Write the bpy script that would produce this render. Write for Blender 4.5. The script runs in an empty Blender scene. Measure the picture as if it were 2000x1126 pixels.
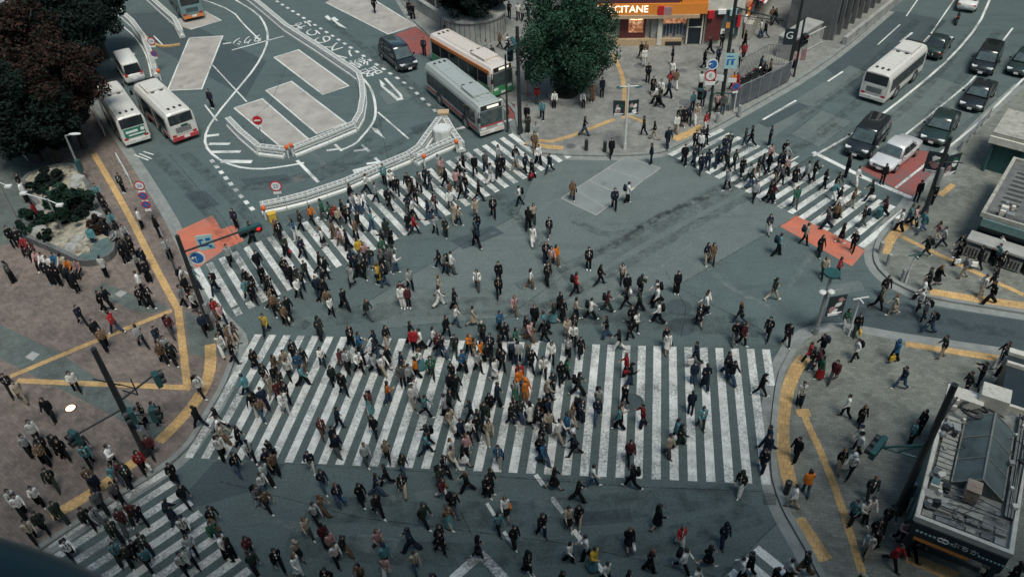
import bpy, bmesh, math, random
import numpy as np
from mathutils import Vector, Matrix, geometry
rad = math.radians
SC = bpy.context.scene
COL = SC.collection
random.seed(7)

# ------------------------------------------------------------------ camera, sky, sun, exposure
CAM_H, CAM_F, CAM_P, CAM_R = 31.5, 1605.0, 0.6969632, -0.0427264
_f = Vector((0, math.cos(CAM_P), -math.sin(CAM_P)))
_u = Vector((0, math.sin(CAM_P), math.cos(CAM_P)))
_x = Vector((1, 0, 0))
_c, _s = math.cos(CAM_R), math.sin(CAM_R)
CR, CU = _c * _x + _s * _u, -_s * _x + _c * _u
cam_data = bpy.data.cameras.new('camera')
cam_data.sensor_width = 36.0
cam_data.lens = CAM_F / 2000 * 36.0
cam_data.clip_start = 0.05
cam_data.clip_end = 2000
cam_data.dof.use_dof = True
cam_data.dof.focus_distance = 46
cam_data.dof.aperture_fstop = 5.0
cam = bpy.data.objects.new('camera', cam_data)
COL.objects.link(cam)
cam.matrix_world = Matrix(((CR.x, CU.x, -_f.x, 0), (CR.y, CU.y, -_f.y, 0), (CR.z, CU.z, -_f.z, CAM_H), (0, 0, 0, 1)))
SC.camera = cam

SUN_EL, SUN_AZ = rad(64), rad(160)           # sun high behind thin cloud, behind the camera's right shoulder
world = bpy.data.worlds.new('World')
SC.world = world
world.use_nodes = True
_nt = world.node_tree
_sky = _nt.nodes.new('ShaderNodeTexSky')
_sky.sky_type = 'NISHITA'
_sky.sun_disc = False
_sky.sun_elevation = SUN_EL
_sky.sun_rotation = SUN_AZ
_sky.air_density = 1.0
_sky.dust_density = 3.0
_tint = _nt.nodes.new('ShaderNodeMix')
_tint.data_type = 'RGBA'; _tint.blend_type = 'MULTIPLY'
_tint.inputs[0].default_value = 1.0
_tint.inputs[7].default_value = (0.80, 1.0, 0.97, 1)      # thin high cloud takes the violet out of the sky
_nt.links.new(_sky.outputs[0], _tint.inputs[6])
_nt.links.new(_tint.outputs[2], _nt.nodes['Background'].inputs[0])
_nt.nodes['Background'].inputs[1].default_value = 0.062
sun_data = bpy.data.lights.new('sun', 'SUN')
sun_data.energy = 1.35
sun_data.angle = rad(19)
sun_data.color = (1.0, 0.95, 0.87)
sun = bpy.data.objects.new('sun', sun_data)
COL.objects.link(sun)
_sd = Vector((math.sin(SUN_AZ) * math.cos(SUN_EL), math.cos(SUN_AZ) * math.cos(SUN_EL), math.sin(SUN_EL)))
sun.rotation_euler = (-_sd).to_track_quat('-Z', 'Y').to_euler()
SC.view_settings.view_transform = 'Standard'
SC.view_settings.look = 'None'
SC.view_settings.exposure = 1.0
SC.view_settings.gamma = 1.0

# ------------------------------------------------------------------ helpers
def G(px, py, z=0.0):
    """point of the place at height z seen at this position of the 2000 x 1126 photograph"""
    d = CR * ((px - 1000) / CAM_F) + CU * ((563 - py) / CAM_F) + _f
    t = (z - CAM_H) / d.z
    return Vector((d.x * t, d.y * t, z))

def rows(pts, z=0.0):
    return [G(x, y, z) for x, y in pts]

def lerp(a, b, t):
    return a + (b - a) * t

def link(o, parent=None):
    COL.objects.link(o)
    if parent is not None:
        o.parent = parent
    return o

def tag(o, label=None, cat=None, group=None, kind=None):
    if label: o['label'] = label
    if cat: o['category'] = cat
    if group: o['group'] = group
    if kind: o['kind'] = kind
    return o

def thing(name, loc, rz=0.0, label=None, cat=None, group=None):
    o = bpy.data.objects.new(name, None)
    o.empty_display_size = 0.3
    o.location = loc
    o.rotation_euler = (0, 0, rz)
    COL.objects.link(o)
    return tag(o, label, cat, group)

def copy_tree(o, parent=None):
    c = o.copy()
    COL.objects.link(c)
    if parent is not None:
        c.parent = parent
    for ch in o.children:
        copy_tree(ch, c)
    return c

class MB:
    """collects simple shapes that become ONE mesh"""
    def __init__(self):
        self.v, self.f, self.m, self.s = [], [], [], []
        self.mi = 0
        self.smooth = False
    def add(self, vs, fs):
        n = len(self.v)
        self.v += [tuple(p) for p in vs]
        self.f += [tuple(i + n for i in q) for q in fs]
        self.m += [self.mi] * len(fs)
        self.s += [self.smooth] * len(fs)
        return self
    def box(self, c, size, rz=0.0, taper=1.0):
        hx, hy, hz = size[0] / 2, size[1] / 2, size[2] / 2
        co, si = math.cos(rz), math.sin(rz)
        vs = []
        for dz, k in ((-hz, 1.0), (hz, taper)):
            for dx, dy in ((-hx, -hy), (hx, -hy), (hx, hy), (-hx, hy)):
                x, y = dx * k, dy * k
                vs.append((c[0] + x * co - y * si, c[1] + x * si + y * co, c[2] + dz))
        return self.add(vs, [(3, 2, 1, 0), (4, 5, 6, 7), (0, 1, 5, 4), (1, 2, 6, 5), (2, 3, 7, 6), (3, 0, 4, 7)])
    def bar(self, a, b, w, h=None):
        """square bar from a to b"""
        h = h or w
        a, b = Vector(a), Vector(b)
        d = (b - a).normalized()
        up = Vector((0, 0, 1)) if abs(d.z) < 0.95 else Vector((1, 0, 0))
        s = d.cross(up).normalized() * (w / 2)
        t = s.cross(d).normalized() * (h / 2)
        vs = [a - s - t, a + s - t, a + s + t, a - s + t, b - s - t, b + s - t, b + s + t, b - s + t]
        return self.add(vs, [(0, 1, 2, 3), (7, 6, 5, 4), (1, 0, 4, 5), (2, 1, 5, 6), (3, 2, 6, 7), (0, 3, 7, 4)])
    def tube(self, pts, r, n=8, r1=None, cap=True):
        pts = [Vector(p) for p in pts]
        k = len(pts)
        vs, fs = [], []
        prev = None
        for i, p in enumerate(pts):
            d = (pts[min(i + 1, k - 1)] - pts[max(i - 1, 0)])
            d = d.normalized() if d.length > 1e-9 else Vector((0, 0, 1))
            ref = Vector((0, 0, 1)) if abs(d.z) < 0.9 else Vector((1, 0, 0))
            s = d.cross(ref).normalized() if prev is None else (prev - d * prev.dot(d)).normalized()
            prev = s
            t = d.cross(s)
            rr = r if r1 is None else r + (r1 - r) * i / (k - 1)
            for j in range(n):
                a = 2 * math.pi * j / n
                vs.append(p + (s * math.cos(a) + t * math.sin(a)) * rr)
        for i in range(k - 1):
            for j in range(n):
                j2 = (j + 1) % n
                fs.append((i * n + j, i * n + j2, (i + 1) * n + j2, (i + 1) * n + j))
        if cap:
            fs.append(tuple(range(n - 1, -1, -1)))
            fs.append(tuple((k - 1) * n + j for j in range(n)))
        return self.add(vs, fs)
    def cyl(self, c, r, h, n=16, r1=None):
        c = Vector(c)
        return self.tube([c, c + Vector((0, 0, h))], r, n, r1)
    def disc_y(self, c, r, w, n=18):
        """short cylinder whose axis is y"""
        c = Vector(c)
        return self.tube([c - Vector((0, w / 2, 0)), c + Vector((0, w / 2, 0))], r, n)
    def sheet(self, poly, z=None):
        pts = [Vector((p[0], p[1], p[2] if z is None else z)) for p in poly]
        tris = geometry.tessellate_polygon([pts])
        fs = []
        for a, b, c in tris:
            nrm = (pts[b] - pts[a]).cross(pts[c] - pts[a])
            fs.append((a, b, c) if nrm.z >= 0 else (a, c, b))
        return self.add(pts, fs)
    def prism(self, poly, z0, z1):
        if sum(poly[i][0] * poly[(i + 1) % len(poly)][1] - poly[(i + 1) % len(poly)][0] * poly[i][1] for i in range(len(poly))) < 0:
            poly = list(poly)[::-1]
        self.sheet(poly, z1)
        n = len(poly)
        vs = [(p[0], p[1], z0) for p in poly] + [(p[0], p[1], z1) for p in poly]
        return self.add(vs, [(i, (i + 1) % n, n + (i + 1) % n, n + i) for i in range(n)])
    def strip(self, path, w, z, closed=False):
        """flat ribbon along a path"""
        L, R = offset_path(path, w / 2, closed), offset_path(path, -w / 2, closed)
        n = len(path)
        vs = [(p.x, p.y, z) for p in L] + [(p.x, p.y, z) for p in R]
        return self.add(vs, [(n + i, n + (i + 1) % n, (i + 1) % n, i) for i in range(n if closed else n - 1)])
    def ribbon(self, path, w, z0, z1, closed=False):
        """kerb: ribbon with thickness"""
        L, R = offset_path(path, w / 2, closed), offset_path(path, -w / 2, closed)
        n = len(path)
        vs = [(p.x, p.y, z1) for p in L] + [(p.x, p.y, z1) for p in R] + [(p.x, p.y, z0) for p in L] + [(p.x, p.y, z0) for p in R]
        fs = []
        for i in range(n if closed else n - 1):
            j = (i + 1) % n
            fs += [(n + i, n + j, j, i), (i, j, 2 * n + j, 2 * n + i), (n + j, n + i, 3 * n + i, 3 * n + j)]
        if not closed:
            fs += [(0, 2 * n, 3 * n, n), (n - 1, 2 * n - 1, 4 * n - 1, 3 * n - 1)]
        return self.add(vs, fs)
    def loft(self, rings, cap=True):
        n = len(rings[0])
        vs = [p for r in rings for p in r]
        fs = []
        for i in range(len(rings) - 1):
            for j in range(n):
                j2 = (j + 1) % n
                fs.append((i * n + j, i * n + j2, (i + 1) * n + j2, (i + 1) * n + j))
        if cap:
            fs.append(tuple(range(n - 1, -1, -1)))
            fs.append(tuple((len(rings) - 1) * n + j for j in range(n)))
        return self.add(vs, fs)
    def ell(self, c, r, n=10, m=7):
        rings = []
        for i in range(1, m):
            a = math.pi * i / m
            rings.append([(c[0] + r[0] * math.sin(a) * math.cos(2 * math.pi * j / n), c[1] + r[1] * math.sin(a) * math.sin(2 * math.pi * j / n), c[2] - r[2] * math.cos(a)) for j in range(n)])
        return self.loft(rings)
    def mesh(self, name):
        me = bpy.data.meshes.new(name)
        me.from_pydata(self.v, [], self.f)
        me.polygons.foreach_set('material_index', self.m)
        me.polygons.foreach_set('use_smooth', self.s)
        me.update()
        return me
    def build(self, name, mats, parent=None, loc=None, rz=0.0, fix=True, bevel=0.0):
        me = self.mesh(name)
        if fix or bevel:
            bm = bmesh.new()
            bm.from_mesh(me)
            if bevel:
                bmesh.ops.remove_doubles(bm, verts=bm.verts, dist=1e-5)
                es = [e for e in bm.edges if len(e.link_faces) == 2 and e.calc_face_angle(0) > 0.5]
                bmesh.ops.bevel(bm, geom=es, offset=bevel, segments=2, profile=0.6, affect='EDGES')
            bmesh.ops.recalc_face_normals(bm, faces=bm.faces)
            bm.to_mesh(me)
            bm.free()
        for m in (mats if isinstance(mats, (list, tuple)) else [mats]):
            me.materials.append(m)
        o = bpy.data.objects.new(name, me)
        if loc is not None:
            o.location = loc
        o.rotation_euler = (0, 0, rz)
        return link(o, parent)

def offset_path(path, d, closed=False):
    n = len(path)
    out = []
    for i in range(n):
        p = Vector((path[i][0], path[i][1], 0))
        a = path[(i - 1) % n] if (closed or i > 0) else None
        b = path[(i + 1) % n] if (closed or i < n - 1) else None
        ns = []
        if a is not None:
            t = (p - Vector((a[0], a[1], 0))).normalized(); ns.append(Vector((-t.y, t.x, 0)))
        if b is not None:
            t = (Vector((b[0], b[1], 0)) - p).normalized(); ns.append(Vector((-t.y, t.x, 0)))
        if len(ns) == 2:
            m = (ns[0] + ns[1])
            m = m.normalized() if m.length > 1e-6 else ns[0]
            m = m / max(0.5, m.dot(ns[0]))
        else:
            m = ns[0]
        out.append(p + m * d)
    return out

def resample(path, step):
    out = [Vector(path[0])]
    carry = 0.0
    for a, b in zip(path[:-1], path[1:]):
        a, b = Vector(a), Vector(b)
        L = (b - a).length
        k = max(1, round(L / step))
        for i in range(1, k + 1):
            out.append(lerp(a, b, i / k))
    return out

def smooth_path(path, it=2):
    path = [Vector(p) for p in path]
    for _ in range(it):
        q = [path[0]]
        for a, b in zip(path[:-1], path[1:]):
            q += [lerp(a, b, 0.25), lerp(a, b, 0.75)]
        q.append(path[-1])
        path = q
    return path

def inside(p, poly):
    c = False
    n = len(poly)
    for i in range(n):
        a, b = poly[i], poly[(i + 1) % n]
        if (a[1] > p[1]) != (b[1] > p[1]) and p[0] < (b[0] - a[0]) * (p[1] - a[1]) / (b[1] - a[1]) + a[0]:
            c = not c
    return c

def text_mesh(body, size, name='lettering', extrude=0.0, align='CENTER'):
    cu = bpy.data.curves.new(name, 'FONT')
    cu.body = body
    cu.size = size
    cu.align_x = align
    cu.align_y = 'CENTER'
    cu.extrude = extrude
    cu.resolution_u = 3
    o = bpy.data.objects.new(name, cu)
    COL.objects.link(o)
    dg = bpy.context.evaluated_depsgraph_get()
    me = bpy.data.meshes.new_from_object(o.evaluated_get(dg))
    me.materials.clear()
    bpy.data.objects.remove(o)
    return me

def text(body, size, m, parent, mw, name='lettering', extrude=0.004):
    me = text_mesh(body, size, name, extrude)
    me.materials.append(m)
    o = bpy.data.objects.new(name, me)
    link(o, parent)
    o.matrix_local = mw
    return o

def frame(loc, xdir, ydir):
    x = Vector(xdir).normalized()
    z = x.cross(Vector(ydir)).normalized()
    y = z.cross(x)
    return Matrix(((x.x, y.x, z.x, loc[0]), (x.y, y.y, z.y, loc[1]), (x.z, y.z, z.z, loc[2]), (0, 0, 0, 1)))

# ------------------------------------------------------------------ materials
def new_mat(name):
    m = bpy.data.materials.new(name)
    m.use_nodes = True
    return m, m.node_tree, m.node_tree.nodes['Principled BSDF']

def ramp(nt, fac, stops):
    r = nt.nodes.new('ShaderNodeValToRGB')
    el = r.color_ramp.elements
    while len(el) < len(stops):
        el.new(0.5)
    for e, (p, c) in zip(el, stops):
        e.position = p
        e.color = (*c, 1) if len(c) == 3 else c
    nt.links.new(fac, r.inputs[0])
    return r.outputs[0]

def noise(nt, scale, detail=4, rough=0.6, vec=None, kind='Object'):
    n = nt.nodes.new('ShaderNodeTexNoise')
    n.inputs['Scale'].default_value = scale
    n.inputs['Detail'].default_value = detail
    n.inputs['Roughness'].default_value = rough
    if vec is None:
        t = nt.nodes.new('ShaderNodeTexCoord')
        vec = t.outputs[kind]
    nt.links.new(vec, n.inputs['Vector'])
    return n.outputs['Fac']

def mixc(nt, fac, a, b, mode='MIX'):
    x = nt.nodes.new('ShaderNodeMix')
    x.data_type = 'RGBA'
    x.blend_type = mode
    for sock, v in ((0, fac), (6, a), (7, b)):
        if isinstance(v, (int, float)):
            x.inputs[sock].default_value = v
        elif isinstance(v, (tuple, list)):
            x.inputs[sock].default_value = (*v, 1)
        else:
            nt.links.new(v, x.inputs[sock])
    return x.outputs[2]

def paint(name, c, rough=0.5, var=0.12, scale=3.0, metal=0.0, coat=0.0, spec=0.5, dirt=None):
    """plain coloured surface with a little unevenness and optional grime"""
    m, nt, b = new_mat(name)
    f = noise(nt, scale, 5)
    lo = tuple(x * (1 - var) for x in c)
    hi = tuple(min(1, x * (1 + var)) for x in c)
    out = ramp(nt, f, [(0.3, lo), (0.7, hi)])
    if dirt:
        g = noise(nt, dirt[1], 6, 0.7)
        fac = ramp(nt, g, [(dirt[2], (0, 0, 0)), (dirt[2] + 0.15, (1, 1, 1))])
        out = mixc(nt, fac, out, dirt[0])
    nt.links.new(out, b.inputs['Base Color'])
    b.inputs['Roughness'].default_value = rough
    b.inputs['Metallic'].default_value = metal
    b.inputs['Specular IOR Level'].default_value = spec
    if coat:
        b.inputs['Coat Weight'].default_value = coat
        b.inputs['Coat Roughness'].default_value = 0.08
    return m

def cloth(name, c):
    """fabric: weave noise plus a small difference from one garment to the next"""
    m, nt, b = new_mat(name)
    oi = nt.nodes.new('ShaderNodeObjectInfo')
    f = noise(nt, 9.0, 4)
    k = ramp(nt, f, [(0.3, tuple(x * 0.75 for x in c)), (0.7, tuple(min(1, x * 1.25) for x in c))])
    hsv = nt.nodes.new('ShaderNodeHueSaturation')
    mr = nt.nodes.new('ShaderNodeMapRange')
    mr.inputs['To Min'].default_value = 0.65
    mr.inputs['To Max'].default_value = 1.4
    nt.links.new(oi.outputs['Random'], mr.inputs['Value'])
    nt.links.new(mr.outputs[0], hsv.inputs['Value'])
    nt.links.new(k, hsv.inputs['Color'])
    nt.links.new(hsv.outputs[0], b.inputs['Base Color'])
    b.inputs['Roughness'].default_value = 0.85
    b.inputs['Specular IOR Level'].default_value = 0.1
    return m

def asphalt(name, c, var=0.25, stain=0.5):
    m, nt, b = new_mat(name)
    big = noise(nt, 0.09, 6, 0.65)
    mid = noise(nt, 0.9, 5, 0.7)
    fine = noise(nt, 9.0, 5, 0.85)
    a = ramp(nt, big, [(0.3, tuple(x * (1 - var) for x in c)), (0.68, tuple(x * (1 + var) for x in c))])
    a = mixc(nt, 0.42, a, ramp(nt, mid, [(0.35, tuple(x * 0.6 for x in c)), (0.65, tuple(x * 1.4 for x in c))]))
    a = mixc(nt, 0.5, a, ramp(nt, fine, [(0.36, tuple(x * 0.4 for x in c)), (0.66, tuple(x * 1.7 for x in c))]))
    # tyre and drip stains drawn out along the traffic
    tc = nt.nodes.new('ShaderNodeTexCoord')
    mp = nt.nodes.new('ShaderNodeMapping')
    mp.inputs['Rotation'].default_value = (0, 0, rad(-38))
    mp.inputs['Scale'].default_value = (0.10, 1.0, 1.0)
    nt.links.new(tc.outputs['Object'], mp.inputs['Vector'])
    st = noise(nt, 0.9, 5, 0.6, vec=mp.outputs[0])
    a = mixc(nt, ramp(nt, st, [(0.55, (0, 0, 0)), (0.72, (stain, stain, stain))]), a, tuple(x * 0.55 for x in c))
    nt.links.new(a, b.inputs['Base Color'])
    b.inputs['Roughness'].default_value = 0.8
    b.inputs['Specular IOR Level'].default_value = 0.3
    bp = nt.nodes.new('ShaderNodeBump')
    bp.inputs['Strength'].default_value = 0.25
    bp.inputs['Distance'].default_value = 0.02
    nt.links.new(fine, bp.inputs['Height'])
    nt.links.new(bp.outputs[0], b.inputs['Normal'])
    return m

def worn(name, c, under, lo=0.52, hi=0.62, scale=5.5):
    """road paint worn through to the surface below"""
    m, nt, b = new_mat(name)
    a = noise(nt, scale, 6, 0.75)
    big = noise(nt, 0.35, 3, 0.5)
    mth = nt.nodes.new('ShaderNodeMath')
    mth.operation = 'MULTIPLY_ADD'
    mth.inputs[1].default_value = 0.75
    nt.links.new(big, mth.inputs[0])
    nt.links.new(a, mth.inputs[2])
    sub = nt.nodes.new('ShaderNodeMath')
    sub.operation = 'SUBTRACT'
    sub.inputs[1].default_value = 0.375
    nt.links.new(mth.outputs[0], sub.inputs[0])
    fac = ramp(nt, sub.outputs[0], [(lo, (0, 0, 0)), (hi, (1, 1, 1))])
    tone = ramp(nt, noise(nt, 1.3, 4), [(0.3, tuple(x * 0.86 for x in c)), (0.7, tuple(min(1, x * 1.08) for x in c))])
    nt.links.new(mixc(nt, fac, tone, under), b.inputs['Base Color'])
    b.inputs['Roughness'].default_value = 0.7
    return m

def pavers(name, c1, c2, mortar, size, rot=0.0, tint=None, width=2.0):
    m, nt, b = new_mat(name)
    tc = nt.nodes.new('ShaderNodeTexCoord')
    mp = nt.nodes.new('ShaderNodeMapping')
    mp.inputs['Rotation'].default_value = (0, 0, rot)
    nt.links.new(tc.outputs['Object'], mp.inputs['Vector'])
    br = nt.nodes.new('ShaderNodeTexBrick')
    br.inputs['Scale'].default_value = 1.0 / size
    br.inputs['Brick Width'].default_value = width * 0.5
    br.inputs['Row Height'].default_value = 0.5
    br.inputs['Mortar Size'].default_value = 0.02
    br.inputs['Color1'].default_value = (*c1, 1)
    br.inputs['Color2'].default_value = (*c2, 1)
    br.inputs['Mortar'].default_value = (*mortar, 1)
    nt.links.new(mp.outputs[0], br.inputs['Vector'])
    a = br.outputs['Color']
    big = noise(nt, 0.16, 5, 0.6)
    a = mixc(nt, 1.0, a, ramp(nt, big, [(0.3, (0.72, 0.72, 0.74)), (0.7, (1.2, 1.17, 1.12))]), 'MULTIPLY')
    mid = noise(nt, 1.6, 5, 0.75)
    a = mixc(nt, 1.0, a, ramp(nt, mid, [(0.3, (0.75, 0.75, 0.75)), (0.7, (1.2, 1.2, 1.2))]), 'MULTIPLY')
    spot = noise(nt, 3.2, 2, 0.5)
    a = mixc(nt, ramp(nt, spot, [(0.68, (0, 0, 0)), (0.72, (0.5, 0.5, 0.5))]), a, tuple(x * 0.45 for x in c2))
    nt.links.new(a, b.inputs['Base Color'])
    b.inputs['Roughness'].default_value = 0.75
    b.inputs['Specular IOR Level'].default_value = 0.3
    return m

def glass(name, c, rough=0.08):
    m, nt, b = new_mat(name)
    f = noise(nt, 1.2, 3)
    nt.links.new(ramp(nt, f, [(0.3, tuple(x * 0.6 for x in c)), (0.7, tuple(x * 1.4 for x in c))]), b.inputs['Base Color'])
    b.inputs['Roughness'].default_value = rough
    b.inputs['Specular IOR Level'].default_value = 0.6
    return m

def glow(name, c, e):
    m, nt, b = new_mat(name)
    b.inputs['Base Color'].default_value = (*c, 1)
    b.inputs['Emission Color'].default_value = (*c, 1)
    b.inputs['Emission Strength'].default_value = e
    return m

def foliage(name, cols, trans=0.25):
    m, nt, b = new_mat(name)
    big = noise(nt, 1.1, 4, 0.6)
    geo = nt.nodes.new('ShaderNodeNewGeometry')
    a = ramp(nt, geo.outputs['Random Per Island'], [(i / max(1, len(cols) - 1), c) for i, c in enumerate(cols)])
    a = mixc(nt, 1.0, a, ramp(nt, big, [(0.35, (0.55, 0.55, 0.55)), (0.65, (1.35, 1.35, 1.35))]), 'MULTIPLY')
    nt.links.new(a, b.inputs['Base Color'])
    b.inputs['Roughness'].default_value = 0.8
    b.inputs['Specular IOR Level'].default_value = 0.12
    return m

ASPH = (0.083, 0.112, 0.112)
M = {}
M['asphalt'] = asphalt('asphalt', ASPH)
M['asphalt_light'] = asphalt('lighter_asphalt', (0.116, 0.144, 0.140), 0.15, 0.35)
M['asphalt_dark'] = asphalt('darker_asphalt', (0.056, 0.076, 0.082), 0.2, 0.3)
M['bay'] = paint('concrete_bay', (0.34, 0.315, 0.285), 0.8, 0.18, 0.8, dirt=((0.2, 0.19, 0.175), 0.55, 0.56))
M['plate'] = paint('steel_plate', (0.20, 0.225, 0.22), 0.6, 0.15, 0.6, dirt=((0.12, 0.13, 0.13), 0.5, 0.58))
M['white'] = worn('road_paint', (0.68, 0.685, 0.655), (0.17, 0.19, 0.187), 0.475, 0.69, 8.0)
M['white_worn'] = worn('worn_road_paint', (0.62, 0.62, 0.59), (0.19, 0.205, 0.20), 0.42, 0.62, 8.0)
M['orange_paint'] = worn('orange_road_paint', (0.52, 0.15, 0.09), (0.22, 0.17, 0.15), 0.50, 0.74, 3.0)
M['red_paint'] = worn('red_bus_lane_paint', (0.26, 0.075, 0.065), (0.13, 0.1, 0.1), 0.5, 0.7, 2.0)
M['plaza'] = pavers('plaza_brick', (0.215, 0.172, 0.15), (0.15, 0.126, 0.113), (0.095, 0.086, 0.08), 0.30, rad(38))
M['plaza_grey'] = pavers('plaza_teal_paving', (0.125, 0.15, 0.14), (0.105, 0.128, 0.122), (0.08, 0.095, 0.09), 0.4, rad(20), width=1.2)
M['paver'] = pavers('grey_paver', (0.21, 0.222, 0.20), (0.155, 0.166, 0.15), (0.095, 0.104, 0.095), 0.34, rad(12))
M['paver2'] = pavers('station_paver', (0.25, 0.25, 0.235), (0.205, 0.21, 0.20), (0.14, 0.145, 0.14), 0.36, rad(-30))
M['kerb'] = paint('kerb_stone', (0.215, 0.228, 0.218), 0.8, 0.2, 1.5, dirt=((0.15, 0.155, 0.15), 1.0, 0.56))
M['tactile'] = pavers('tactile_paving', (0.56, 0.36, 0.155), (0.47, 0.315, 0.145), (0.3, 0.2, 0.1), 0.6, rad(20), width=1.0)
M['skin'] = paint('skin', (0.44, 0.31, 0.245), 0.55, 0.06)
M['eye'] = paint('eye_and_mouth', (0.05, 0.025, 0.02), 0.4, 0.1)
M['hair'] = paint('dark_hair', (0.014, 0.011, 0.010), 0.45, 0.3, 8)
M['hair_brown'] = paint('brown_hair', (0.11, 0.055, 0.028), 0.45, 0.3, 8)
M['shoe'] = paint('black_shoe', (0.02, 0.02, 0.022), 0.5)
M['shoe_white'] = paint('white_shoe', (0.6, 0.6, 0.58), 0.5)
PAL = dict(K=(.009, .010, .012), N=(.013, .020, .034), G=(.072, .074, .076), D=(.022, .030, .026), W=(.58, .57, .54), B=(.32, .27, .21),
           T=(.13, .085, .055), R=(.27, .022, .026), O=(.50, .15, .025), Y=(.50, .33, .045), C=(.075, .185, .205), P=(.36, .215, .21),
           M=(.07, .02, .024), E=(.03, .10, .068), S=(.24, .255, .255), U=(.025, .085, .16), V=(.02, .024, .034), J=(.042, .07, .115))
PNAME = dict(K='black', N='navy', G='grey', D='dark green', W='white', B='beige', T='brown', R='red', O='orange', Y='yellow', C='pale teal',
             P='pink', M='maroon', E='green', S='light grey', U='blue', V='dark', J='denim')
for k, c in PAL.items():
    M['cl_' + k] = cloth('cloth_' + PNAME[k].replace(' ', '_'), c)
M['steel_dark'] = paint('dark_painted_steel', (0.022, 0.026, 0.028), 0.45, 0.2)
M['steel_teal'] = paint('teal_painted_steel', (0.02, 0.075, 0.075), 0.45, 0.25)
M['steel_grey'] = paint('galvanised_steel', (0.30, 0.31, 0.31), 0.45, 0.15, metal=0.4)
M['steel_white'] = paint('white_painted_steel', (0.58, 0.59, 0.57), 0.5, 0.12, dirt=((0.3, 0.3, 0.28), 2.0, 0.6))
M['sign_white'] = paint('sign_white', (0.72, 0.72, 0.70), 0.4, 0.04)
M['sign_red'] = paint('sign_red', (0.50, 0.02, 0.03), 0.4, 0.05)
M['sign_blue'] = paint('sign_blue', (0.02, 0.13, 0.38), 0.4, 0.05)
M['sign_cyan'] = paint('sign_pale_cyan', (0.36, 0.55, 0.56), 0.4, 0.1)
M['lamp_red'] = glow('red_signal_lamp', (0.9, 0.02, 0.02), 0.8)
M['lamp_off'] = paint('unlit_signal_lamp', (0.03, 0.05, 0.05), 0.2)
M['rubber'] = paint('tyre_rubber', (0.018, 0.018, 0.018), 0.8)
M['rim'] = paint('wheel_rim', (0.32, 0.33, 0.33), 0.35, 0.1, metal=0.6)
M['glass_dark'] = glass('dark_window_glass', (0.018, 0.024, 0.027))
M['glass_blue'] = glass('windscreen_glass', (0.06, 0.085, 0.088), 0.1)
M['chrome'] = paint('chrome_trim', (0.5, 0.5, 0.5), 0.2, 0.05, metal=0.8)
M['lens'] = paint('headlight_lens', (0.7, 0.72, 0.72), 0.15, 0.05)
M['lens_red'] = paint('tail_light_lens', (0.4, 0.02, 0.02), 0.2, 0.05)
M['black_plastic'] = paint('black_plastic', (0.02, 0.021, 0.022), 0.5)
M['concrete'] = paint('concrete', (0.30, 0.30, 0.285), 0.85, 0.2, 0.8, dirt=((0.17, 0.17, 0.16), 0.6, 0.55))
M['concrete_dark'] = paint('dark_concrete', (0.12, 0.125, 0.125), 0.85, 0.25, 0.8, dirt=((0.06, 0.062, 0.065), 0.6, 0.55))
M['sandstone'] = paint('planter_earth', (0.30, 0.275, 0.215), 0.9, 0.4, 2.2, dirt=((0.07, 0.065, 0.055), 1.4, 0.5))
M['bark'] = paint('bark', (0.06, 0.047, 0.038), 0.9, 0.35, 6)
M['trafficcone'] = paint('orange_plastic', (0.65, 0.12, 0.03), 0.5, 0.08)
M['yellow_box'] = paint('yellow_plastic', (0.6, 0.38, 0.05), 0.5, 0.08)

def decal(name, c, lo, hi, scale, stretch=None, rot=0.0, amax=0.37):
    """thin stain that lies on the road: shows only where the noise is high"""
    m, nt, b = new_mat(name)
    tc = nt.nodes.new('ShaderNodeTexCoord')
    mp = nt.nodes.new('ShaderNodeMapping')
    mp.inputs['Rotation'].default_value = (0, 0, rot)
    if stretch: mp.inputs['Scale'].default_value = stretch
    nt.links.new(tc.outputs['Object'], mp.inputs['Vector'])
    f = noise(nt, scale, 6, 0.7, vec=mp.outputs[0])
    nt.links.new(ramp(nt, f, [(lo, (0, 0, 0)), (hi, (amax, amax, amax))]), b.inputs['Alpha'])
    b.inputs['Base Color'].default_value = (*c, 1)
    b.inputs['Roughness'].default_value = 0.85
    b.inputs['Specular IOR Level'].default_value = 0.2
    return m
M['tyre_stain'] = decal('tyre_stain', (0.022, 0.027, 0.028), 0.40, 0.72, 1.4)
M['pale_scuff'] = decal('pale_scuff', (0.30, 0.33, 0.32), 0.45, 0.75, 1.6, amax=0.5)
M['tar_seam'] = decal('tar_seam', (0.03, 0.035, 0.036), 0.38, 0.6, 3.0, amax=0.55)
M['foot_grime'] = decal('foot_grime', (0.10, 0.11, 0.108), 0.42, 0.70, 1.8, amax=0.3)
M['grime'] = decal('grime', (0.06, 0.065, 0.063), 0.5, 0.8, 0.5, amax=0.4)
# ------------------------------------------------------------------ the ground: roads, pavements, markings
def struct(o):
    o['kind'] = 'structure'
    return o

KERB_Z = 0.13
ZP = KERB_Z
g = MB(); g.sheet([(-900, -300, 0), (900, -300, 0), (900, 1500, 0), (-900, 1500, 0)])
struct(g.build('road', M['asphalt']))

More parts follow.
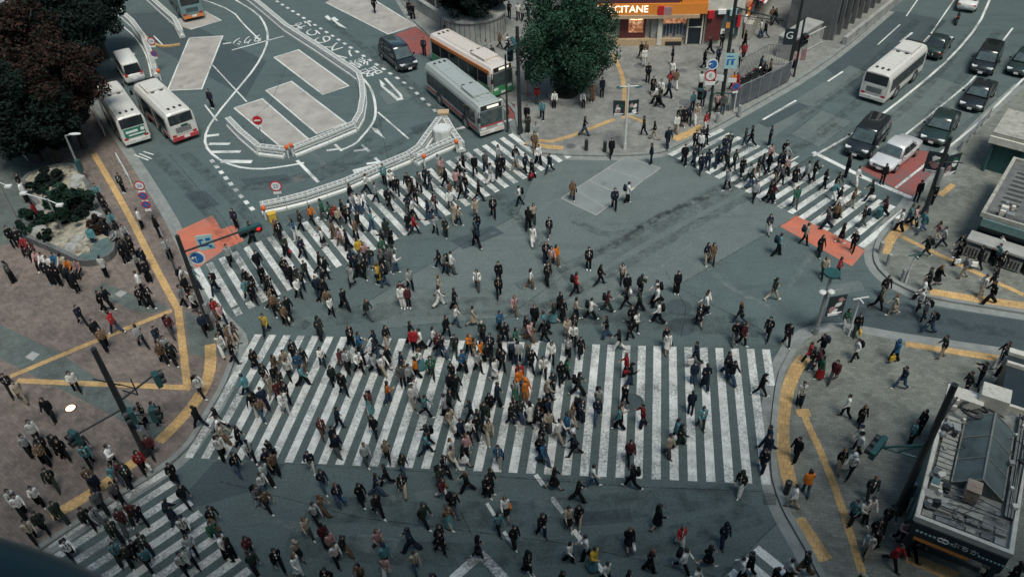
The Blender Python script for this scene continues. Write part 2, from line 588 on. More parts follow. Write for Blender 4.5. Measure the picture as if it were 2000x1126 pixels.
PLAZA_W = [(-60, 1126), (0, 1118), (90, 1058), (225, 968), (310, 915), (352, 882), (378, 850), (402, 806), (433, 754), (457, 692), (461, 661),
           (441, 640), (402, 598), (383, 560), (340, 454), (290, 368), (239, 290), (205, 240), (172, 190), (160, 150), (150, 60), (130, -60), (-400, -60), (-400, 1126)]
PLAZA_N = [(755, -70), (800, 30), (850, 78), (930, 150), (1005, 205), (1016, 262), (1040, 287), (1068, 299), (1200, 302), (1290, 297), (1335, 275), (1392, 248),
           (1480, 198), (1560, 153), (1640, 98), (1735, 18), (1800, -70)]
PLAZA_E = [(2200, 640), (2000, 607), (1815, 578), (1780, 564), (1740, 544), (1714, 517), (1709, 491), (1719, 461), (1739, 438), (1774, 405), (1790, 380), (1815, 350),
           (1850, 312), (1935, 225), (2000, 165), (2200, 0)]
PLAZA_S = [(1640, 1180), (1606, 1122), (1584, 1078), (1560, 1036), (1536, 995), (1521, 958), (1512, 920), (1511, 870), (1513, 809), (1523, 734), (1537, 705), (1553, 677),
           (1573, 656), (1600, 646), (1640, 641), (1680, 647), (1749, 660), (1870, 678), (2000, 697), (2200, 727), (2300, 1180)]
WALKS = {}
for nm, pts, m in (('plaza_pavement', PLAZA_W, 'plaza'), ('station_pavement', PLAZA_N, 'paver2'),
                   ('kiosk_pavement', PLAZA_E, 'paver'), ('corner_pavement', PLAZA_S, 'paver')):
    P = [G(x, y, KERB_Z) for x, y in pts]
    WALKS[nm] = P
    b = MB(); b.prism(P, -0.05, KERB_Z)
    struct(b.build(nm, M[m]))
    edge = smooth_path(P[:-2] if nm == 'plaza_pavement' else (P if nm == 'station_pavement' else P), 1)
    if nm == 'corner_pavement':
        edge = smooth_path(P[:-1], 1)
    b = MB(); b.ribbon(edge, 0.28, -0.02, KERB_Z + 0.012)
    struct(b.build('kerb', M['kerb']))

def on_walk(x, y):
    return any(inside((x, y), P) for P in WALKS.values())

# gutters of smoother concrete beside the kerbs
for nm, off in (('plaza_pavement', 0.42), ('corner_pavement', 0.42), ('kiosk_pavement', 0.4), ('station_pavement', 0.4)):
    P = WALKS[nm]
    b = MB()
    path = smooth_path(P[:-2] if nm in ('plaza_pavement',) else P[:-1], 1)
    ar = sum(P[i][0] * P[(i + 1) % len(P)][1] - P[(i + 1) % len(P)][0] * P[i][1] for i in range(len(P)))
    q = offset_path(path, -off if ar > 0 else off)
    b.strip(q, 0.5, 0.0035)
    struct(b.build('gutter', M['kerb']))

def patch(name, pts, m, z):
    b = MB(); b.sheet([G(x, y, 0) for x, y in pts], z)
    return struct(b.build(name, M[m]))

patch('lighter_road_surface', [(1060, 300), (1290, 300), (1420, 350), (1560, 420), (1320, 560), (1090, 610), (760, 640), (700, 600), (900, 480), (1010, 420)], 'asphalt_light', 0.0025)
patch('lighter_road_surface', [(1545, 262), (1605, 215), (1665, 238), (1600, 288)], 'asphalt_light', 0.003)
patch('lighter_road_surface', [(1390, 300), (1660, 128), (1690, 140), (1440, 318)], 'asphalt_light', 0.0022)
patch('lighter_road_surface', [(1650, 262), (1830, 150), (1950, 190), (1800, 300), (1700, 290)], 'asphalt_light', 0.0028)
patch('darker_road_surface', [(1590, 118), (1740, 20), (1850, 40), (1690, 190)], 'asphalt_dark', 0.0021)
patch('darker_road_surface', [(1500, 700), (1640, 575), (2000, 625), (2000, 690), (1750, 655), (1600, 640)], 'asphalt_dark', 0.0023)
patch('darker_road_surface', [(330, 1000), (420, 900), (560, 905), (520, 950), (400, 985)], 'asphalt_dark', 0.0024)
patch('darker_road_surface', [(230, 30), (330, 20), (400, 60), (520, 120), (480, 190), (300, 90)], 'asphalt_dark', 0.0026)
patch('lighter_road_surface', [(1410, 1126), (1520, 1018), (1560, 1040), (1600, 1126)], 'asphalt_light', 0.0027)
patch('bus_bay_concrete', [(535, 112), (583, 97.5), (681, 168), (631, 185)], 'bay', 0.004)
patch('bus_bay_concrete', [(519, 176.5), (569, 159), (676, 240.6), (619, 261)], 'bay', 0.004)
patch('bus_bay_concrete', [(457, 211), (512, 193), (606, 275), (556, 293)], 'bay', 0.004)
patch('bus_bay_concrete', [(370, 74), (435, 70.5), (394, 174), (327, 177)], 'bay', 0.004)
patch('bus_bay_concrete', [(636, 5), (690, -25), (812, 50), (758, 67)], 'bay', 0.004)
patch('bus_bay_concrete', [(330, 44), (400, 22), (432, 40), (372, 58)], 'bay', 0.004)
patch('lighter_road_surface', [(740, 178), (790, 170), (806, 190), (756, 205)], 'asphalt_light', 0.004)
patch('red_bus_lane', [(1682, 330), (1740, 287), (1845, 300), (1838, 322), (1787, 390)], 'red_paint', 0.0045)
patch('red_bus_lane', [(766, 70), (812, 52), (850, 80), (838, 108), (792, 104)], 'red_paint', 0.0045)
patch('red_bus_lane', [(985, 192), (1012, 178), (1014, 232), (992, 234)], 'red_paint', 0.0045)
patch('red_bus_lane', [(195, 205), (232, 190), (250, 245), (222, 250)], 'red_paint', 0.0045)
patch('orange_road_paint', [(1523, 442), (1556, 420), (1690, 489), (1664, 520)], 'orange_paint', 0.0066)
patch('orange_road_paint', [(345, 452), (415, 420), (432, 448), (463, 436), (476, 470), (440, 487), (402, 512), (385, 525), (366, 500)], 'orange_paint', 0.0048)
patch('steel_road_plate', [(1096, 387), (1222, 305), (1290, 328), (1164, 420)], 'plate', 0.0055)
b = MB()
for a, c in (((1127, 372), (1180, 404)), ((1150, 352), (1232, 389)), ((1186, 329), (1262, 352)), ((1222, 305.5), (1290, 328)), ((1096, 387), (1164, 420)), ((1096, 387), (1222, 305.5)), ((1164, 420), (1290, 328))):
    b.strip(rows([a, c]), 0.09, 0.0095)
struct(b.build('plate_joint', M['concrete_dark'] if False else M['concrete']))

# smooth teal paths crossing the brick plaza
def zpatch(name, pts, m, z):
    b = MB(); b.sheet([G(x, y, KERB_Z) for x, y in pts], z)
    return struct(b.build(name, M[m]))
zpatch('plaza_path', [(0, 633), (120, 690), (262, 790), (330, 838), (300, 858), (200, 800), (60, 730), (0, 700)], 'plaza_grey', KERB_Z + 0.004)
zpatch('plaza_path', [(200, 552), (330, 600), (300, 612), (260, 606), (180, 570)], 'plaza_grey', KERB_Z + 0.004)
zpatch('plaza_path', [(360, 605), (440, 645), (452, 690), (410, 700), (372, 690)], 'plaza_grey', KERB_Z + 0.004)
zpatch('plaza_path', [(0, 280), (60, 300), (130, 330), (40, 470), (0, 480)], 'plaza_grey', KERB_Z + 0.004)
zpatch('access_cover', [(49, 697), (63, 686), (78, 691), (64, 704)], 'concrete', KERB_Z + 0.008)
zpatch('access_cover', [(224, 574), (236, 566.5), (249, 571), (235, 581)], 'concrete', KERB_Z + 0.008)

# ---- painted markings
TARGETS = {}
def crosswalk(name, A0, A1, B0, B1, n, m='white', last=None, gaps=()):
    A0, A1, B0, B1 = (Vector(v) for v in (A0, A1, B0, B1))
    TARGETS[name] = (A0, A1, B0, B1, n)
    b = MB()
    for i in range(n):
        t0 = i / (n - 1)
        dA = (A1 - A0) / (n - 1) * 0.5
        dB = (B1 - B0) / (n - 1) * 0.5
        a, c = lerp(A0, A1, t0), lerp(B0, B1, t0)
        segs = [(0, 1)]
        if i in gaps: segs = [(0, gaps[i][0]), (gaps[i][1], gaps[i][2])]
        if last and i == n - 1: segs = [(0, last)]
        for s0, s1 in segs:
            k = max(1, int((s1 - s0) * 8))
            for j in range(k):
                u0, u1 = s0 + (s1 - s0) * j / k, s0 + (s1 - s0) * (j + 1) / k
                q = [lerp(a, c, u0), lerp(a + dA, c + dB, u0), lerp(a + dA, c + dB, u1), lerp(a, c, u1)]
                b.sheet(q, 0.0085)
    return struct(b.build(name, M[m]))

crosswalk('wide_crosswalk', G(498, 652.5), G(1488.4, 681.8), G(360, 893), G(1524, 946.5), 35, 'white', last=0.3)
_b0, _b1 = G(447, 622), G(1116, 306)
_bd = (_b1 - _b0) / 32
_t1, _t27 = G(402, 516), G(943, 285)
_td = (_t27 - _t1) / 26.1
crosswalk('upper_left_crosswalk', _t1 - _td, _t1 + _td * 31, _b0 - _bd * 0.5, _b1 - _bd * 0.5, 33, 'white', gaps={1: (0.86, 0.9, 1.02), 2: (0.84, 0.89, 1.0)})
crosswalk('upper_right_crosswalk', G(1407, 251), G(1761, 409), G(1304, 301), G(1675, 479), 19, 'white')
_r0, _r1 = G(319, 916), G(480, 1103)
_rd = (_r1 - _r0) / 7.46 * 0.84
_l0 = G(90, 1059)
crosswalk('lower_left_crosswalk', _r0, _r0 + _rd * 13, _l0, _l0 + _rd * 13, 14, 'white_worn')
_q0 = G(1482, 1064); _qe = G(1570, 1135)
_qd = Vector((-(_qe - _q0).y, (_qe - _q0).x, 0)).normalized() * -0.84
crosswalk('corner_crosswalk', _q0, _q0 + _qd * 7, _qe, _qe + _qd * 7, 8, 'white')

lines = MB()
def line(pts, w, smooth=0, z=0.0065):
    p = rows(pts)
    if smooth: p = smooth_path(p, smooth)
    lines.strip(p, w, z)
def dashes(pts, w, on, off, z=0.0065):
    p = resample(rows(pts), 0.1)
    k, n = 0, max(1, int(on / 0.1))
    step = n + max(1, int(off / 0.1))
    while k + n < len(p):
        lines.strip(p[k:k + n + 1], w, z)
        k += step
line([(460, 0), (504, 27), (519, 50), (524, 72), (519, 95), (499, 132), (460, 179), (425, 221), (402, 256), (400, 284), (420, 307), (457, 325), (504, 331), (549, 326), (594, 318)], 0.2, 1)
line([(700, 147), (708, 152), (726, 174), (734, 206), (733, 231), (723, 249), (706, 268), (696, 280), (668, 293), (662, 290)], 0.2, 1)
line([(360, -8), (400, 0), (455, 22), (475, 47), (509, 80)], 0.15, 1)
line([(453, 98), (554, 71)], 0.18)
line([(415, 127), (482, 199)], 0.12, 0, 0.0067)
line([(400, 205), (424, 236)], 0.14, 0, 0.0068)
line([(738, 219), (798, 271)], 0.14)
line([(580, 313), (622, 356)], 0.25, 0, 0.0069)
line([(800, 300), (772, 322), (700, 345)], 0.2)
dashes([(530, -4), (665, 80), (798, 167), (856, 222)], 0.28, 0.6, 0.75)
dashes([(412, 312), (468, 380), (505, 422)], 0.3, 0.5, 0.6)
line([(970, 197), (1012, 184)], 0.25)
line([(985, 238), (1000, 233)], 0.3)
line([(884, 254), (908, 248)], 0.3)
for e in ([(535, 112), (583, 97.5), (681, 168), (631, 185), (535, 112)], [(519, 176.5), (569, 159), (676, 240.6), (619, 261), (519, 176.5)], [(457, 211), (512, 193), (606, 275)], [(556, 293), (457, 211)],
          [(370, 74), (435, 70.5), (394, 174), (327, 177), (370, 74)], [(690, -25), (812, 50), (758, 67), (636, 5)], [(330, 44), (400, 22), (432, 40), (372, 58)]):
    line(e, 0.13, 0, 0.0075)
for (a, c, w) in (((402, 266), (428, 263), 0.35), ((408, 281), (449, 281), 0.35), ((412, 297), (470, 296), 0.35), ((432, 315), (492, 316), 0.45)):
    line([a, c], w, 0, 0.0078)
line([(238, 50), (262, 70), (283, 100), (292, 130), (296, 152)], 0.14, 1)
line([(300, 70), (322, 92)], 0.12)
# right-hand road
line([(1933, 0), (1911, 50), (1861, 109), (1799, 164), (1707, 236), (1637, 278), (1588, 305)], 0.2, 1)
line([(1978, 55), (1955, 85), (1911, 147), (1824, 219), (1762, 268)], 0.16, 1)
line([(2010, 143), (1916, 236), (1866, 277), (1841, 295), (1749, 367)], 0.18, 1)
line([(1865, -2), (1817, 68), (1800, 86)], 0.13)
line([(1792, 0), (1770, 32)], 0.12); line([(1758, 48), (1714, 88)], 0.12)
line([(1782, 64), (1758, 82)], 0.2)
line([(1646, 140), (1617, 159)], 0.16); line([(1555, 196), (1490, 234)], 0.18)
line([(1588, 297), (1688, 347), (1788, 390)], 0.38, 0, 0.0082)
line([(1560, 305), (1500, 340)], 0.12, 0, 0.0057)
# bottom of the picture
line([(942, 1078), (884, 1130)], 0.42, 0, 0.0062)
line([(938, 1080), (988, 1132)], 0.42, 0, 0.0064)
line([(951, 982), (966, 1006)], 0.16); line([(984, 1037), (1008, 1073)], 0.16); line([(1030, 1112), (1044, 1128)], 0.16)
line([(1046, 926), (1061, 946)], 0.22); line([(1077, 971), (1100, 1001)], 0.22); line([(1120, 1034), (1140, 1060)], 0.22); line([(1166, 1100), (1184, 1124)], 0.22)
line([(300, 905), (350, 900), (520, 897)], 0.08) if False else None
# arrows
def poly(pts, z=0.0072):
    lines.sheet([G(x, y) for x, y in pts], z)
poly([(634, 33), (640, 30), (648, 38), (644, 41)]); poly([(645, 37), (653, 33), (662, 40), (656, 41), (678, 56), (662, 51), (652, 42)])
poly([(741, 155), (753, 166), (749, 168), (779, 192), (785, 189), (788, 194), (776, 197), (744, 169)], 0.0071)
line([(752, 153), (782, 185), (784, 190)], 0.22, 0, 0.0074)
poly([(724, 248), (738, 252), (752, 271), (732, 258)])
for cx, cy in ((652, 291), (705, 292), (730, 317), (730, 333)):
    line([(cx - 14, cy + 3), (cx + 14, cy - 1)], 0.28, 0, 0.0073)
    line([(cx + 2, cy - 9), (cx + 16, cy + 4)], 0.22, 0, 0.0076)
line([(690, 335), (742, 322)], 0.5, 0, 0.0079)
for a, c in (((272, 300), (296, 310)), ((280, 296), (300, 302)), ((262, 302), (290, 313))):
    line([a, c], 0.12)
struct(lines.build('road_marking', M['white']))

def road_text(body, p_far, p_near, size, ratio=1.0):
    """road lettering read by a driver looking from p_near towards p_far; first character farthest"""
    a, c = G(*p_far), G(*p_near)
    up = (a - c).normalized()
    rt = Vector((up.y, -up.x, 0))
    n = len(body)
    for i, ch in enumerate(body):
        p = lerp(a, c, i / max(1, n - 1))
        me = text_mesh(ch, size, 'road_lettering')
        me.materials.append(M['white'])
        o = struct(link(bpy.data.objects.new('road_lettering', me)))
        o.matrix_world = Matrix(((rt.x * ratio, up.x, 0, p.x), (rt.y * ratio, up.y, 0, p.y), (0, 0, 1, 0.007), (0, 0, 0, 1)))
road_text('路線バスのりば', (722, 139), (588, 49), 2.0, 0.98)
_a, _c = G(492, 80), G(452, 86)
_rt = (_c - _a).normalized(); _up = Vector((-_rt.y, _rt.x, 0))
me = text_mesh('タクシー', 0.95, 'road_lettering'); me.materials.append(M['white'])
o = struct(link(bpy.data.objects.new('road_lettering', me)))
_p = G(473, 79)
o.matrix_world = Matrix(((_rt.x, _up.x * 2.2, 0, _p.x), (_rt.y, _up.y * 2.2, 0, _p.y), (0, 0, 1, 0.007), (0, 0, 0, 1)))

# yellow tactile paving
def tactile(pts, w, z=KERB_Z + 0.0085, m='tactile'):
    b = MB(); b.strip(smooth_path([G(x, y, KERB_Z) for x, y in pts], 1), w, z)
    struct(b.build('tactile_paving', M[m]))
tactile([(183, 300), (210, 345), (255, 425), (300, 515), (340, 590), (350, 606)], 0.42)
tactile([(336, 606), (180, 668), (20, 735)], 0.34, KERB_Z + 0.0105)
tactile([(348, 603), (356, 670), (366, 752)], 0.42, KERB_Z + 0.0125)
tactile([(33, 743), (200, 750), (373, 757)], 0.36, KERB_Z + 0.0145)
tactile([(411, 672), (412, 715), (402, 752), (375, 795), (335, 838), (310, 862)], 0.62, KERB_Z + 0.0165)
tactile([(262, 902), (200, 948), (150, 980), (100, 1008)], 0.6)
tactile([(1050, 274), (1086, 277), (1200, 233)], 0.4)
tactile([(1198, 105), (1220, 158), (1219, 232)], 0.36, KERB_Z + 0.0105)
tactile([(1226, 226), (1262, 240)], 0.34)
tactile([(1316, 272), (1345, 262), (1373, 247)], 0.8)
tactile([(1026, 278), (1062, 286), (1100, 289)], 0.55, KERB_Z + 0.0105)
tactile([(1727, 495), (1739, 465), (1760, 446), (1784, 430)], 0.6)
tactile([(1759, 461), (1850, 505), (1925, 541), (2000, 576)], 0.34, KERB_Z + 0.0105)
tactile([(1816, 569), (1900, 583), (2030, 601)], 0.62, KERB_Z + 0.0125)
tactile([(1862, 360), (1836, 382)], 0.4)
tactile([(1572, 697), (1551, 725), (1534, 775), (1527, 830), (1530, 880), (1538, 925), (1546, 948)], 0.66)
tactile([(1556, 1012), (1580, 1048), (1612, 1094)], 0.72)
tactile([(1769, 669), (1880, 687), (2030, 711)], 0.62)
tactile([(1570, 806), (1578, 830), (1603, 880), (1640, 975), (1684, 1118)], 0.34, KERB_Z + 0.0105)
tactile([(1556, 806), (1582, 805)], 0.5, KERB_Z + 0.0125)
tactile([(1786, 1036), (1850, 1060), (1924, 1090)], 0.4)
tactile([(1770, 1086), (1872, 1128)], 0.6)

# manhole and drain covers
def cover(x, y, r, on=False, m='concrete_dark'):
    z = KERB_Z if on else 0
    p = G(x, y, z)
    b = MB(); b.cyl((0, 0, 0), r, 0.006, 24)
    b.cyl((0, 0, 0.006), r * 0.78, 0.004, 24)
    struct(b.build('manhole_cover', M[m], loc=(p.x, p.y, z + 0.003)))
for x, y, r, on in ((584, 349, 0.5, 0), (1249, 129, 0.5, 1), (1240, 157, 0.4, 1), (1338, 200, 0.5, 1), (1331, 637, 0.75, 0), (1326, 600, 0.75, 0), (1235, 785, 0.6, 0), (1115, 285, 0.35, 1), (100, 555, 0.25, 1), (1333, 138, 0.4, 1)):
    cover(x, y, r, on, 'asphalt_dark' if r > 0.55 else 'concrete_dark')
b = MB()
for i in range(9):
    a, c = G(1490, 963 + i * 2.6), G(1516, 964 + i * 2.6)
    b.strip([a, c], 0.035, 0.012)
struct(b.build('drain_grate', M['steel_dark']))
for k, (pts, m) in enumerate((([(880, 470), (960, 440), (985, 455), (905, 487)], 'asphalt_dark'), ([(1210, 575), (1290, 545), (1310, 560), (1232, 592)], 'asphalt_light'), ([(560, 420), (600, 408), (612, 422), (570, 436)], 'asphalt_dark'), ([(1120, 1000), (1230, 992), (1236, 1018), (1124, 1028)], 'asphalt_dark'), ([(700, 1040), (780, 1052), (770, 1078), (690, 1064)], 'asphalt_light'), ([(1600, 560), (1680, 548), (1690, 566), (1608, 580)], 'asphalt_light'), ([(360, 380), (400, 372), (430, 400), (388, 410)], 'asphalt_dark'), ([(470, 350), (560, 340), (570, 352), (480, 362)], 'asphalt_dark'), ([(800, 250), (840, 236), (850, 246), (812, 262)], 'asphalt_dark'), ([(1480, 240), (1560, 200), (1580, 208), (1500, 250)], 'asphalt_dark'))):
    patch('road_repair', pts, m, 0.0034 + 0.0001 * k)

# wear of the road itself: tyre-darkened tracks, tar seams, scuffs
def decal_strip(pts, w, m, z, it=2):
    b = MB(); b.strip(smooth_path(rows(pts), it), w, z)
    return struct(b.build('road_wear', M[m]))
for k, (pts, w) in enumerate((
        ([(1010, 560), (1160, 498), (1300, 420), (1480, 330), (1640, 245)], 0.8), ([(1060, 600), (1200, 530), (1340, 448), (1520, 352), (1680, 255)], 0.7),
        ([(1180, 500), (1300, 430), (1420, 372), (1480, 345)], 1.4), ([(1120, 430), (1200, 470), (1330, 400)], 0.6),
        ([(880, 340), (1000, 410), (1100, 520), (1180, 650)], 0.7), ([(840, 240), (930, 330), (1040, 450), (1090, 600)], 0.7),
        ([(620, 350), (760, 290), (830, 250)], 0.8), ([(600, 380), (720, 335), (800, 290)], 0.6), ([(745, 230), (700, 300), (600, 345), (470, 370)], 0.9),
        ([(300, 300), (420, 420), (480, 560), (600, 640)], 0.8), ([(360, 300), (470, 400), (560, 520)], 0.8), ([(730, 90), (830, 190), (900, 260)], 0.7), ([(640, 40), (760, 130), (830, 210)], 0.7),
        ([(1750, 300), (1850, 190), (1950, 60)], 0.7), ([(1700, 265), (1800, 185), (1900, 60)], 0.7), ([(1600, 260), (1700, 180), (1840, 40)], 0.8), ([(1560, 230), (1680, 150), (1790, 40)], 0.8),
        ([(600, 990), (900, 1010), (1200, 990), (1460, 960)], 1.4), ([(560, 1060), (900, 1090), (1300, 1060), (1480, 1000)], 1.2), ([(640, 620), (900, 590), (1200, 620), (1480, 640)], 1.6), ([(1560, 640), (1700, 600), (1900, 640), (2000, 655)], 0.8),
        ([(1740, 300), (1790, 260), (1850, 205)], 0.5))):
    decal_strip(pts, w, 'tyre_stain', 0.0105 + 0.0004 * k)
for k, (pts, w) in enumerate((([(1290, 520), (1360, 470), (1450, 398)], 0.22), ([(1010, 640), (1180, 560), (1300, 520)], 0.3), ([(930, 470), (1000, 440), (1090, 392)], 0.2), ([(540, 640), (700, 600), (860, 560)], 0.5), ([(1540, 560), (1600, 480)], 0.4), ([(1360, 500), (1420, 560), (1500, 600)], 0.4), ([(700, 980), (900, 960), (1100, 985)], 0.5), ([(500, 1000), (640, 1050), (760, 1080)], 0.4), ([(560, 240), (640, 330)], 0.4), ([(740, 130), (820, 120)], 0.6))):
    decal_strip(pts, w, 'pale_scuff', 0.021 + 0.0004 * k)
for k, pts in enumerate(([(700, 600), (900, 480), (1010, 420), (1060, 300)], [(1290, 300), (1420, 350), (1560, 420), (1320, 560), (1090, 610), (760, 640)], [(1320, 560), (1500, 650)], [(1100, 540), (960, 640)], [(560, 905), (900, 925), (1240, 950), (1500, 960)], [(430, 940), (700, 1010), (1100, 1060), (1400, 1126)], [(1410, 1126), (1520, 1018)], [(900, 1000), (960, 1126)], [(330, 300), (430, 420), (500, 520)], [(830, 180), (740, 230), (760, 320)], [(1545, 262), (1605, 215), (1665, 238), (1600, 288), (1545, 262)], [(1650, 262), (1830, 150), (1950, 190)], [(1300, 530), (1340, 600), (1330, 660)], [(560, 130), (530, 200), (440, 280)])):
    decal_strip(pts, 0.055, 'tar_seam', 0.0255 + 0.0003 * k, 0)
# grey tread marks over the painted crossings
for quad in ([(498, 652), (1500, 683), (1512, 946), (360, 893)], [(402, 516), (985, 268), (1110, 305), (447, 622)], [(1407, 251), (1761, 409), (1675, 479), (1304, 301)], [(319, 916), (480, 1103), (560, 1200), (60, 1100)]):
    b = MB(); b.sheet(rows(quad), 0.0096); struct(b.build('road_wear', M['foot_grime']))
# feet and water have dulled the pavements
def walk_grime(pts, m, z):
    b = MB(); b.sheet([G(x, y, KERB_Z) for x, y in pts], z); return struct(b.build('pavement_wear', M[m]))
walk_grime([(0, 500), (260, 480), (330, 600), (440, 650), (420, 760), (330, 860), (230, 960), (0, 1100)], 'grime', KERB_Z + 0.0185)
walk_grime([(1540, 700), (1600, 655), (1740, 665), (2000, 720), (2000, 1126), (1640, 1126), (1560, 1010), (1520, 900), (1520, 800)], 'grime', KERB_Z + 0.0185)
walk_grime([(1060, 200), (1200, 100), (1380, 100), (1500, 180), (1330, 270), (1280, 290), (1060, 290)], 'grime', KERB_Z + 0.0185)
walk_grime([(1740, 450), (1800, 390), (1900, 300), (1900, 480), (2000, 500), (2000, 600), (1800, 560)], 'grime', KERB_Z + 0.0185)
# glowing disc for the window-glass glare is built further down

# ------------------------------------------------------------------ large structure: buildings, walls, kiosks
def proj(P):
    d = Vector(P) - Vector((0, 0, CAM_H))
    w = d.dot(_f)
    return 1000 + CAM_F * d.dot(CR) / w, 563 - CAM_F * d.dot(CU) / w

def zof(P, py):
    """height on the vertical through P that is seen at row py"""
    lo, hi = -2.0, 30.0
    for _ in range(50):
        m = (lo + hi) / 2
        if proj((P[0], P[1], m))[1] > py: lo = m
        else: hi = m
    return lo

M['fascia_orange'] = paint('orange_fascia', (0.72, 0.25, 0.04), 0.5, 0.08)
M['fascia_dark'] = paint('dark_plum_fascia', (0.09, 0.03, 0.05), 0.5, 0.1)
M['fascia_tan'] = paint('tan_stone', (0.45, 0.32, 0.2), 0.7, 0.12)
M['shop_wall'] = paint('pale_shop_wall', (0.40, 0.40, 0.35), 0.7, 0.12)
M['shop_red'] = paint('red_shop_interior', (0.12, 0.03, 0.03), 0.5, 0.3)
M['warm_lamp_and_glare'] = glow('shop_lamp_and_glare', (1.0, 0.55, 0.3), 1.4)
M['white_lit'] = glow('lit_sign_letter', (1.0, 0.86, 0.66), 0.8)
M['kiosk_letter'] = paint('kiosk_letter_white', (0.6, 0.6, 0.58), 0.5, 0.1)
M['shop_glow'] = new_mat('lit_shop_interior')[0]
_b = M['shop_glow'].node_tree.nodes['Principled BSDF']; _t = M['shop_glow'].node_tree
_n = noise(_t, 2.6, 5, 0.7)
_r = ramp(_t, _n, [(0.3, (0.05, 0.02, 0.015)), (0.5, (0.45, 0.16, 0.07)), (0.68, (0.95, 0.66, 0.4))])
_t.links.new(_r, _b.inputs['Base Color']); _t.links.new(_r, _b.inputs['Emission Color']); _b.inputs['Emission Strength'].default_value = 0.3
M['goods'] = paint('shelf_goods', (0.36, 0.34, 0.30), 0.6, 0.7, 9.0)
M['navy_door'] = paint('navy_shutter', (0.014, 0.024, 0.034), 0.4)
M['roof_grey'] = paint('grey_flat_roof', (0.22, 0.225, 0.215), 0.85, 0.4, 2.0, dirt=((0.06, 0.063, 0.063), 1.6, 0.5))
M['roof_beige'] = paint('beige_roof_panel', (0.33, 0.318, 0.28), 0.75, 0.25, 2.0, dirt=((0.11, 0.11, 0.10), 1.8, 0.55))
M['pale_trim'] = paint('pale_roof_trim', (0.58, 0.55, 0.48), 0.65, 0.15, dirt=((0.22, 0.21, 0.18), 2.6, 0.58))
M['skylight'] = glass('skylight_glass', (0.085, 0.112, 0.112), 0.55)
M['kiosk_dark'] = paint('kiosk_dark_panel', (0.02, 0.03, 0.036), 0.45, 0.2)
M['kiosk_teal'] = paint('kiosk_teal_panel', (0.11, 0.19, 0.19), 0.5, 0.12)
M['pipe'] = paint('pipe', (0.2, 0.2, 0.185), 0.6, 0.3, 4.0)
M['panel_grey'] = paint('smoked_fence_panel', (0.10, 0.105, 0.12), 0.3, 0.3, 1.0)
M['pond'] = glass('pond_water', (0.095, 0.135, 0.13), 0.12)

def wall_frame(a, c, z=0.0):
    """frame along a wall foot: x along the wall, y out towards the viewer, z up"""
    u = (c - a); u.z = 0; u.normalize()
    n = Vector((u.y, -u.x, 0))
    return Matrix(((u.x, -n.x, 0, a.x), (u.y, -n.y, 0, a.y), (0, 0, 1, z), (0, 0, 0, 1)))   # local -y faces the street

# the orange-fronted shop
a, c = G(1166, 88, ZP), G(1368, 86, ZP)
shop = thing('shop_building', a, math.atan2((c - a).y, (c - a).x), 'corner shop with bright orange fascia and lit white lettering behind the big tree', 'shop')
LW = (c - a).length
U = lambda px: (px - 1166) / 202 * LW
b = MB(); b.box((LW / 2, 5.2, 14.0), (LW, 10, 28)); b.build('wall', M['shop_wall'], shop)  # upper storeys lie out of view, raised to shade the far edge
b = MB(); b.box((U(1255), -0.05, 0.3), (U(1330) - U(1180), 0.5, 0.62)); b.build('plinth', M['fascia_tan'], shop)
b = MB(); b.box((U(1234) , 0.12, 1.75), (U(1262) - U(1212), 0.2, 2.3)); w_ = b.build('shop_window', M['shop_red'], shop)
b = MB(); b.box((U(1240), 0.0, 1.9), (1.3, 0.06, 1.5)); b.build('lit_display', M['shop_glow'], w_)
b = MB()
for i in range(9):
    ang = math.pi * i / 8
    b.ell((U(1240) + math.cos(ang) * 0.55, -0.02, 2.45 - math.sin(ang) * 0.12), (0.1, 0.05, 0.07), 6, 4)
b.build('shop_lamp', M['warm_lamp_and_glare'], w_)
b = MB(); b.box((U(1276), -0.02, 1.5), (U(1281) - U(1268), 0.3, 2.9)); b.build('pillar', M['concrete'], shop)
b = MB(); b.box((U(1286), -0.25, 1.3), (0.42, 0.25, 2.5), taper=0.9); b.build('banner_pillar', M['pale_trim'], shop)
b = MB(); b.box((U(1314), 0.14, 1.7), (U(1337) - U(1292), 0.2, 2.2)); w_ = b.build('shop_window', M['goods'], shop)
b = MB(); b.box((U(1314), 0.02, 2.35), (2.0, 0.06, 0.8)); b.build('lit_display', M['shop_glow'], w_)
b = MB()
for i in range(7):
    b.box((U(1296) + i * 0.29, 0.0, 1.3 + 0.1 * (i % 3)), (0.17, 0.08, 0.9 + 0.15 * (i % 2)))
b.build('hanging_goods', [M['cl_J']], w_)
b = MB(); b.box((U(1314), -0.2, 0.2), (U(1328) - U(1297), 0.3, 0.36)); b.build('threshold', M['black_plastic'], shop)
b = MB(); b.box((U(1353.5), 0.05, 1.35), (U(1367) - U(1340), 0.12, 2.6)); d_ = b.build('shutter_door', M['navy_door'], shop)
b = MB(); b.box((U(1353.5), -0.04, 1.6), (U(1367) - U(1340), 0.06, 0.1)); b.build('door_rail', M['pale_trim'], d_)
for px in (1339.5, 1367):
    b = MB(); b.box((U(px), -0.03, 1.4), (0.13, 0.26, 2.7)); b.build('door_post', M['pale_trim'], shop)
b = MB(); b.box((U(1255), -0.35, 2.85), (U(1372) - U(1166), 0.9, 0.3)); b.build('canopy', M['fascia_tan'], shop)
b = MB(); b.box((U(1268), -0.3, 3.5), (U(1372) - U(1164), 0.7, 0.95)); fas = b.build('fascia', M['fascia_orange'], shop)
b = MB(); b.box((U(1240), -0.2, 4.3), (U(1322) - U(1164), 0.6, 0.6)); b.build('upper_fascia', M['fascia_dark'], shop)
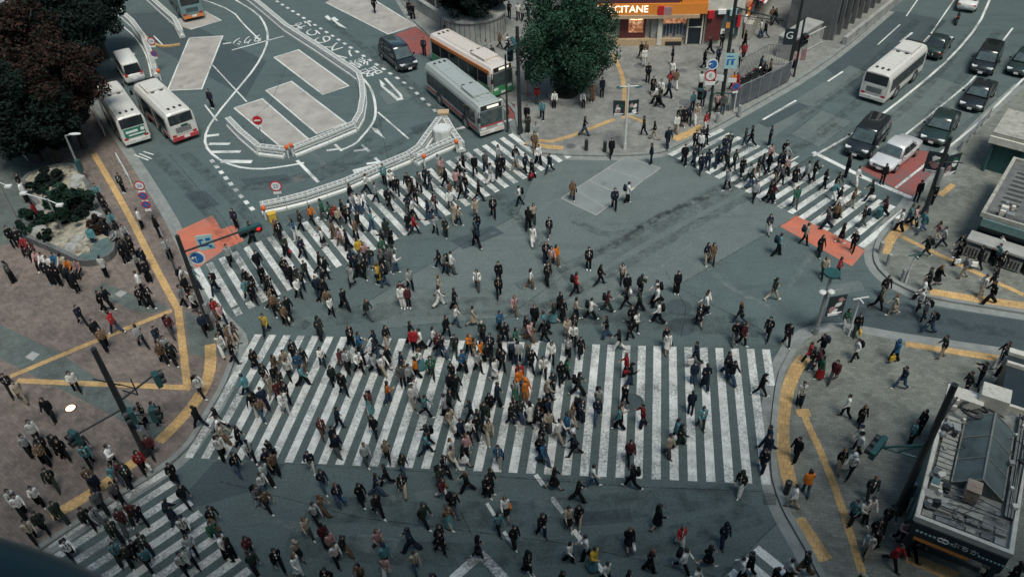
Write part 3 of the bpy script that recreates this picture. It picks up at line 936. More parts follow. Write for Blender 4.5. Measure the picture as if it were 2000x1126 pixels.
b = MB(); b.box((U(1347), -0.24, 4.6), (U(1372) - U(1323), 0.6, 1.2)); b.build('upper_fascia', M['fascia_orange'], shop)
b = MB(); b.box((U(1240), -0.12, 5.6), (U(1322) - U(1164), 0.5, 1.6)); b.build('upper_wall', M['shop_wall'], shop)
t_ = text("L'OCCITANE", 0.86, M['white_lit'], fas, frame((U(1207), -0.665, 3.5), (1, 0, 0), (0, 0, 1)), 'lettering', 0.02)
b = MB(); b.box((U(1284), -0.72, 3.35), (0.5, 0.14, 0.9)); b.build('hanging_sign', M['sign_red'], shop)
b = MB(); b.box((U(1297), -0.72, 3.3), (0.7, 0.14, 0.8)); b.build('hanging_sign', M['cl_P'], shop)

# pale kiosk-like shop beside it
a, c = G(1372, 88, ZP), G(1442, 84, ZP)
shop2 = thing('ticket_shop', a, math.atan2((c - a).y, (c - a).x), 'pale green-grey small shop with posters right of the orange-fronted shop', 'shop')
LW = (c - a).length
b = MB(); b.box((LW / 2, 3.1, 2.6), (LW, 6, 5.2)); b.build('wall', M['shop_wall'], shop2)
b = MB(); b.box((LW / 2, -0.06, 4.1), (LW + 0.1, 0.3, 1.8)); s_ = b.build('fascia', M['pale_trim'], shop2)
for k in range(4):
    b = MB(); b.box((0.5 + k * 0.75, -0.23, 4.5), (0.45, 0.05, 0.5)); b.build('vent', M['steel_grey'], s_)
b = MB(); b.box((LW * 0.24, -0.04, 1.55), (LW * 0.4, 0.12, 2.3)); b.build('poster_window', M['shop_red'], shop2)
b = MB(); b.box((LW * 0.68, -0.04, 1.7), (LW * 0.5, 0.12, 2.0)); w_ = b.build('poster_window', M['glass_blue'], shop2)
for k, m in enumerate(('sign_white', 'fascia_orange', 'sign_white', 'sign_blue')):
    b = MB(); b.box((LW * 0.5 + k * 0.42, -0.12, 1.2 + 0.55 * (k % 2)), (0.34, 0.04, 0.5)); b.build('poster', M[m], w_)

# row of stalls going back to the right
a, c = G(1446, 82, ZP), G(1506, -16, ZP)
sh3 = thing('stall_front', a, math.atan2((c - a).y, (c - a).x), 'shop front with racks of goods and a red and white striped awning at top', 'shop')
LW = (c - a).length
b = MB(); b.box((LW / 2, 2.6, 3), (LW, 5, 6)); b.build('wall', M['shop_wall'], sh3)
b = MB()
for k in range(6):
    b.mi = k % 2
    b.box((LW * 0.56, -0.25 - 0.2 * k, 3.5 - 0.11 * k), (LW * 0.8, 0.205, 0.1))
b.build('awning', [M['sign_red'], M['sign_white']], sh3)
for k in range(5):
    b = MB(); b.box((1.2 + k * 1.4, -0.4, 0.75), (1.1, 0.6, 1.4)); b.build('goods_rack', M['goods'], sh3)

# station wall on the right
a, c = G(1622, 84, 0), G(1775, -36, 0)
st = thing('station_building', a, math.atan2((c - a).y, (c - a).x), 'long dark concrete station building with ribs and dark windows along the road', 'building')
LW = (c - a).length
b = MB(); b.box((LW / 2 + 10, 2.3, 2.4), (LW + 20, 4, 4.8)); b.build('wall', M['concrete_dark'], st)
b = MB(); b.box((LW / 2 + 10, 2.2, 4.95), (LW + 20.4, 4.6, 0.3)); b.build('roof_edge', M['concrete'], st)
for k in range(11):
    b = MB(); b.box((0.3 + k * 1.55, 0.2, 2.4), (0.22, 0.5, 4.6)); b.build('pilaster', M['concrete_dark'], st)
    b = MB(); b.box((1.08 + k * 1.55, 0.27, 2.5), (1.1, 0.1, 2.4)); b.build('window', M['glass_dark'], st)
b = MB(); b.box((LW / 2 + 2, -1.2, 0.42), (LW + 4, 0.35, 0.84)); o = b.build('low_wall', M['concrete'], None)
o.matrix_world = wall_frame(a, c)
tag(o, 'low pale concrete wall along the kerb in front of the station building', 'wall')
a, c = G(1545, 120, ZP), G(1600, 84, ZP)
b = MB(); LW = (c - a).length
b.box((LW / 2, 0.8, 0.9), (LW, 1.4, 1.8))
b.box((LW / 2, 0.8, 1.86), (LW + 0.16, 1.56, 0.14))
o = b.build('vent_block', M['concrete'], None); o.matrix_world = wall_frame(a, c, ZP)
tag(o, 'squat pale concrete vent block beside the red traffic signal pole', 'vent block')
b = MB()
for k in range(7):
    b.box((0.5 + k * 0.28, 0.06, 1.2), (0.13, 0.1, 0.9))
g_ = b.build('louvre', M['black_plastic'], o)
# curved planter wall with a tree
cw = thing('curved_planter', G(925, 62, ZP), 0, 'curved pale panelled planter wall holding a dark tree behind the buses', 'planter')
b = MB(); R0 = 3.05
b.tube([(0, 0, 0), (0, 0, 2.05)], R0, 40)
b.build('wall', M['concrete'], cw)
b = MB()
for k in range(40):
    an = 2 * math.pi * (k + 0.5) / 40
    b.box((math.cos(an) * R0, math.sin(an) * R0, 1.0), (0.05, 0.05, 2.0), an)
b.build('panel_joint', M['concrete_dark'], cw)
b = MB(); b.tube([(0, 0, 2.0), (0, 0, 2.17)], R0 + 0.12, 40); b.build('rim', M['concrete'], cw)
a, c = G(780, -6, ZP), G(868, 52, ZP)
b = MB(); LW = (c - a).length
b.box((LW / 2, 0, 0.55), (LW, 0.35, 1.1)); b.box((LW / 2, 0, 1.15), (LW + 0.05, 0.45, 0.1))
o = b.build('low_wall', M['concrete']); o.matrix_world = wall_frame(a, c, ZP)
tag(o, 'low pale wall ending at the curved planter behind the buses', 'wall')
a, c = G(790, -20, ZP), G(880, 38, ZP)
b = MB(); LW = (c - a).length
b.box((LW / 2, 1.6, 1.8), (LW, 2.6, 3.6)); o = b.build('dark_shelter', M['kiosk_dark']); o.matrix_world = wall_frame(a, c, ZP)
for k in range(5):
    b = MB(); b.box((0.6 + k * LW / 5, 0.22, 1.7), (0.08, 0.16, 3.2)); b.build('post', M['steel_grey'], o)
tag(o, 'dark glazed shelter behind the low pale wall at top centre', 'shelter')
# shelter roof in the top left corner
a = G(-30, 30, 3.0); c = G(96, 12, 3.0)
sh = thing('bus_shelter', (a.x, a.y, 0), math.atan2((c - a).y, (c - a).x), 'grey flat-roofed shelter behind the dark trees at the top left', 'shelter')
LW = (c - a).length
b = MB(); b.box((LW / 2, 2.0, 3.05), (LW, 4.5, 0.22)); b.build('roof', M['roof_grey'], sh)
for x in (0.4, LW - 0.4):
    for y in (0.4, 3.8):
        b = MB(); b.cyl((x, y, 0), 0.08, 2.95, 10); b.build('post', M['steel_grey'], sh)

# ---- the stair kiosk at the lower right
KZ = 3.25
FL, FR, BL = G(1791, 1008, KZ), G(1974, 1080, KZ), G(1845, 751, KZ)
u = (FR - FL); KW = u.length; KD = (BL - FL).length
ang = math.atan2(u.y, u.x)
kx = Vector((math.cos(ang), math.sin(ang), 0)); ky = Vector((-kx.y, kx.x, 0))
if (BL - FL).dot(kx) != 0: KD = (BL - FL).dot(ky)
k2 = thing('stair_kiosk', (FL.x, FL.y, ZP), ang, 'flat-roofed stair kiosk with glass roof ridge and dark lettered fascia at lower right', 'kiosk')
rz = KZ - ZP
b = MB(); b.box((KW / 2, KD / 2, rz - 0.28), (KW, KD, 0.3)); b.build('roof', M['roof_grey'], k2)
b = MB()
for (x, y, w, d) in ((KW / 2, 0, KW + 0.16, 0.16), (KW / 2, KD, KW + 0.16, 0.16), (0, KD / 2, 0.16, KD - 0.16), (KW, KD / 2, 0.16, KD - 0.16)):
    b.box((x, y, rz - 0.06), (w, d, 0.3))
b.build('roof_trim', M['pale_trim'], k2)
b = MB(); b.box((KW / 2, -0.06, rz - 0.62), (KW + 0.05, 0.14, 0.8)); fa = b.build('fascia', M['kiosk_dark'], k2)
text('しぶちか', 0.34, M['kiosk_letter'], fa, frame((KW * 0.53, -0.136, rz - 0.62), (1, 0, 0), (0, 0, 1)))
b = MB()
for sx in (-0.1, 0.1):
    pts = [(KW * 0.345 + sx * 0.8 + 0.12 * math.cos(t * math.pi / 8), -0.15, rz - 0.62 + 0.11 * math.sin(t * math.pi / 8)) for t in range(17)]
    b.tube(pts, 0.022, 6)
b.build('emblem', M['kiosk_letter'], fa)
b = MB()
for k in range(9): b.box((KW * 0.06 + k * 0.16, -0.136, rz - 0.62 - 0.02), (0.1, 0.02, 0.1))
for k in range(9): b.box((KW * 0.74 + k * 0.14, -0.136, rz - 0.7), (0.08, 0.02, 0.08))
b.build('lettering', M['sign_cyan'], fa)
b = MB(); b.box((KW * 0.36, -0.07, rz - 1.12), (KW * 0.6, 0.12, 0.2)); b.build('orange_band', M['fascia_orange'], k2)
b = MB(); b.box((0.05, KD / 2 + 0.6, (rz - 0.4) / 2), (0.14, KD - 1.6, rz - 0.45)); b.build('side_wall', M['kiosk_teal'], k2)
b = MB(); b.box((KW - 0.05, KD / 2 + 0.6, (rz - 0.4) / 2), (0.14, KD - 1.6, rz - 0.45)); b.build('side_wall', M['kiosk_teal'], k2)
b = MB(); b.box((KW / 2, KD - 0.1, (rz - 0.4) / 2), (KW - 0.3, 0.14, rz - 0.45)); b.build('back_wall', M['kiosk_dark'], k2)
for x in (0.12, KW - 0.12):
    b = MB(); b.box((x, 0.3, (rz - 0.42) / 2), (0.2, 0.2, rz - 0.42)); b.build('column', M['kiosk_dark'], k2)
b = MB()
for k in range(8): b.box((KW / 2, 1.2 + k * 0.3, 0.002 - 0.0 + 0.02 * (8 - k)), (KW - 0.6, 0.3, 0.04 * (8 - k)))
b.build('stair', M['concrete_dark'], k2)
gx0, gx1, gy0, gy1 = KW * 0.27, KW * 0.84, KD * 0.30, KD * 0.80
gm = (gx0 + gx1) / 2
b = MB()
b.add([(gx0, gy0, rz), (gx0, gy1, rz), (gm, gy1, rz + 0.75), (gm, gy0, rz + 0.75), (gx1, gy0, rz), (gx1, gy1, rz), (gx0, gy0, rz - 0.2), (gx0, gy1, rz - 0.2), (gx1, gy0, rz - 0.2), (gx1, gy1, rz - 0.2)],
      [(0, 3, 2, 1), (3, 4, 5, 2), (0, 4, 3), (1, 2, 5), (0, 1, 7, 6), (4, 8, 9, 5), (0, 6, 8, 4), (1, 5, 9, 7)])
sk = b.build('skylight', M['skylight'], k2)
b = MB()
for t in (0, 0.33, 0.66, 1):
    y = gy0 + (gy1 - gy0) * t
    b.bar((gx0, y, rz + 0.02), (gm, y, rz + 0.77), 0.05); b.bar((gm, y, rz + 0.77), (gx1, y, rz + 0.02), 0.05)
b.bar((gm, gy0, rz + 0.78), (gm, gy1, rz + 0.78), 0.07); b.bar((gx0, gy0, rz + 0.02), (gx0, gy1, rz + 0.02), 0.06); b.bar((gx1, gy0, rz + 0.02), (gx1, gy1, rz + 0.02), 0.06)
b.build('glazing_bar', M['pipe'], sk)
b = MB(); b.box((KW * 0.49, KD * 0.25, rz + 0.3), (0.52, 0.62, 0.7)); b.box((KW * 0.49, KD * 0.25, rz + 0.67), (0.56, 0.66, 0.05)); b.build('roof_box', paint('rusty_roof_box', (0.30, 0.24, 0.19), 0.75, 0.3, 2.5, dirt=((0.24, 0.10, 0.065), 2.6, 0.52)), k2, bevel=0.03)
b = MB(); b.box((KW * 0.52, KD * 0.95, rz + 0.45), (1.15, 0.9, 0.9)); b.build('air_unit', M['pale_trim'], k2, bevel=0.03)
b = MB(); b.box((KW * 0.24, KD * 0.9, rz + 0.25), (1.2, 0.6, 0.5)); b.build('air_unit', M['pale_trim'], k2, bevel=0.03)
random.seed(3)
for k in range(13):
    y = KD * 0.31 + k * KD * 0.036
    b = MB(); b.box((KW * 0.15, y, rz + 0.02), (KW * 0.17, KD * 0.028, 0.16)); b.build('roof_slab', M['roof_beige'], k2)
for k in range(12):
    x = KW * (0.1 + 0.8 * random.random()); y = KD * random.uniform(0.03, 0.2)
    if abs(x - KW * 0.49) < 0.9 and y > KD * 0.16: continue
    b = MB(); b.box((x, y, rz + 0.03), (random.uniform(0.5, 1.1), 0.3, 0.14 + 0.02 * k / 12)); b.build('roof_slab', M['roof_beige' if k % 3 else 'roof_grey'], k2)
for k in range(7):
    y = KD * (0.04 + 0.034 * k)
    xa, xb_ = KW * random.uniform(0.04, 0.3), KW * random.uniform(0.6, 0.96)
    b = MB(); b.tube([(xa, y, rz + 0.12 + 0.01 * k), (KW * random.uniform(0.4, 0.6), y + random.uniform(-0.15, 0.15), rz + 0.14 + 0.01 * k), (xb_, y + random.uniform(-0.2, 0.2), rz + 0.1 + 0.01 * k)], random.choice((0.018, 0.024, 0.03)), 6); b.build('roof_pipe', M['pipe' if k % 2 else 'black_plastic'], k2)
for k in range(16):
    gx_, gy_ = k % 6, k // 6
    x, y = KW * (0.11 + 0.155 * gx_ + random.uniform(-0.01, 0.01)), KD * (0.05 + 0.06 * gy_)
    if abs(x - KW * 0.49) < 0.5 and y > KD * 0.14: continue
    b = MB(); b.box((x, y, rz - 0.09 + 0.004 * k), (KW * random.uniform(0.1, 0.14), KD * random.uniform(0.03, 0.05), 0.1)); b.build('roof_panel', M[random.choice(('roof_beige', 'roof_grey', 'concrete', 'concrete_dark', 'roof_beige'))], k2)
for k in range(9):
    b = MB(); b.box((KW * random.uniform(0.08, 0.3), KD * random.uniform(0.22, 0.32), rz + 0.02 + 0.008 * k), (random.uniform(0.2, 0.5), random.uniform(0.15, 0.4), random.uniform(0.2, 0.4))); b.build('roof_unit', M[random.choice(('steel_dark', 'kiosk_teal', 'concrete_dark', 'pale_trim'))], k2)
for k in range(10):
    x = KW * (0.87 + 0.011 * k)
    b = MB(); b.tube([(x, KD * 0.2, rz + 0.1), (x + random.uniform(-0.1, 0.1), KD * random.uniform(0.4, 0.6), rz + 0.14), (x, KD * 0.95, rz + 0.1)], 0.028, 6); b.build('roof_pipe', M['pipe' if k % 3 else 'black_plastic'], k2)
for k in range(6):
    y = KD * (0.83 + 0.025 * k)
    b = MB(); b.tube([(KW * 0.25, y, rz + 0.06), (KW * 0.38, y + 0.2, rz + 0.3), (KW * 0.7, y, rz + 0.08)], 0.03, 6); b.build('roof_pipe', M['pipe' if k % 2 else 'black_plastic'], k2)
b = MB(); b.tube([(KW * 0.33 + 0.55 * math.cos(t * 0.52), KD * 0.82 + 0.45 * math.sin(t * 0.52), rz + 0.42) for t in range(13)], 0.06, 8); b.build('duct_ring', M['black_plastic'], k2)

# second, darker roof behind it on the right edge
o_ = k2.matrix_basis
a = G(1946, 800, KZ - 0.6); 
k2b = thing('stair_kiosk', (a.x, a.y, ZP), ang, 'dark roofed stair entrance with pale beams behind the lettered kiosk, right edge', 'kiosk')
b = MB(); b.box((2.6, 2.2, 2.35), (5, 4.4, 0.25)); b.build('roof', M['kiosk_dark'], k2b)
for y, w in ((0.25, 0.0), (3.4, 0.0), (4.3, 0.0)):
    b = MB(); b.box((2.6, y, 2.58), (5.1, 0.35 if y > 3.5 else 0.16, 0.2)); b.build('roof_beam', M['pale_trim'], k2b)
for x in (0.2, 5.0):
    b = MB(); b.box((x, 2.2, 1.1), (0.14, 4.2, 2.2)); b.build('side_wall', M['kiosk_dark'], k2b)

# ---- the upper right kiosk
b0 = G(1891, 482, ZP)
KZ1 = zof(b0, 418)
FL, FR, BL = G(1919, 418, KZ1), G(2000, 443, KZ1), G(1938.6, 300, KZ1)
u = FR - FL; ang1 = math.atan2(u.y, u.x)
kx = Vector((math.cos(ang1), math.sin(ang1), 0)); ky = Vector((-kx.y, kx.x, 0))
KD1 = (BL - FL).dot(ky); KW1 = 6.2
k1 = thing('stair_kiosk', (FL.x, FL.y, ZP), ang1, 'grey stair kiosk with vent grilles and roof machinery beside the waiting cars', 'kiosk')
rz = KZ1 - ZP
b = MB(); b.box((KW1 / 2, KD1 / 2, rz - 0.2), (KW1, KD1, 0.3)); b.build('roof', M['concrete_dark'], k1)
b = MB()
b.box((KW1 / 2, 0, rz), (KW1 + 0.2, 0.14, 0.3)); b.box((0, KD1 / 2, rz), (0.2, KD1 - 0.2, 0.3)); b.box((KW1 / 2, KD1, rz), (KW1 + 0.2, 0.2, 0.3))
b.build('roof_trim', M['roof_beige'], k1)
b = MB(); b.box((KW1 / 2 + 0.1, -0.12, rz - 0.42), (KW1, 0.16, 0.5)); fa = b.build('fascia', M['kiosk_teal'], k1)
b = MB(); b.box((KW1 / 2, 0.2, (rz - 0.7) / 2), (KW1 - 0.1, 0.2, rz - 0.7)); b.build('front_wall', M['kiosk_dark'], k1)
b = MB(); b.box((0.05, KD1 / 2, (rz - 0.4) / 2), (0.14, KD1 - 0.3, rz - 0.4)); b.build('side_wall', M['kiosk_teal'], k1)
b = MB(); b.box((KW1 / 2 - 0.2, -0.65, rz - 1.25), (KW1, 1.1, 0.14)); b.build('canopy', M['concrete'], k1)
for k in range(3):
    b = MB(); b.box((0.55 + k * 1.75, -0.85, 0.45), (1.4, 0.5, 0.7))
    v_ = b.build('vent_grille', M['concrete'], k1)
    b = MB()
    for j in range(7):
        b.box((0.0 + 0.55 + k * 1.75 - 0.54 + j * 0.18, -1.115, 0.45), (0.08, 0.04, 0.5))
    b.build('grille_slot', M['black_plastic'], v_)
b = MB(); b.add([(KW1 * 0.34, KD1 * 0.25, rz + 0.1), (KW1 * 0.34, KD1 * 0.85, rz + 0.1), (KW1 * 0.6, KD1 * 0.85, rz + 0.5), (KW1 * 0.6, KD1 * 0.25, rz + 0.5), (KW1 * 0.86, KD1 * 0.25, rz + 0.1), (KW1 * 0.86, KD1 * 0.85, rz + 0.1),
       (KW1 * .34, KD1 * .25, rz - .1), (KW1 * .34, KD1 * .85, rz - .1), (KW1 * .86, KD1 * .25, rz - .1), (KW1 * .86, KD1 * .85, rz - .1)],
      [(0, 3, 2, 1), (3, 4, 5, 2), (0, 4, 3), (1, 2, 5), (0, 1, 7, 6), (4, 8, 9, 5), (0, 6, 8, 4), (1, 5, 9, 7)])
b.build('roof_hood', M['concrete_dark'], k1)
for k in range(10):
    b = MB(); b.box((KW1 * 0.17, KD1 * (0.12 + k * 0.075), rz + 0.05), (KW1 * 0.16, 0.08, 0.12)); b.build('roof_rib', M['pipe'], k1)
for k in range(16):
    b = MB(); b.box((random.uniform(0.7, KW1 - 0.5), random.uniform(0.3, 1.5), rz + 0.15 + 0.008 * k), (random.uniform(0.15, 0.5), random.uniform(0.15, 0.4), random.uniform(0.25, 0.5))); b.build('air_unit', M['pale_trim' if k % 2 else 'steel_grey'], k1, bevel=0.02)
for k in range(3):
    b = MB(); b.tube([(0.3, 0.3 + 0.12 * k, rz + 0.25), (KW1 * 0.3, 0.4 + 0.12 * k, rz + 0.3), (KW1, 0.3 + 0.12 * k, rz + 0.25)], 0.03, 6); b.build('roof_pipe', M['pipe'], k1)
a = G(1938, 262, 2.9)
k0 = thing('stair_kiosk', (a.x, a.y, ZP), ang1, 'kiosk with two beige roof panels and dark green sides beside the lane line', 'kiosk')
b = MB(); b.box((3, 2.0, 2.8), (6, 4.0, 0.3)); r_ = b.build('roof', M['roof_beige'], k0)
b = MB(); b.box((2.05, 2.0, 2.97), (0.08, 4.0, 0.06)); b.build('roof_joint', M['steel_dark'], r_)
b = MB(); b.box((3, -0.1, 2.45), (6.1, 0.14, 0.5)); b.build('fascia', M['pale_trim'], k0)
b = MB(); b.box((3, 2.1, 1.3), (5.6, 3.6, 2.6)); b.build('wall', M['steel_teal'], k0)
for x in (0.25, 2.2, 4.2):
    b = MB(); b.cyl((x, 0.05, 0), 0.12, 2.6, 12); b.build('column', M['steel_teal'], k0)

# ---- planted island on the left plaza
PLANT = [(48, 459), (62, 432), (84, 405), (52, 375), (43, 345), (100, 325), (142, 320), (162, 342), (199, 419), (213, 442), (224, 484), (205, 503), (160, 511), (128, 493)]
P = smooth_path([G(x, y, 0.5) for x, y in PLANT + PLANT[:1]], 1)[:-1]
pl = thing('planted_island', (P[0].x, P[0].y, ZP), 0, 'raised earth island with shrubs and a shallow pond on the left plaza', 'planter')
o0 = Vector((P[0].x, P[0].y, ZP))
Q = [p - o0 for p in P]
b = MB(); b.prism([(q.x, q.y) for q in Q], 0, 0.42); b.build('earth_bed', M['sandstone'], pl)
b = MB(); b.ribbon([Vector((q.x, q.y, 0)) for q in Q], 0.3, 0, 0.47, True); b.build('stone_edge', M['concrete_dark'], pl)
PO = [G(x, y, 0.6) - o0 for x, y in ((153, 500), (168, 488), (184, 474), (200, 466), (215, 462), (222, 483), (201, 502), (170, 509))]
b = MB(); b.prism([(q.x, q.y) for q in smooth_path(PO + PO[:1], 1)[:-1]], 0.3, 0.475); b.build('pond', M['pond'], pl)
random.seed(11)
for k in range(26):
    x, y = random.uniform(55, 215), random.uniform(328, 505)
    p = G(x, y, 0.55) - o0
    if not inside((p.x, p.y), [(q.x, q.y) for q in Q]): continue
    s = random.uniform(0.25, 0.75)
    b = MB()
    n = 9
    rings = []
    for zz, rr in ((0.35, 1.0), (0.42 + s * 0.3, 0.9), (0.42 + s * 0.55, 0.5)):
        rings.append([(p.x + s * rr * math.cos(2 * math.pi * j / n) * random.uniform(0.75, 1.2), p.y + 0.7 * s * rr * math.sin(2 * math.pi * j / n) * random.uniform(0.75, 1.2), zz) for j in range(n)])
    b.loft(rings); b.build('rock', M['concrete' if k % 2 else 'sandstone'], pl)

p = G(138, 797, ZP)  # added glowing disc stands in for a lamp's reflection in window glass
b = MB(); b.tube([(0, 0, 0), (0, 0, 0.03)], 0.3, 24); o = b.build('glare_disc', M['steel_dark'], loc=(p.x, p.y, ZP))
b = MB(); b.tube([(0, 0, 0.03), (0, 0, 0.035)], 0.24, 24); b.build('glare_glow', M['warm_lamp_and_glare'], o)
tag(o, 'warm glowing disc added for window-glass glare on the left plaza', 'glare disc')

# roof clutter of the lettered kiosk: cables, small vents, brackets
random.seed(21)
rz2 = KZ - ZP
for k in range(22):
    side = random.random() < 0.5
    x = KW * (random.uniform(0.04, 0.25) if side else random.uniform(0.85, 0.97)); y = KD * random.uniform(0.05, 0.95)
    b = MB(); s_ = random.uniform(0.1, 0.28)
    if k % 3: b.box((x, y, rz2 + 0.08 + s_ / 2), (s_, s_ * random.uniform(0.6, 1.6), s_), rz=random.uniform(0, 1))
    else: b.cyl((x, y, rz2 + 0.05), s_ * 0.4, s_ * 1.4, 10)
    b.build('roof_unit', M[random.choice(('steel_dark', 'concrete', 'black_plastic', 'pale_trim', 'steel_grey'))], k2)
for k in range(9):
    y0_ = KD * random.uniform(0.03, 0.9); x0_ = KW * random.uniform(0.05, 0.9)
    pts = [(x0_, y0_, rz2 + 0.1)]
    for j in range(6): pts.append((min(KW * 0.96, max(KW * 0.04, pts[-1][0] + random.uniform(-0.6, 0.6))), min(KD * 0.97, pts[-1][1] + random.uniform(-0.1, 0.5)), rz2 + random.uniform(0.08, 0.2)))
    b = MB(); b.tube(smooth_path(pts, 2), 0.014, 5); b.build('cable', M['black_plastic' if k % 3 else 'pipe'], k2)
# unseen tall blocks, added and sized to shade the edges of the view
def block(x0, x1, y0, y1, h, lab, floors):
    t = thing('shade_block', ((x0 + x1) / 2, (y0 + y1) / 2, 0), 0, lab, 'building')
    b = MB(); b.box((0, 0, h / 2), (x1 - x0, y1 - y0, h)); b.build('wall', M['concrete_dark'], t)
    for k in range(floors):
        z = h * (k + 0.55) / floors
        b = MB(); b.box((0, 0, z), (x1 - x0 + 0.06, y1 - y0 + 0.06, h / floors * 0.45)); b.build('window', M['glass_dark'], t)
    b = MB(); b.box((0, 0, h + 0.4), (x1 - x0 - 2, y1 - y0 - 2, 0.8)); b.build('roof', M['concrete'], t)
block(-38, 38, -34, -0.9, 55, 'unseen banded tower behind the viewing deck, height set to shade the foreground', 12)
block(-112, -69, 12, 96, 32, 'unseen banded block added left of the brick plaza to shade that edge', 8)
block(66, 110, 8, 74, 34, 'unseen banded block added right of the kiosks to shade that edge', 8)
block(36, 104, 92, 122, 46, 'unseen banded tower added beyond the right-hand road to shade that edge', 12)
block(-92, -24, 99, 126, 42, 'unseen banded tower added beyond the bus loop to shade that edge', 11)

# small frontage detail right of the orange shop
for k, (x, z, w, h, m) in enumerate(((0.35, 2.9, 0.5, 0.7, 'sign_red'), (1.3, 3.1, 0.7, 0.4, 'sign_white'), (2.3, 3.0, 0.6, 0.6, 'sign_cyan'), (2.9, 2.2, 0.3, 1.1, 'sign_red'))):
    b = MB(); b.box((x, -0.3 - 0.01 * k, z), (w, 0.2, h)); b.build('sign_box', M[m], shop2, bevel=0.02)
for k in range(8):
    x = 0.5 + k * 0.95
    b = MB(); b.box((x, -0.1, 2.0 + 0.2 * (k % 3)), (0.75, 0.16, 0.5 + 0.25 * (k % 2))); b.build('sign_box', M[('sign_white', 'fascia_orange', 'sign_red', 'sign_cyan', 'cl_P', 'sign_white', 'yellow_box', 'sign_blue')[k]], sh3)
b = MB(); b.box((4.0, -0.12, 3.3), (7.0, 0.2, 0.5)); b.build('lit_fascia', M['shop_glow'], sh3)
# ------------------------------------------------------------------ vehicles
M['bus_white'] = paint('bus_white_paint', (0.60, 0.58, 0.54), 0.4, 0.06, coat=0.3, dirt=((0.45, 0.43, 0.4), 0.7, 0.58))
M['bus_pale'] = paint('bus_pale_pink_paint', (0.60, 0.54, 0.49), 0.4, 0.06, coat=0.3, dirt=((0.45, 0.41, 0.38), 0.7, 0.58))
M['bus_grey'] = paint('bus_grey_paint', (0.34, 0.37, 0.35), 0.4, 0.06, coat=0.3, dirt=((0.25, 0.27, 0.26), 0.7, 0.6))
M['bus_green'] = paint('bus_green_paint', (0.05, 0.24, 0.10), 0.35, 0.06, coat=0.3)
M['bus_orange'] = paint('bus_orange_paint', (0.60, 0.20, 0.06), 0.4, 0.06)
M['bus_red'] = paint('bus_red_paint', (0.42, 0.045, 0.05), 0.4, 0.06)
M['bus_dark'] = paint('bus_teal_paint', (0.16, 0.24, 0.25), 0.4, 0.06)
M['ad_green'] = paint('green_advert', (0.02, 0.17, 0.11), 0.4, 0.3, 2.0)
M['car_black'] = paint('black_car_paint', (0.013, 0.016, 0.018), 0.22, 0.05, coat=0.6)
M['car_green'] = paint('dark_green_car_paint', (0.018, 0.034, 0.03), 0.22, 0.05, coat=0.6)
M['car_silver'] = paint('silver_car_paint', (0.66, 0.65, 0.65), 0.3, 0.04, metal=0.25, coat=0.6)
M['car_white'] = paint('white_van_paint', (0.62, 0.61, 0.58), 0.35, 0.05, coat=0.4)
M['display'] = glow('bus_display', (0.9, 0.85, 0.7), 0.35)

def wheel(parent, x, y, r, w=0.24):
    b = MB(); b.disc_y((0, 0, 0), r, w, 22)
    t = b.build('wheel', M['rubber'], parent, loc=(x, y, r))
    b = MB(); b.disc_y((0, 0, 0), r * 0.6, w + 0.025, 16); b.disc_y((0, 0, 0), r * 0.2, w + 0.05, 10)
    b.build('rim', M['rim'], t)
    return t

def place(near, far, side, L, W, toward, z=0.25):
    """near/far: lower corners of the visible long side; side 'l'/'r' = that side is on the picture's left or right"""
    n, f_ = G(*near, z), G(*far, z)
    d = (n - f_); d.z = 0; d.normalize()
    perp = Vector((-d.y, d.x, 0)) if side == 'l' else Vector((d.y, -d.x, 0))
    c = n - d * (L / 2) + perp * (W / 2)
    h = d if toward else -d
    return (c.x, c.y, 0.0), math.atan2(h.y, h.x)

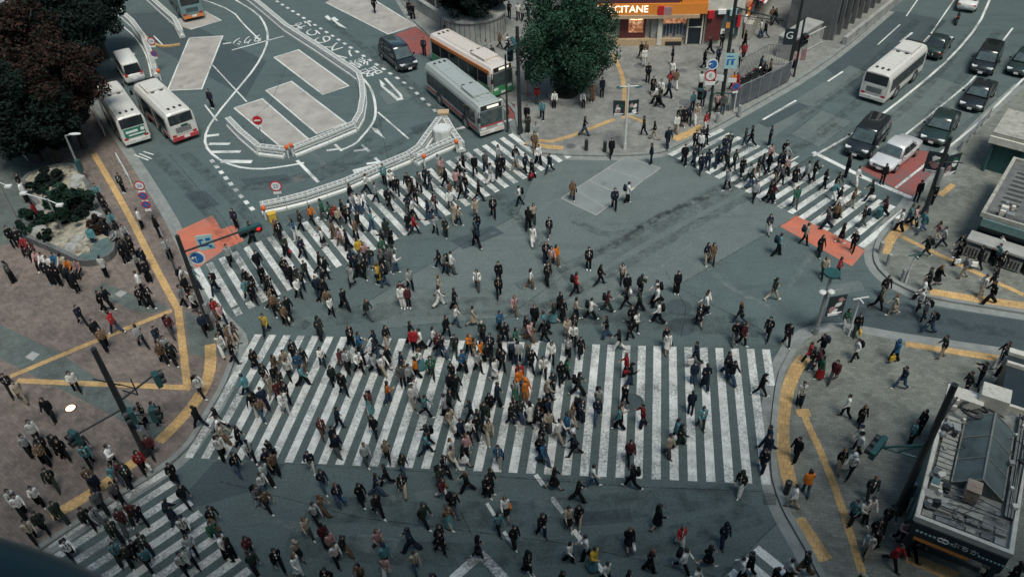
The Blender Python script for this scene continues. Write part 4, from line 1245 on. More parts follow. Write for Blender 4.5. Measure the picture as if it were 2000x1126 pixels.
def bus(loc, rz, label, body, roof, lower=None, band=None, L=10.5, W=2.45, H=2.95, front=True, ad=None, board=None, mark=None, nose=None, bump=None, group='city buses'):
    t = thing('city_bus', loc, rz, label, 'bus')
    def ring(x, k, zt, zb=0.34):
        hw = W / 2 * k
        return [(x, -hw + 0.08, zb), (x, -hw, zb + 0.25), (x, -hw, 1.95), (x, -hw + 0.05, zt - 0.35), (x, -hw + 0.2, zt - 0.07), (x, -hw + 0.5, zt),
                (x, hw - 0.5, zt), (x, hw - 0.2, zt - 0.07), (x, hw - 0.05, zt - 0.35), (x, hw, 1.95), (x, hw, zb + 0.25), (x, hw - 0.08, zb)]
    b = MB(); b.smooth = False
    b.loft([ring(-L / 2, 0.95, H - 0.12), ring(-L / 2 + 0.12, 1.0, H - 0.02), ring(-L / 2 + 0.5, 1.0, H), ring(L / 2 - 0.6, 1.0, H), ring(L / 2 - 0.2, 1.0, H - 0.04), ring(L / 2, 0.95, H - 0.16)])
    b.build('body', M[body], t)
    # roof skin and what sits on it
    b = MB(); b.box((0, 0, H + 0.006), (L - 1.3, W - 1.05, 0.02)); rf = b.build('roof', M[roof], t)
    b = MB()
    for y in (-0.62, 0.62): b.box((0, y, H + 0.022), (L - 1.5, 0.05, 0.03))
    for x in (-L * 0.25, L * 0.05): b.box((x, 0, H + 0.02), (0.06, W - 1.05, 0.025))
    b.build('roof_seam', M[body], rf)
    b = MB(); b.box((L * 0.24 if front else -L * 0.18, 0, H + 0.12), (2.0, 1.45, 0.22)); b.build('air_unit', M[roof], t, bevel=0.05)
    for k in (-0.45, 0, 0.45):
        b = MB(); b.box(((-L / 2 + 0.75) if front else (L / 2 - 0.75), k, H + 0.03), (0.3, 0.17, 0.05)); b.build('roof_vent', M['black_plastic'], t)
    b = MB(); b.cyl((L * 0.36 if front else -L * 0.36, 0.1, H), 0.32, 0.06, 18); b.build('roof_hatch', M[roof], t)
    for y in (-0.35, 0.35):
        b = MB(); b.cyl((L * 0.1 if front else L * 0.2, y, H), 0.16, 0.07, 14); b.build('roof_fan', M['black_plastic'], t)
    # glazing
    for s in (-1, 1):
        n = 6
        x0, x1 = -L / 2 + 0.4, L / 2 - 0.5
        w = (x1 - x0) / n
        for k in range(n):
            if s == 1 and k in (2, 5):                     # doors on the kerb side
                b = MB(); b.box((x0 + w * (k + 0.5), s * (W / 2 + 0.004), 1.22), (w * 0.72, 0.03, 1.75)); d_ = b.build('door', M['glass_dark'], t)
                b = MB(); b.box((x0 + w * (k + 0.5), s * (W / 2 + 0.02), 1.22), (0.06, 0.03, 1.75)); b.build('door_post', M[body], d_)
                continue
            b = MB(); b.box((x0 + w * (k + 0.5), s * (W / 2 + 0.003), 1.60), (w - 0.07, 0.03, 1.05)); b.build('side_window', M['glass_dark'], t)
        if lower:
            b = MB(); b.box((0, s * (W / 2 + 0.002), 0.74), (L - 0.5, 0.02, 0.5 if lower != 'bus_red' else 0.2)); b.build('lower_stripe', M[lower], t)
        if band:
            b = MB(); b.box((0, s * (W / 2 - 0.012), 2.28), (L - 0.6, 0.06, 0.3)); b.build('upper_stripe', M[band], t)
    for x in (L / 2 - 0.24 * L, -L / 2 + 0.27 * L):
        for s in (-1, 1): wheel(t, x, s * (W / 2 - 0.11), 0.48)
        for s in (-1, 1):
            b = MB(); b.disc_y((x, s * (W / 2 - 0.01), 0.5), 0.58, 0.05, 20); b.build('wheel_arch', M['black_plastic'], t)
    # front
    xf = L / 2
    b = MB(); b.box((xf + 0.006, 0, 1.62), (0.05, W - 0.34, 1.15)); ws = b.build('windscreen', M['glass_blue'], t)
    b = MB(); b.bar((xf + 0.045, -0.5, 1.1), (xf + 0.045, -0.05, 1.5), 0.03); b.bar((xf + 0.045, 0.3, 1.1), (xf + 0.045, 0.75, 1.5), 0.03); b.build('wiper', M['black_plastic'], ws)
    b = MB(); b.box((xf + 0.004, 0, 2.47), (0.05, W - 0.5, 0.36)); ds = b.build('destination_display', M['black_plastic'], t)
    b = MB(); b.box((xf + 0.03, 0.15, 2.47), (0.02, 1.0, 0.2)); b.build('lit_panel', M['display'], ds)
    b = MB(); b.box((xf + 0.02, 0, 0.45), (0.12, W - 0.16, 0.3)); bu = b.build('bumper', M[bump or lower or body], t)
    if nose:
        b = MB(); b.box((xf + 0.008, 0, nose[1]), (0.04, W - 0.2, nose[2])); b.build('nose_panel', M[nose[0]], t)
    b = MB(); b.box((xf + 0.085, 0, 0.45), (0.02, 0.45, 0.2)); b.build('number_plate', M['sign_white'], bu)
    for s in (-1, 1):
        b = MB(); b.box((xf + 0.01, s * (W / 2 - 0.42), 0.8), (0.05, 0.42, 0.2)); b.build('headlight', M['lens'], t)
        b = MB(); b.tube([(xf - 0.05, s * (W / 2 - 0.1), 2.2), (xf + 0.3, s * (W / 2 + 0.12), 2.15), (xf + 0.32, s * (W / 2 + 0.12), 1.9)], 0.025, 6); m_ = b.build('mirror', M['black_plastic'], t)
        b = MB(); b.box((xf + 0.32, s * (W / 2 + 0.12), 1.75), (0.1, 0.22, 0.38)); b.build('mirror_head', M['black_plastic'], m_)
    # rear
    xr = -L / 2
    b = MB(); b.box((xr - 0.004, 0, 2.05), (0.04, W - 0.4, 0.75)); b.build('rear_window', M['glass_dark'], t)
    b = MB(); b.box((xr - 0.004, 0, 1.2), (0.04, W - 0.55, 0.75)); rp = b.build('rear_panel', M[ad or body], t)
    if ad:
        b = MB()
        b.box((xr - 0.03, 0.2, 1.3), (0.02, 0.9, 0.18)); b.box((xr - 0.03, -0.1, 1.02), (0.02, 1.2, 0.1)); b.ell((xr - 0.03, -0.6, 1.32), (0.02, 0.16, 0.16), 10, 6)
        b.build('advert_mark', M['sign_white'], rp)
    else:
        b = MB()
        for k in range(5): b.box((xr - 0.03, 0, 0.98 + k * 0.09), (0.02, 1.2, 0.035))
        b.build('engine_louvre', M['black_plastic'], rp)
        if mark:
            b = MB(); b.ell((xr - 0.04, -0.15, 1.48), (0.03, 0.32, 0.1), 12, 6); b.build('emblem', M[mark], rp)
    b = MB(); b.box((xr - 0.02, 0, 0.5), (0.1, W - 0.2, 0.28)); bu = b.build('bumper', M['bus_orange' if board == 'o' else (lower or body)], t)
    b = MB(); b.box((xr - 0.08, -0.1, 0.55), (0.02, 0.44, 0.2)); b.build('number_plate', M['sign_white'], bu)
    for s in (-1, 1):
        b = MB(); b.box((xr - 0.006, s * (W / 2 - 0.3), 0.78), (0.04, 0.3, 0.16)); b.build('tail_light', M['lens_red'], t)
    return t

bus(*place((936, 267), (832, 176), 'l', 9.3, 2.25, True), 'grey-roofed city bus with red side stripe, front by the barrier tip', 'bus_grey', 'bus_grey', 'bus_red', L=9.3, W=2.25, H=2.7, nose=('bus_red', 0.98, 0.12), bump='bus_pale')
bus(*place((961, 190), (844, 119), 'l', 9.4, 2.25, True), 'city bus with pale pink roof, orange roof edge and green front beside the tree', 'bus_pale', 'bus_pale', 'bus_green', 'bus_orange', L=9.4, W=2.25, H=2.7, nose=('bus_green', 0.78, 0.42))
bus(*place((1728, 204), (1807, 135), 'r', 7.4, 2.2, False), 'white city bus driving away in the right-hand road', 'bus_white', 'bus_white', L=7.4, W=2.2, H=2.65)
bus(*place((244, 287), (200, 219), 'l', 7.2, 2.1, False), 'white bus with green rear advert, beside the brick plaza', 'bus_white', 'bus_white', None, ad='ad_green', L=7.2, W=2.1, H=2.6)
bus(*place((338, 281), (273, 215), 'l', 7.3, 2.2, False), 'white bus with reddish lower rear, between green-rear bus and bays', 'bus_white', 'bus_white', 'bus_red', L=7.3, W=2.2, H=2.65, mark='cl_E')
bus(*place((358, 41), (318, -20), 'l', 8.4, 2.2, False), 'teal-grey bus with orange rear bumper cut by the top edge', 'bus_dark', 'bus_grey', 'bus_dark', board='o', L=8.4, W=2.2, H=2.65)

def car(loc, rz, name, label, cat, paint_, kind='sedan', L=4.7, W=1.76, H=1.45):
    t = thing(name, loc, rz, label, cat)
    hl, hw = L / 2, W / 2
    if kind == 'sedan':
        st = [(-hl, 0.80, 0.42, 0.80), (-hl + 0.12, 0.93, 0.30, 0.93), (-hl + 0.9, 1.0, 0.24, 0.97), (-0.2, 1.0, 0.22, 0.92), (0.75, 1.0, 0.22, 0.90), (hl - 0.9, 0.99, 0.24, 0.80), (hl - 0.25, 0.93, 0.28, 0.68), (hl, 0.74, 0.36, 0.56)]
        xr, xrt, xft, xf = -hl + 0.75, -hl + 1.55, 0.35, 1.15
        belt = 0.93
    elif kind == 'minivan':
        st = [(-hl, 0.86, 0.40, 0.98), (-hl + 0.1, 0.96, 0.30, 1.06), (-hl + 0.9, 1.0, 0.26, 1.06), (0.4, 1.0, 0.24, 1.02), (hl - 1.15, 1.0, 0.24, 1.0), (hl - 0.7, 0.98, 0.26, 0.96), (hl - 0.2, 0.93, 0.30, 0.84), (hl, 0.78, 0.38, 0.62)]
        xr, xrt, xft, xf = -hl + 0.12, -hl + 0.42, 0.75, hl - 0.95
        belt = 1.03
    else:
        st = [(-hl, 0.90, 0.36, 1.0), (-hl + 0.1, 0.98, 0.30, 1.05), (-0.2, 1.0, 0.26, 1.05), (hl - 0.5, 1.0, 0.28, 1.02), (hl - 0.1, 0.95, 0.30, 0.92), (hl, 0.86, 0.40, 0.75)]
        xr, xrt, xft, xf = -hl + 0.06, -hl + 0.2, hl - 1.05, hl - 0.35
        belt = 1.03
    def ring(x, k, zb, zt):
        w = hw * k
        return [(x, -w * 0.9, zb), (x, -w, zb + 0.16), (x, -w * 1.0, (zb + zt) / 2 + 0.08), (x, -w * 0.95, zt - 0.06), (x, -w * 0.8, zt), (x, 0, zt + 0.03),
                (x, w * 0.8, zt), (x, w * 0.95, zt - 0.06), (x, w, (zb + zt) / 2 + 0.08), (x, w, zb + 0.16), (x, w * 0.9, zb)]
    b = MB(); b.smooth = True
    b.loft([ring(*s) for s in st])
    # greenhouse
    wb, wt = hw * 0.93, hw * (0.72 if kind == 'sedan' else 0.82)
    zb = belt - 0.06
    def gr(z, x0, x1, w, r):
        return [(x0, -w + r, z), (x0 + r, -w, z), ((x0 + x1) / 2, -w - 0.02, z), (x1 - r, -w, z), (x1, -w + r, z), (x1 + 0.05, 0, z), (x1, w - r, z), (x1 - r, w, z), ((x0 + x1) / 2, w + 0.02, z), (x0 + r, w, z), (x0, w - r, z), (x0 - 0.03, 0, z)]
    lv = [(zb, 0.0), (H - 0.10, 0.92), (H - 0.03, 1.0), (H, 1.08)]
    rings = []
    for z, k in lv:
        rings.append(gr(z, xr + (xrt - xr) * k, xf + (xft - xf) * k, wb + (wt - wb) * k - (0.08 if k > 1.05 else 0), 0.10))
    b.loft(rings)
    b.build('body', M[paint_], t, fix=True)
    # glass set just proud of the greenhouse
    def at(u, z):   # u: 0 rear .. 1 front along the belt, at height fraction z
        k = (z - zb) / (H - 0.10 - zb) * 0.92
        return xr + (xrt - xr) * k, xf + (xft - xf) * k, wb + (wt - wb) * k
    def quad(name, pts, off, m):
        b = MB(); p = [Vector(q) for q in pts]; o_ = Vector(off)
        b.add([q + o_ for q in p] + [q - o_ * 2 for q in p], [(0, 1, 2, 3), (7, 6, 5, 4), (0, 4, 5, 1), (1, 5, 6, 2), (2, 6, 7, 3), (3, 7, 4, 0)])
        return b.build(name, M[m], t)
    z0, z1 = belt + 0.0, H - 0.13
    r0, f0, w0 = at(0, z0); r1, f1, w1 = at(0, z1)
    quad('windscreen', [(f0 + 0.03, -w0 + 0.1, z0), (f0 + 0.03, w0 - 0.1, z0), (f1 + 0.03, w1 - 0.1, z1), (f1 + 0.03, -w1 + 0.1, z1)], (0.02, 0, 0.015), 'glass_blue')
    quad('rear_window', [(r0 - 0.02, -w0 + 0.12, z0), (r0 - 0.02, w0 - 0.12, z0), (r1 - 0.02, w1 - 0.12, z1), (r1 - 0.02, -w1 + 0.12, z1)], (-0.02, 0, 0.015), 'glass_dark')
    for s in (-1, 1):
        cuts = [0.06, 0.36, 0.66, 0.93] if kind != 'sedan' else [0.1, 0.5, 0.92]
        for i in range(len(cuts) - 1):
            a0, a1 = cuts[i] + 0.015, cuts[i + 1] - 0.015
            quad('side_window', [(r0 + (f0 - r0) * a0, s * w0, z0), (r0 + (f0 - r0) * a1, s * w0, z0), (r1 + (f1 - r1) * a1, s * w1, z1), (r1 + (f1 - r1) * a0, s * w1, z1)], (0, s * 0.022, 0.004), 'glass_dark')
        b = MB(); b.box((xf - 0.25, s * (hw + 0.1), belt + 0.08), (0.12, 0.2, 0.14)); b.build('mirror', M[paint_], t, bevel=0.03)
        xh, kh = hl - 0.16, 0.84
        b = MB(); b.box((hl - 0.22, s * hw * 0.66, 0.62 if kind == 'sedan' else 0.78), (0.3, 0.4, 0.13), rz=-s * 0.35); b.build('headlight', M['lens'], t, bevel=0.03)
        b = MB(); b.box((-hl + 0.08, s * hw * 0.72, 0.78 if kind == 'sedan' else 0.95), (0.16, 0.3, 0.14 if kind == 'sedan' else 0.3)); b.build('tail_light', M['lens_red'], t, bevel=0.03)
        for x in (hl - 0.88, -hl + 0.95): wheel(t, x, s * (hw - 0.09), 0.325, 0.21)
        for j in range(2 if kind == 'sedan' else 2):
            b = MB(); b.box((-0.55 + j * 1.0, s * (hw + 0.004), 0.74), (0.2, 0.03, 0.035)); b.build('door_handle', M['chrome'], t)
    b = MB(); b.box((hl - 0.05, 0, 0.54), (0.12, W * 0.5, 0.14)); gri = b.build('grille', M['black_plastic'], t)
    b = MB(); b.box((hl + 0.015, 0, 0.40), (0.03, 0.33, 0.16)); b.build('number_plate', M['sign_white'], t)
    b = MB(); b.box((hl + 0.015, 0, 0.55), (0.02, W * 0.42, 0.025)); b.build('grille_bar', M['chrome'], gri)
    b = MB(); b.box((-hl - 0.005, 0, 0.62), (0.03, 0.33, 0.16)); b.build('number_plate', M['sign_white'], t)
    return t

car(*place((247, 166), (223, 128), 'l', 4.7, 1.75, False), 'van', 'white high-roofed van behind the two white buses', 'van', 'car_white', 'van', 4.7, 1.72, 1.98)
car(*place((783, 142), (748, 113), 'l', 4.9, 1.85, True), 'minivan', 'shiny black minivan in the lane left of the parked buses', 'minivan', 'car_black', 'minivan', 4.9, 1.85, 1.85)
car(*place((1936, 150), (1958, 110), 'r', 4.7, 1.8, True), 'car', 'black tall car nearest the top among oncoming cars, lane beyond white bus', 'car', 'car_black', 'minivan', 4.6, 1.78, 1.7)
car(*place((2006, 152), (2036, 112), 'r', 4.7, 1.8, True), 'car', 'black car cut off by the right edge of the picture', 'car', 'car_green', 'sedan', 4.7, 1.8, 1.5)
car(*place((1916, 221), (1948, 176), 'r', 4.8, 1.8, True), 'car', 'black sedan right of the white bus, third in the middle lane', 'car', 'car_black', 'sedan', 4.8, 1.8, 1.45)
car(*place((1843, 288), (1872, 242), 'r', 4.9, 1.85, True), 'car', 'very dark green sedan waiting behind the silver car', 'car', 'car_green', 'sedan', 4.9, 1.85, 1.48)
car(*place((1692, 313), (1734, 266), 'r', 4.8, 1.82, True), 'minivan', 'black minivan stopped at the white stop line', 'minivan', 'car_black', 'minivan', 4.8, 1.82, 1.8)
car(*place((1739, 341), (1793, 297), 'r', 4.8, 1.82, True), 'car', 'silver sedan stopped on the red bus lane', 'car', 'car_silver', 'sedan', 4.8, 1.82, 1.46)
car(*place((1836, 118), (1862, 82), 'r', 4.5, 1.72, False), 'car', 'black taxi-like car just beyond the white bus, driving away', 'car', 'car_green', 'sedan', 4.5, 1.72, 1.5)
car(*place((1905, 24), (1918, -14), 'r', 4.6, 1.75, False), 'car', 'white car with red tail lights at the top edge, far right road', 'car', 'car_white', 'sedan', 4.6, 1.75, 1.55)

def motorbike(loc, rz, label):
    t = thing('motorbike', loc, rz, label, 'motorbike')
    b = MB(); b.ell((0, 0, 0.72), (0.42, 0.17, 0.22), 10, 7); b.box((-0.45, 0, 0.72), (0.5, 0.26, 0.12)); b.bar((0.5, 0, 1.0), (0.66, 0, 0.35), 0.08); b.bar((-0.2, 0, 0.5), (-0.62, 0, 0.3), 0.1); b.box((0.05, 0, 0.42), (0.5, 0.26, 0.3)); b.build('body', M['car_black'], t)
    for x in (0.66, -0.64):
        b = MB(); b.disc_y((x, 0, 0.3), 0.3, 0.12, 18); w_ = b.build('wheel', M['rubber'], t)
        b = MB(); b.disc_y((x, 0, 0.3), 0.17, 0.13, 12); b.build('rim', M['rim'], w_)
    b = MB(); b.tube([(0.38, -0.36, 1.02), (0.46, 0, 1.05), (0.38, 0.36, 1.02)], 0.02, 6); b.build('handlebar', M['black_plastic'], t)
    b = MB(); b.box((-0.72, 0, 0.78), (0.08, 0.16, 0.08)); b.build('tail_light', M['lens_red'], t)
    return t
p = G(1868, 44)
motorbike((p.x, p.y, 0), rad(62), 'dark motorbike behind the white car at the top edge')
for k, (x, y, r) in enumerate(((1452, 168, 20), (1468, 160, 25), (1484, 150, 15))):
    p = G(x, y, ZP)
    motorbike((p.x, p.y, ZP), rad(r), ('motorbike parked at the near end, inside the panel fence', 'motorbike parked in the middle of three, inside the panel fence', 'motorbike parked at the far end of three, inside the panel fence')[k])

# ------------------------------------------------------------------ poles, signals, signs
def base(px, py):
    w = None
    p = G(px, py, 0)
    if on_walk(p.x, p.y):
        p = G(px, py, ZP)
    return p

def signal_head(parent, p, ang, red=True, n=3, vertical=False, m='steel_teal'):
    """n-lamp signal; faces ang"""
    f_ = Vector((math.cos(ang), math.sin(ang), 0)); s_ = Vector((-f_.y, f_.x, 0))
    up = Vector((0, 0, 1))
    ax = up if vertical else s_
    Lh = 0.42 * n
    b = MB()
    c = Vector(p)
    hs = ax * (Lh / 2); ht = (s_ if vertical else up) * 0.21; hd = f_ * 0.12
    vs = [c + a * hs + q * ht + e * hd for e in (-1, 1) for a, q in ((-1, -1), (1, -1), (1, 1), (-1, 1))]
    b.add(vs, [(3, 2, 1, 0), (4, 5, 6, 7), (0, 1, 5, 4), (1, 2, 6, 5), (2, 3, 7, 6), (3, 0, 4, 7)])
    h = b.build('signal_head', M[m], parent, bevel=0.03)
    for k in range(n):
        q = c + ax * ((k - (n - 1) / 2) * 0.42)
        b = MB(); b.tube([q + f_ * 0.121, q + f_ * 0.14], 0.115, 14); b.build('lamp', M['lamp_red' if (red and k == n - 1) else 'lamp_off'], h)
        b = MB(); b.tube([q + f_ * 0.12 + up * 0.02, q + f_ * 0.34 + up * 0.02], 0.18, 14, cap=False); b.build('visor', M['steel_dark'], h)
    return h

def pole(P, h, r0, r1, m, t):
    b = MB(); b.smooth = False
    b.tube([(0, 0, 0), (0, 0, h)], r0, 12, r1); b.tube([(0, 0, 0), (0, 0, 0.5)], r0 * 1.25, 12)
    return b.build('pole', M[m], t)

def arm(t, a, c, r=0.05, m='steel_dark'):
    b = MB(); b.tube([a, c], r, 8); return b.build('arm', M[m], t)

# tall signal pole, lower left plaza
P = base(286, 888)
t = thing('traffic_light', P, 0, 'tall dark signal pole with two long arms on the lower left plaza', 'traffic light')
H = zof(P, 680) - P.z
pole(P, H, 0.17, 0.12, 'steel_dark', t)
za = zof(P, 797)
e = G(153, 846, za) - P; za -= P.z
arm(t, (0, 0, za), e); signal_head(t, e + Vector((-0.15, -0.1, -0.15)), rad(-120), False, 2, True)
zb = zof(P, 783)
e = G(296, 735, zb) - P; zb -= P.z
arm(t, (0, 0, zb), e); signal_head(t, e + Vector((0.2, 0, -0.2)), rad(40), False, 2, True)
b = MB(); b.bar((0, 0, zb), (e.x * 0.5, e.y * 0.5, zb + 0.0), 0.04); b.bar((-0.9, 0.3, zb + 1.2), (0.5, -0.15, zb + 1.2), 0.05); b.bar((0.5, -0.2, zb + 0.9), (1.3, -0.5, zb + 0.9), 0.05); b.bar((1.3, -0.5, zb + 0.9), (1.3, -0.5, zb + 1.9), 0.04); b.bar((0.5, -0.2, zb + 1.3), (1.3, -0.5, zb + 1.3), 0.04)
b.build('bracket', M['steel_dark'], t)
for k, (px, py, z_) in enumerate(((258, 812, 2.9), (300, 808, 2.9))):
    e = G(px, py, z_ + P.z) - P
    signal_head(t, e, rad(-140 if k == 0 else 10), False, 2, True)
    arm(t, (0, 0, z_), e, 0.04)
b = MB(); b.box((0.22, 0.1, 1.5), (0.3, 0.35, 0.8)); b.build('control_box', M['steel_grey'], t, bevel=0.02)

# leaning-in signal pole beside the upper left crossing
P = base(412, 642)
t = thing('traffic_light', P, 0, 'dark signal pole with red lamp arm, blue arrow sign and pale sign', 'traffic light')
H = zof(P, 460) - P.z
pole(P, H, 0.15, 0.11, 'steel_dark', t)
za = zof(P, 492)
e = G(486, 446, za) - P; za -= P.z
arm(t, (0, 0, za), e, 0.06)
dirn = (e - Vector((0, 0, za))).normalized()
signal_head(t, e + Vector((0.1, -0.15, 0)), math.atan2(-dirn.x, dirn.y), True, 3)

def round_plate(parent, loc, r, ang, ring='sign_red', face='sign_white', txt=None, tm='sign_blue', bar=False, tilt=0.0, name='sign_plate'):
    """disc facing ang"""
    f_ = Vector((math.cos(ang), math.sin(ang), 0)); s_ = Vector((-f_.y, f_.x, 0)); up = Vector((0, 0, 1))
    b = MB(); c = Vector(loc)
    b.tube([c, c + f_ * 0.03], r, 24); o = b.build(name, M[ring], parent)
    b = MB(); b.tube([c + f_ * 0.028, c + f_ * 0.036], r * 0.78, 24); b.build('sign_face', M[face], o)
    if txt:
        text(txt, r * 0.95, M[tm], o, frame(c + f_ * 0.042, s_, up))
    if bar:
        b = MB(); q = c + f_ * 0.043
        b.bar(q + s_ * (-r * 0.55) + up * (r * 0.55), q + s_ * (r * 0.55) - up * (r * 0.55), r * 0.2, 0.012); b.build('sign_bar', M[ring], o)
    return o

def plate(parent, loc, w, h, ang, m='sign_white', name='sign_plate', marks=None):
    f_ = Vector((math.cos(ang), math.sin(ang), 0)); s_ = Vector((-f_.y, f_.x, 0)); up = Vector((0, 0, 1))
    c = Vector(loc); b = MB()
    b.add([c + a * s_ * w / 2 + q * up * h / 2 + e_ * f_ * 0.02 for e_ in (-1, 1) for a, q in ((-1, -1), (1, -1), (1, 1), (-1, 1))], [(3, 2, 1, 0), (4, 5, 6, 7), (0, 1, 5, 4), (1, 2, 6, 5), (2, 3, 7, 6), (3, 0, 4, 7)])
    o = b.build(name, M[m], parent)
    if marks:
        b = MB()
        for (x, y, ww, hh) in marks:
            q = c + f_ * 0.026 + s_ * (x * w) + up * (y * h)
            b.add([q + a * s_ * ww * w / 2 + d * up * hh * h / 2 for a, d in ((-1, -1), (1, -1), (1, 1), (-1, 1))], [(0, 1, 2, 3)])
        b.build('sign_mark', M['sign_blue' if m != 'sign_blue' else 'sign_white'], o)
    return o
CAMD = rad(-90)
def arrow_mark(o, c, r, ang, m='sign_white'):
    f_ = Vector((math.cos(ang), math.sin(ang), 0)); s_ = Vector((-f_.y, f_.x, 0)); up = Vector((0, 0, 1))
    c = Vector(c) + f_ * 0.045; b = MB()
    b.bar(c - s_ * r * .1 - up * r * .5, c - s_ * r * .1 + up * r * .2, r * .2, 0.012); b.bar(c - s_ * r * .1 + up * r * .2, c - s_ * r * .55 + up * r * .05, r * .2, 0.012)
    b.add([c - s_ * r * .8 - up * r * .05, c - s_ * r * .4 + up * r * .35, c - s_ * r * .35 - up * r * .2], [(0, 1, 2)])
    b.build('sign_arrow', M[m], o)
z_ = zof(P, 520) - P.z
c = G(385, 503, P.z + z_ + 0.2) - P
o = round_plate(t, c, 0.44, rad(-85), 'sign_white', 'sign_blue'); arrow_mark(o, c, 0.44, rad(-85))
c = G(401, 473, P.z + za - 0.25) - P
plate(t, c, 0.85, 0.95, rad(-80), 'sign_cyan', marks=[(-0.25, 0.2, 0.3, 0.12), (0.2, 0.2, 0.3, 0.2), (-0.1, -0.2, 0.6, 0.1), (0.25, -0.3, 0.2, 0.2), (-0.3, 0.0, 0.12, 0.5)])
b = MB(); b.box((0.18, 0, 1.6), (0.25, 0.3, 0.7)); b.build('control_box', M['steel_grey'], t, bevel=0.02)

# central signal pole
P = base(1016, 260)
t = thing('traffic_light', P, 0, 'tall dark signal pole in front of the green-fronted bus and big tree', 'traffic light')
H = zof(P, 52) - P.z
pole(P, H, 0.17, 0.12, 'steel_dark', t)
c = G(1003, 84, zof(P, 84)) - P
signal_head(t, c, rad(190), True, 3, False)
c = G(999, 100, zof(P, 100)) - P
signal_head(t, c + Vector((-0.1, 0, -0.3)), rad(-100), False, 2, True)
b = MB(); b.tube([(-0.95, 0.4, 0), (-0.9, 0.4, 6.2)], 0.09, 10, 0.07); b.build('second_pole', M['steel_dark'], t)
b = MB(); b.bar((0, 0, 3.2), (0.9, 0.2, 3.2), 0.05); b.bar((0, 0, 2.7), (0.9, 0.2, 2.75), 0.05); b.bar((0, 0, H - 1.1), (-0.9, 0.3, H - 1.1), 0.06); b.build('bracket', M['steel_dark'], t)

# right signal pole with two boards
P = base(1804, 419)
t = thing('traffic_light', P, 0, 'dark pole with two poster boards beside the red bus lane', 'traffic light')
H = zof(P, 268) - P.z
pole(P, H, 0.16, 0.12, 'steel_dark', t)
def poster(parent, c, w, h, ang, seed, m0='kiosk_dark'):
    rnd = random.Random(seed)
    o = plate(parent, c, w, h, ang, m0, 'poster_board')
    f_ = Vector((math.cos(ang), math.sin(ang), 0)); s_ = Vector((-f_.y, f_.x, 0)); up = Vector((0, 0, 1))
    for k, mm in enumerate(('cl_P', 'sign_white', 'cl_E', 'sign_white', 'cl_P')):
        b = MB(); q = Vector(c) + f_ * (0.028 + 0.006 * k) + s_ * rnd.uniform(-0.25, 0.25) * w + up * rnd.uniform(-0.3, 0.3) * h
        n = 9
        r = [rnd.uniform(0.5, 1.0) for _ in range(n)]
        b.add([q] + [q + s_ * math.cos(2 * math.pi * j / n) * w * 0.26 * r[j] + up * math.sin(2 * math.pi * j / n) * h * 0.2 * r[j] for j in range(n)], [(0, j + 1, (j + 1) % n + 1) for j in range(n)])
        b.build('poster_art', M[mm], o)
    b = MB()
    for k in range(3): 
        q = Vector(c) + f_ * 0.06 + up * (-0.36 - 0.05 * k) * h
        b.bar(q - s_ * w * 0.4, q + s_ * w * (0.4 - 0.1 * k), 0.05, 0.02)
    b.build('poster_text', M['sign_white'], o)
    return o
for k, (px, py, an) in enumerate(((1827, 318, -115), (1858, 322, -70))):
    z_ = zof(P, 330)
    poster(t, G(px, py, z_) - P, 1.15, 1.5, rad(an), 3 + k)
arm(t, (-0.6, 0.1, zof(P, 330) - P.z + 0.5), (1.2, -0.2, zof(P, 330) - P.z + 0.5), 0.04)
b = MB(); b.tube([(0.1, -0.22, zof(P, 360) - P.z), (0.05, -0.2, zof(P, 325) - P.z)], 0.12, 10); b.build('lamp_case', M['steel_grey'], t)

# sign pole with blue arrow and red ring, centre right
P = base(1384, 232)
t = thing('sign_post', P, 0, 'dark post with blue arrow sign above a red-ringed sign, station pavement', 'road sign')
H = zof(P, 112) - P.z
pole(P, H, 0.11, 0.09, 'steel_dark', t)
c = G(1391, 124, zof(P, 124)) - P + Vector((0, -0.15, 0)); o = round_plate(t, c, 0.42, rad(-95), 'sign_white', 'sign_blue'); arrow_mark(o, c, 0.42, rad(-95))
c = G(1387, 146, zof(P, 146)) - P + Vector((0, -0.15, 0)); round_plate(t, c, 0.44, rad(-95), 'sign_red', 'sign_white', 'E', 'cl_E')
c = G(1386, 161, zof(P, 161)) - P + Vector((0, -0.15, 0)); plate(t, c, 0.75, 0.3, rad(-95))
c = G(1405, 151, zof(P, 151)) - P + Vector((0, -0.1, 0)); plate(t, c, 0.6, 0.45, rad(-110))

P = base(1408, 205)
t = thing('utility_pole', P, 0, 'tallest dark pole with a pale teal notice board and overhead arm', 'pole')
pole(P, 9.2, 0.17, 0.13, 'steel_dark', t)
c = G(1427, 117, zof(P, 117)) - P + Vector((0, -0.2, 0))
plate(t, c, 1.0, 1.25, rad(-95), 'sign_cyan', marks=[(-0.1, 0.3, 0.5, 0.08), (0.0, 0.1, 0.6, 0.06), (0.1, -0.1, 0.2, 0.3), (-0.25, -0.1, 0.15, 0.35)])
c = G(1424, 155, zof(P, 155)) - P + Vector((0.2, -0.2, 0)); plate(t, c, 0.65, 0.35, rad(-95))
zt = zof(P, 14) - P.z
arm(t, (0, 0, zt), (4.0, -0.6, zt - 1.0), 0.06); arm(t, (0, 0, zt - 0.6), (3.6, -0.5, zt - 1.0), 0.04)
c = G(1384, 178, 2.5 + ZP) - P
arm(t, (0, 0, 2.7), c, 0.05)
signal_head(t, Vector((c.x - 0.6, c.y, 2.3)), rad(-110), False, 2, True)

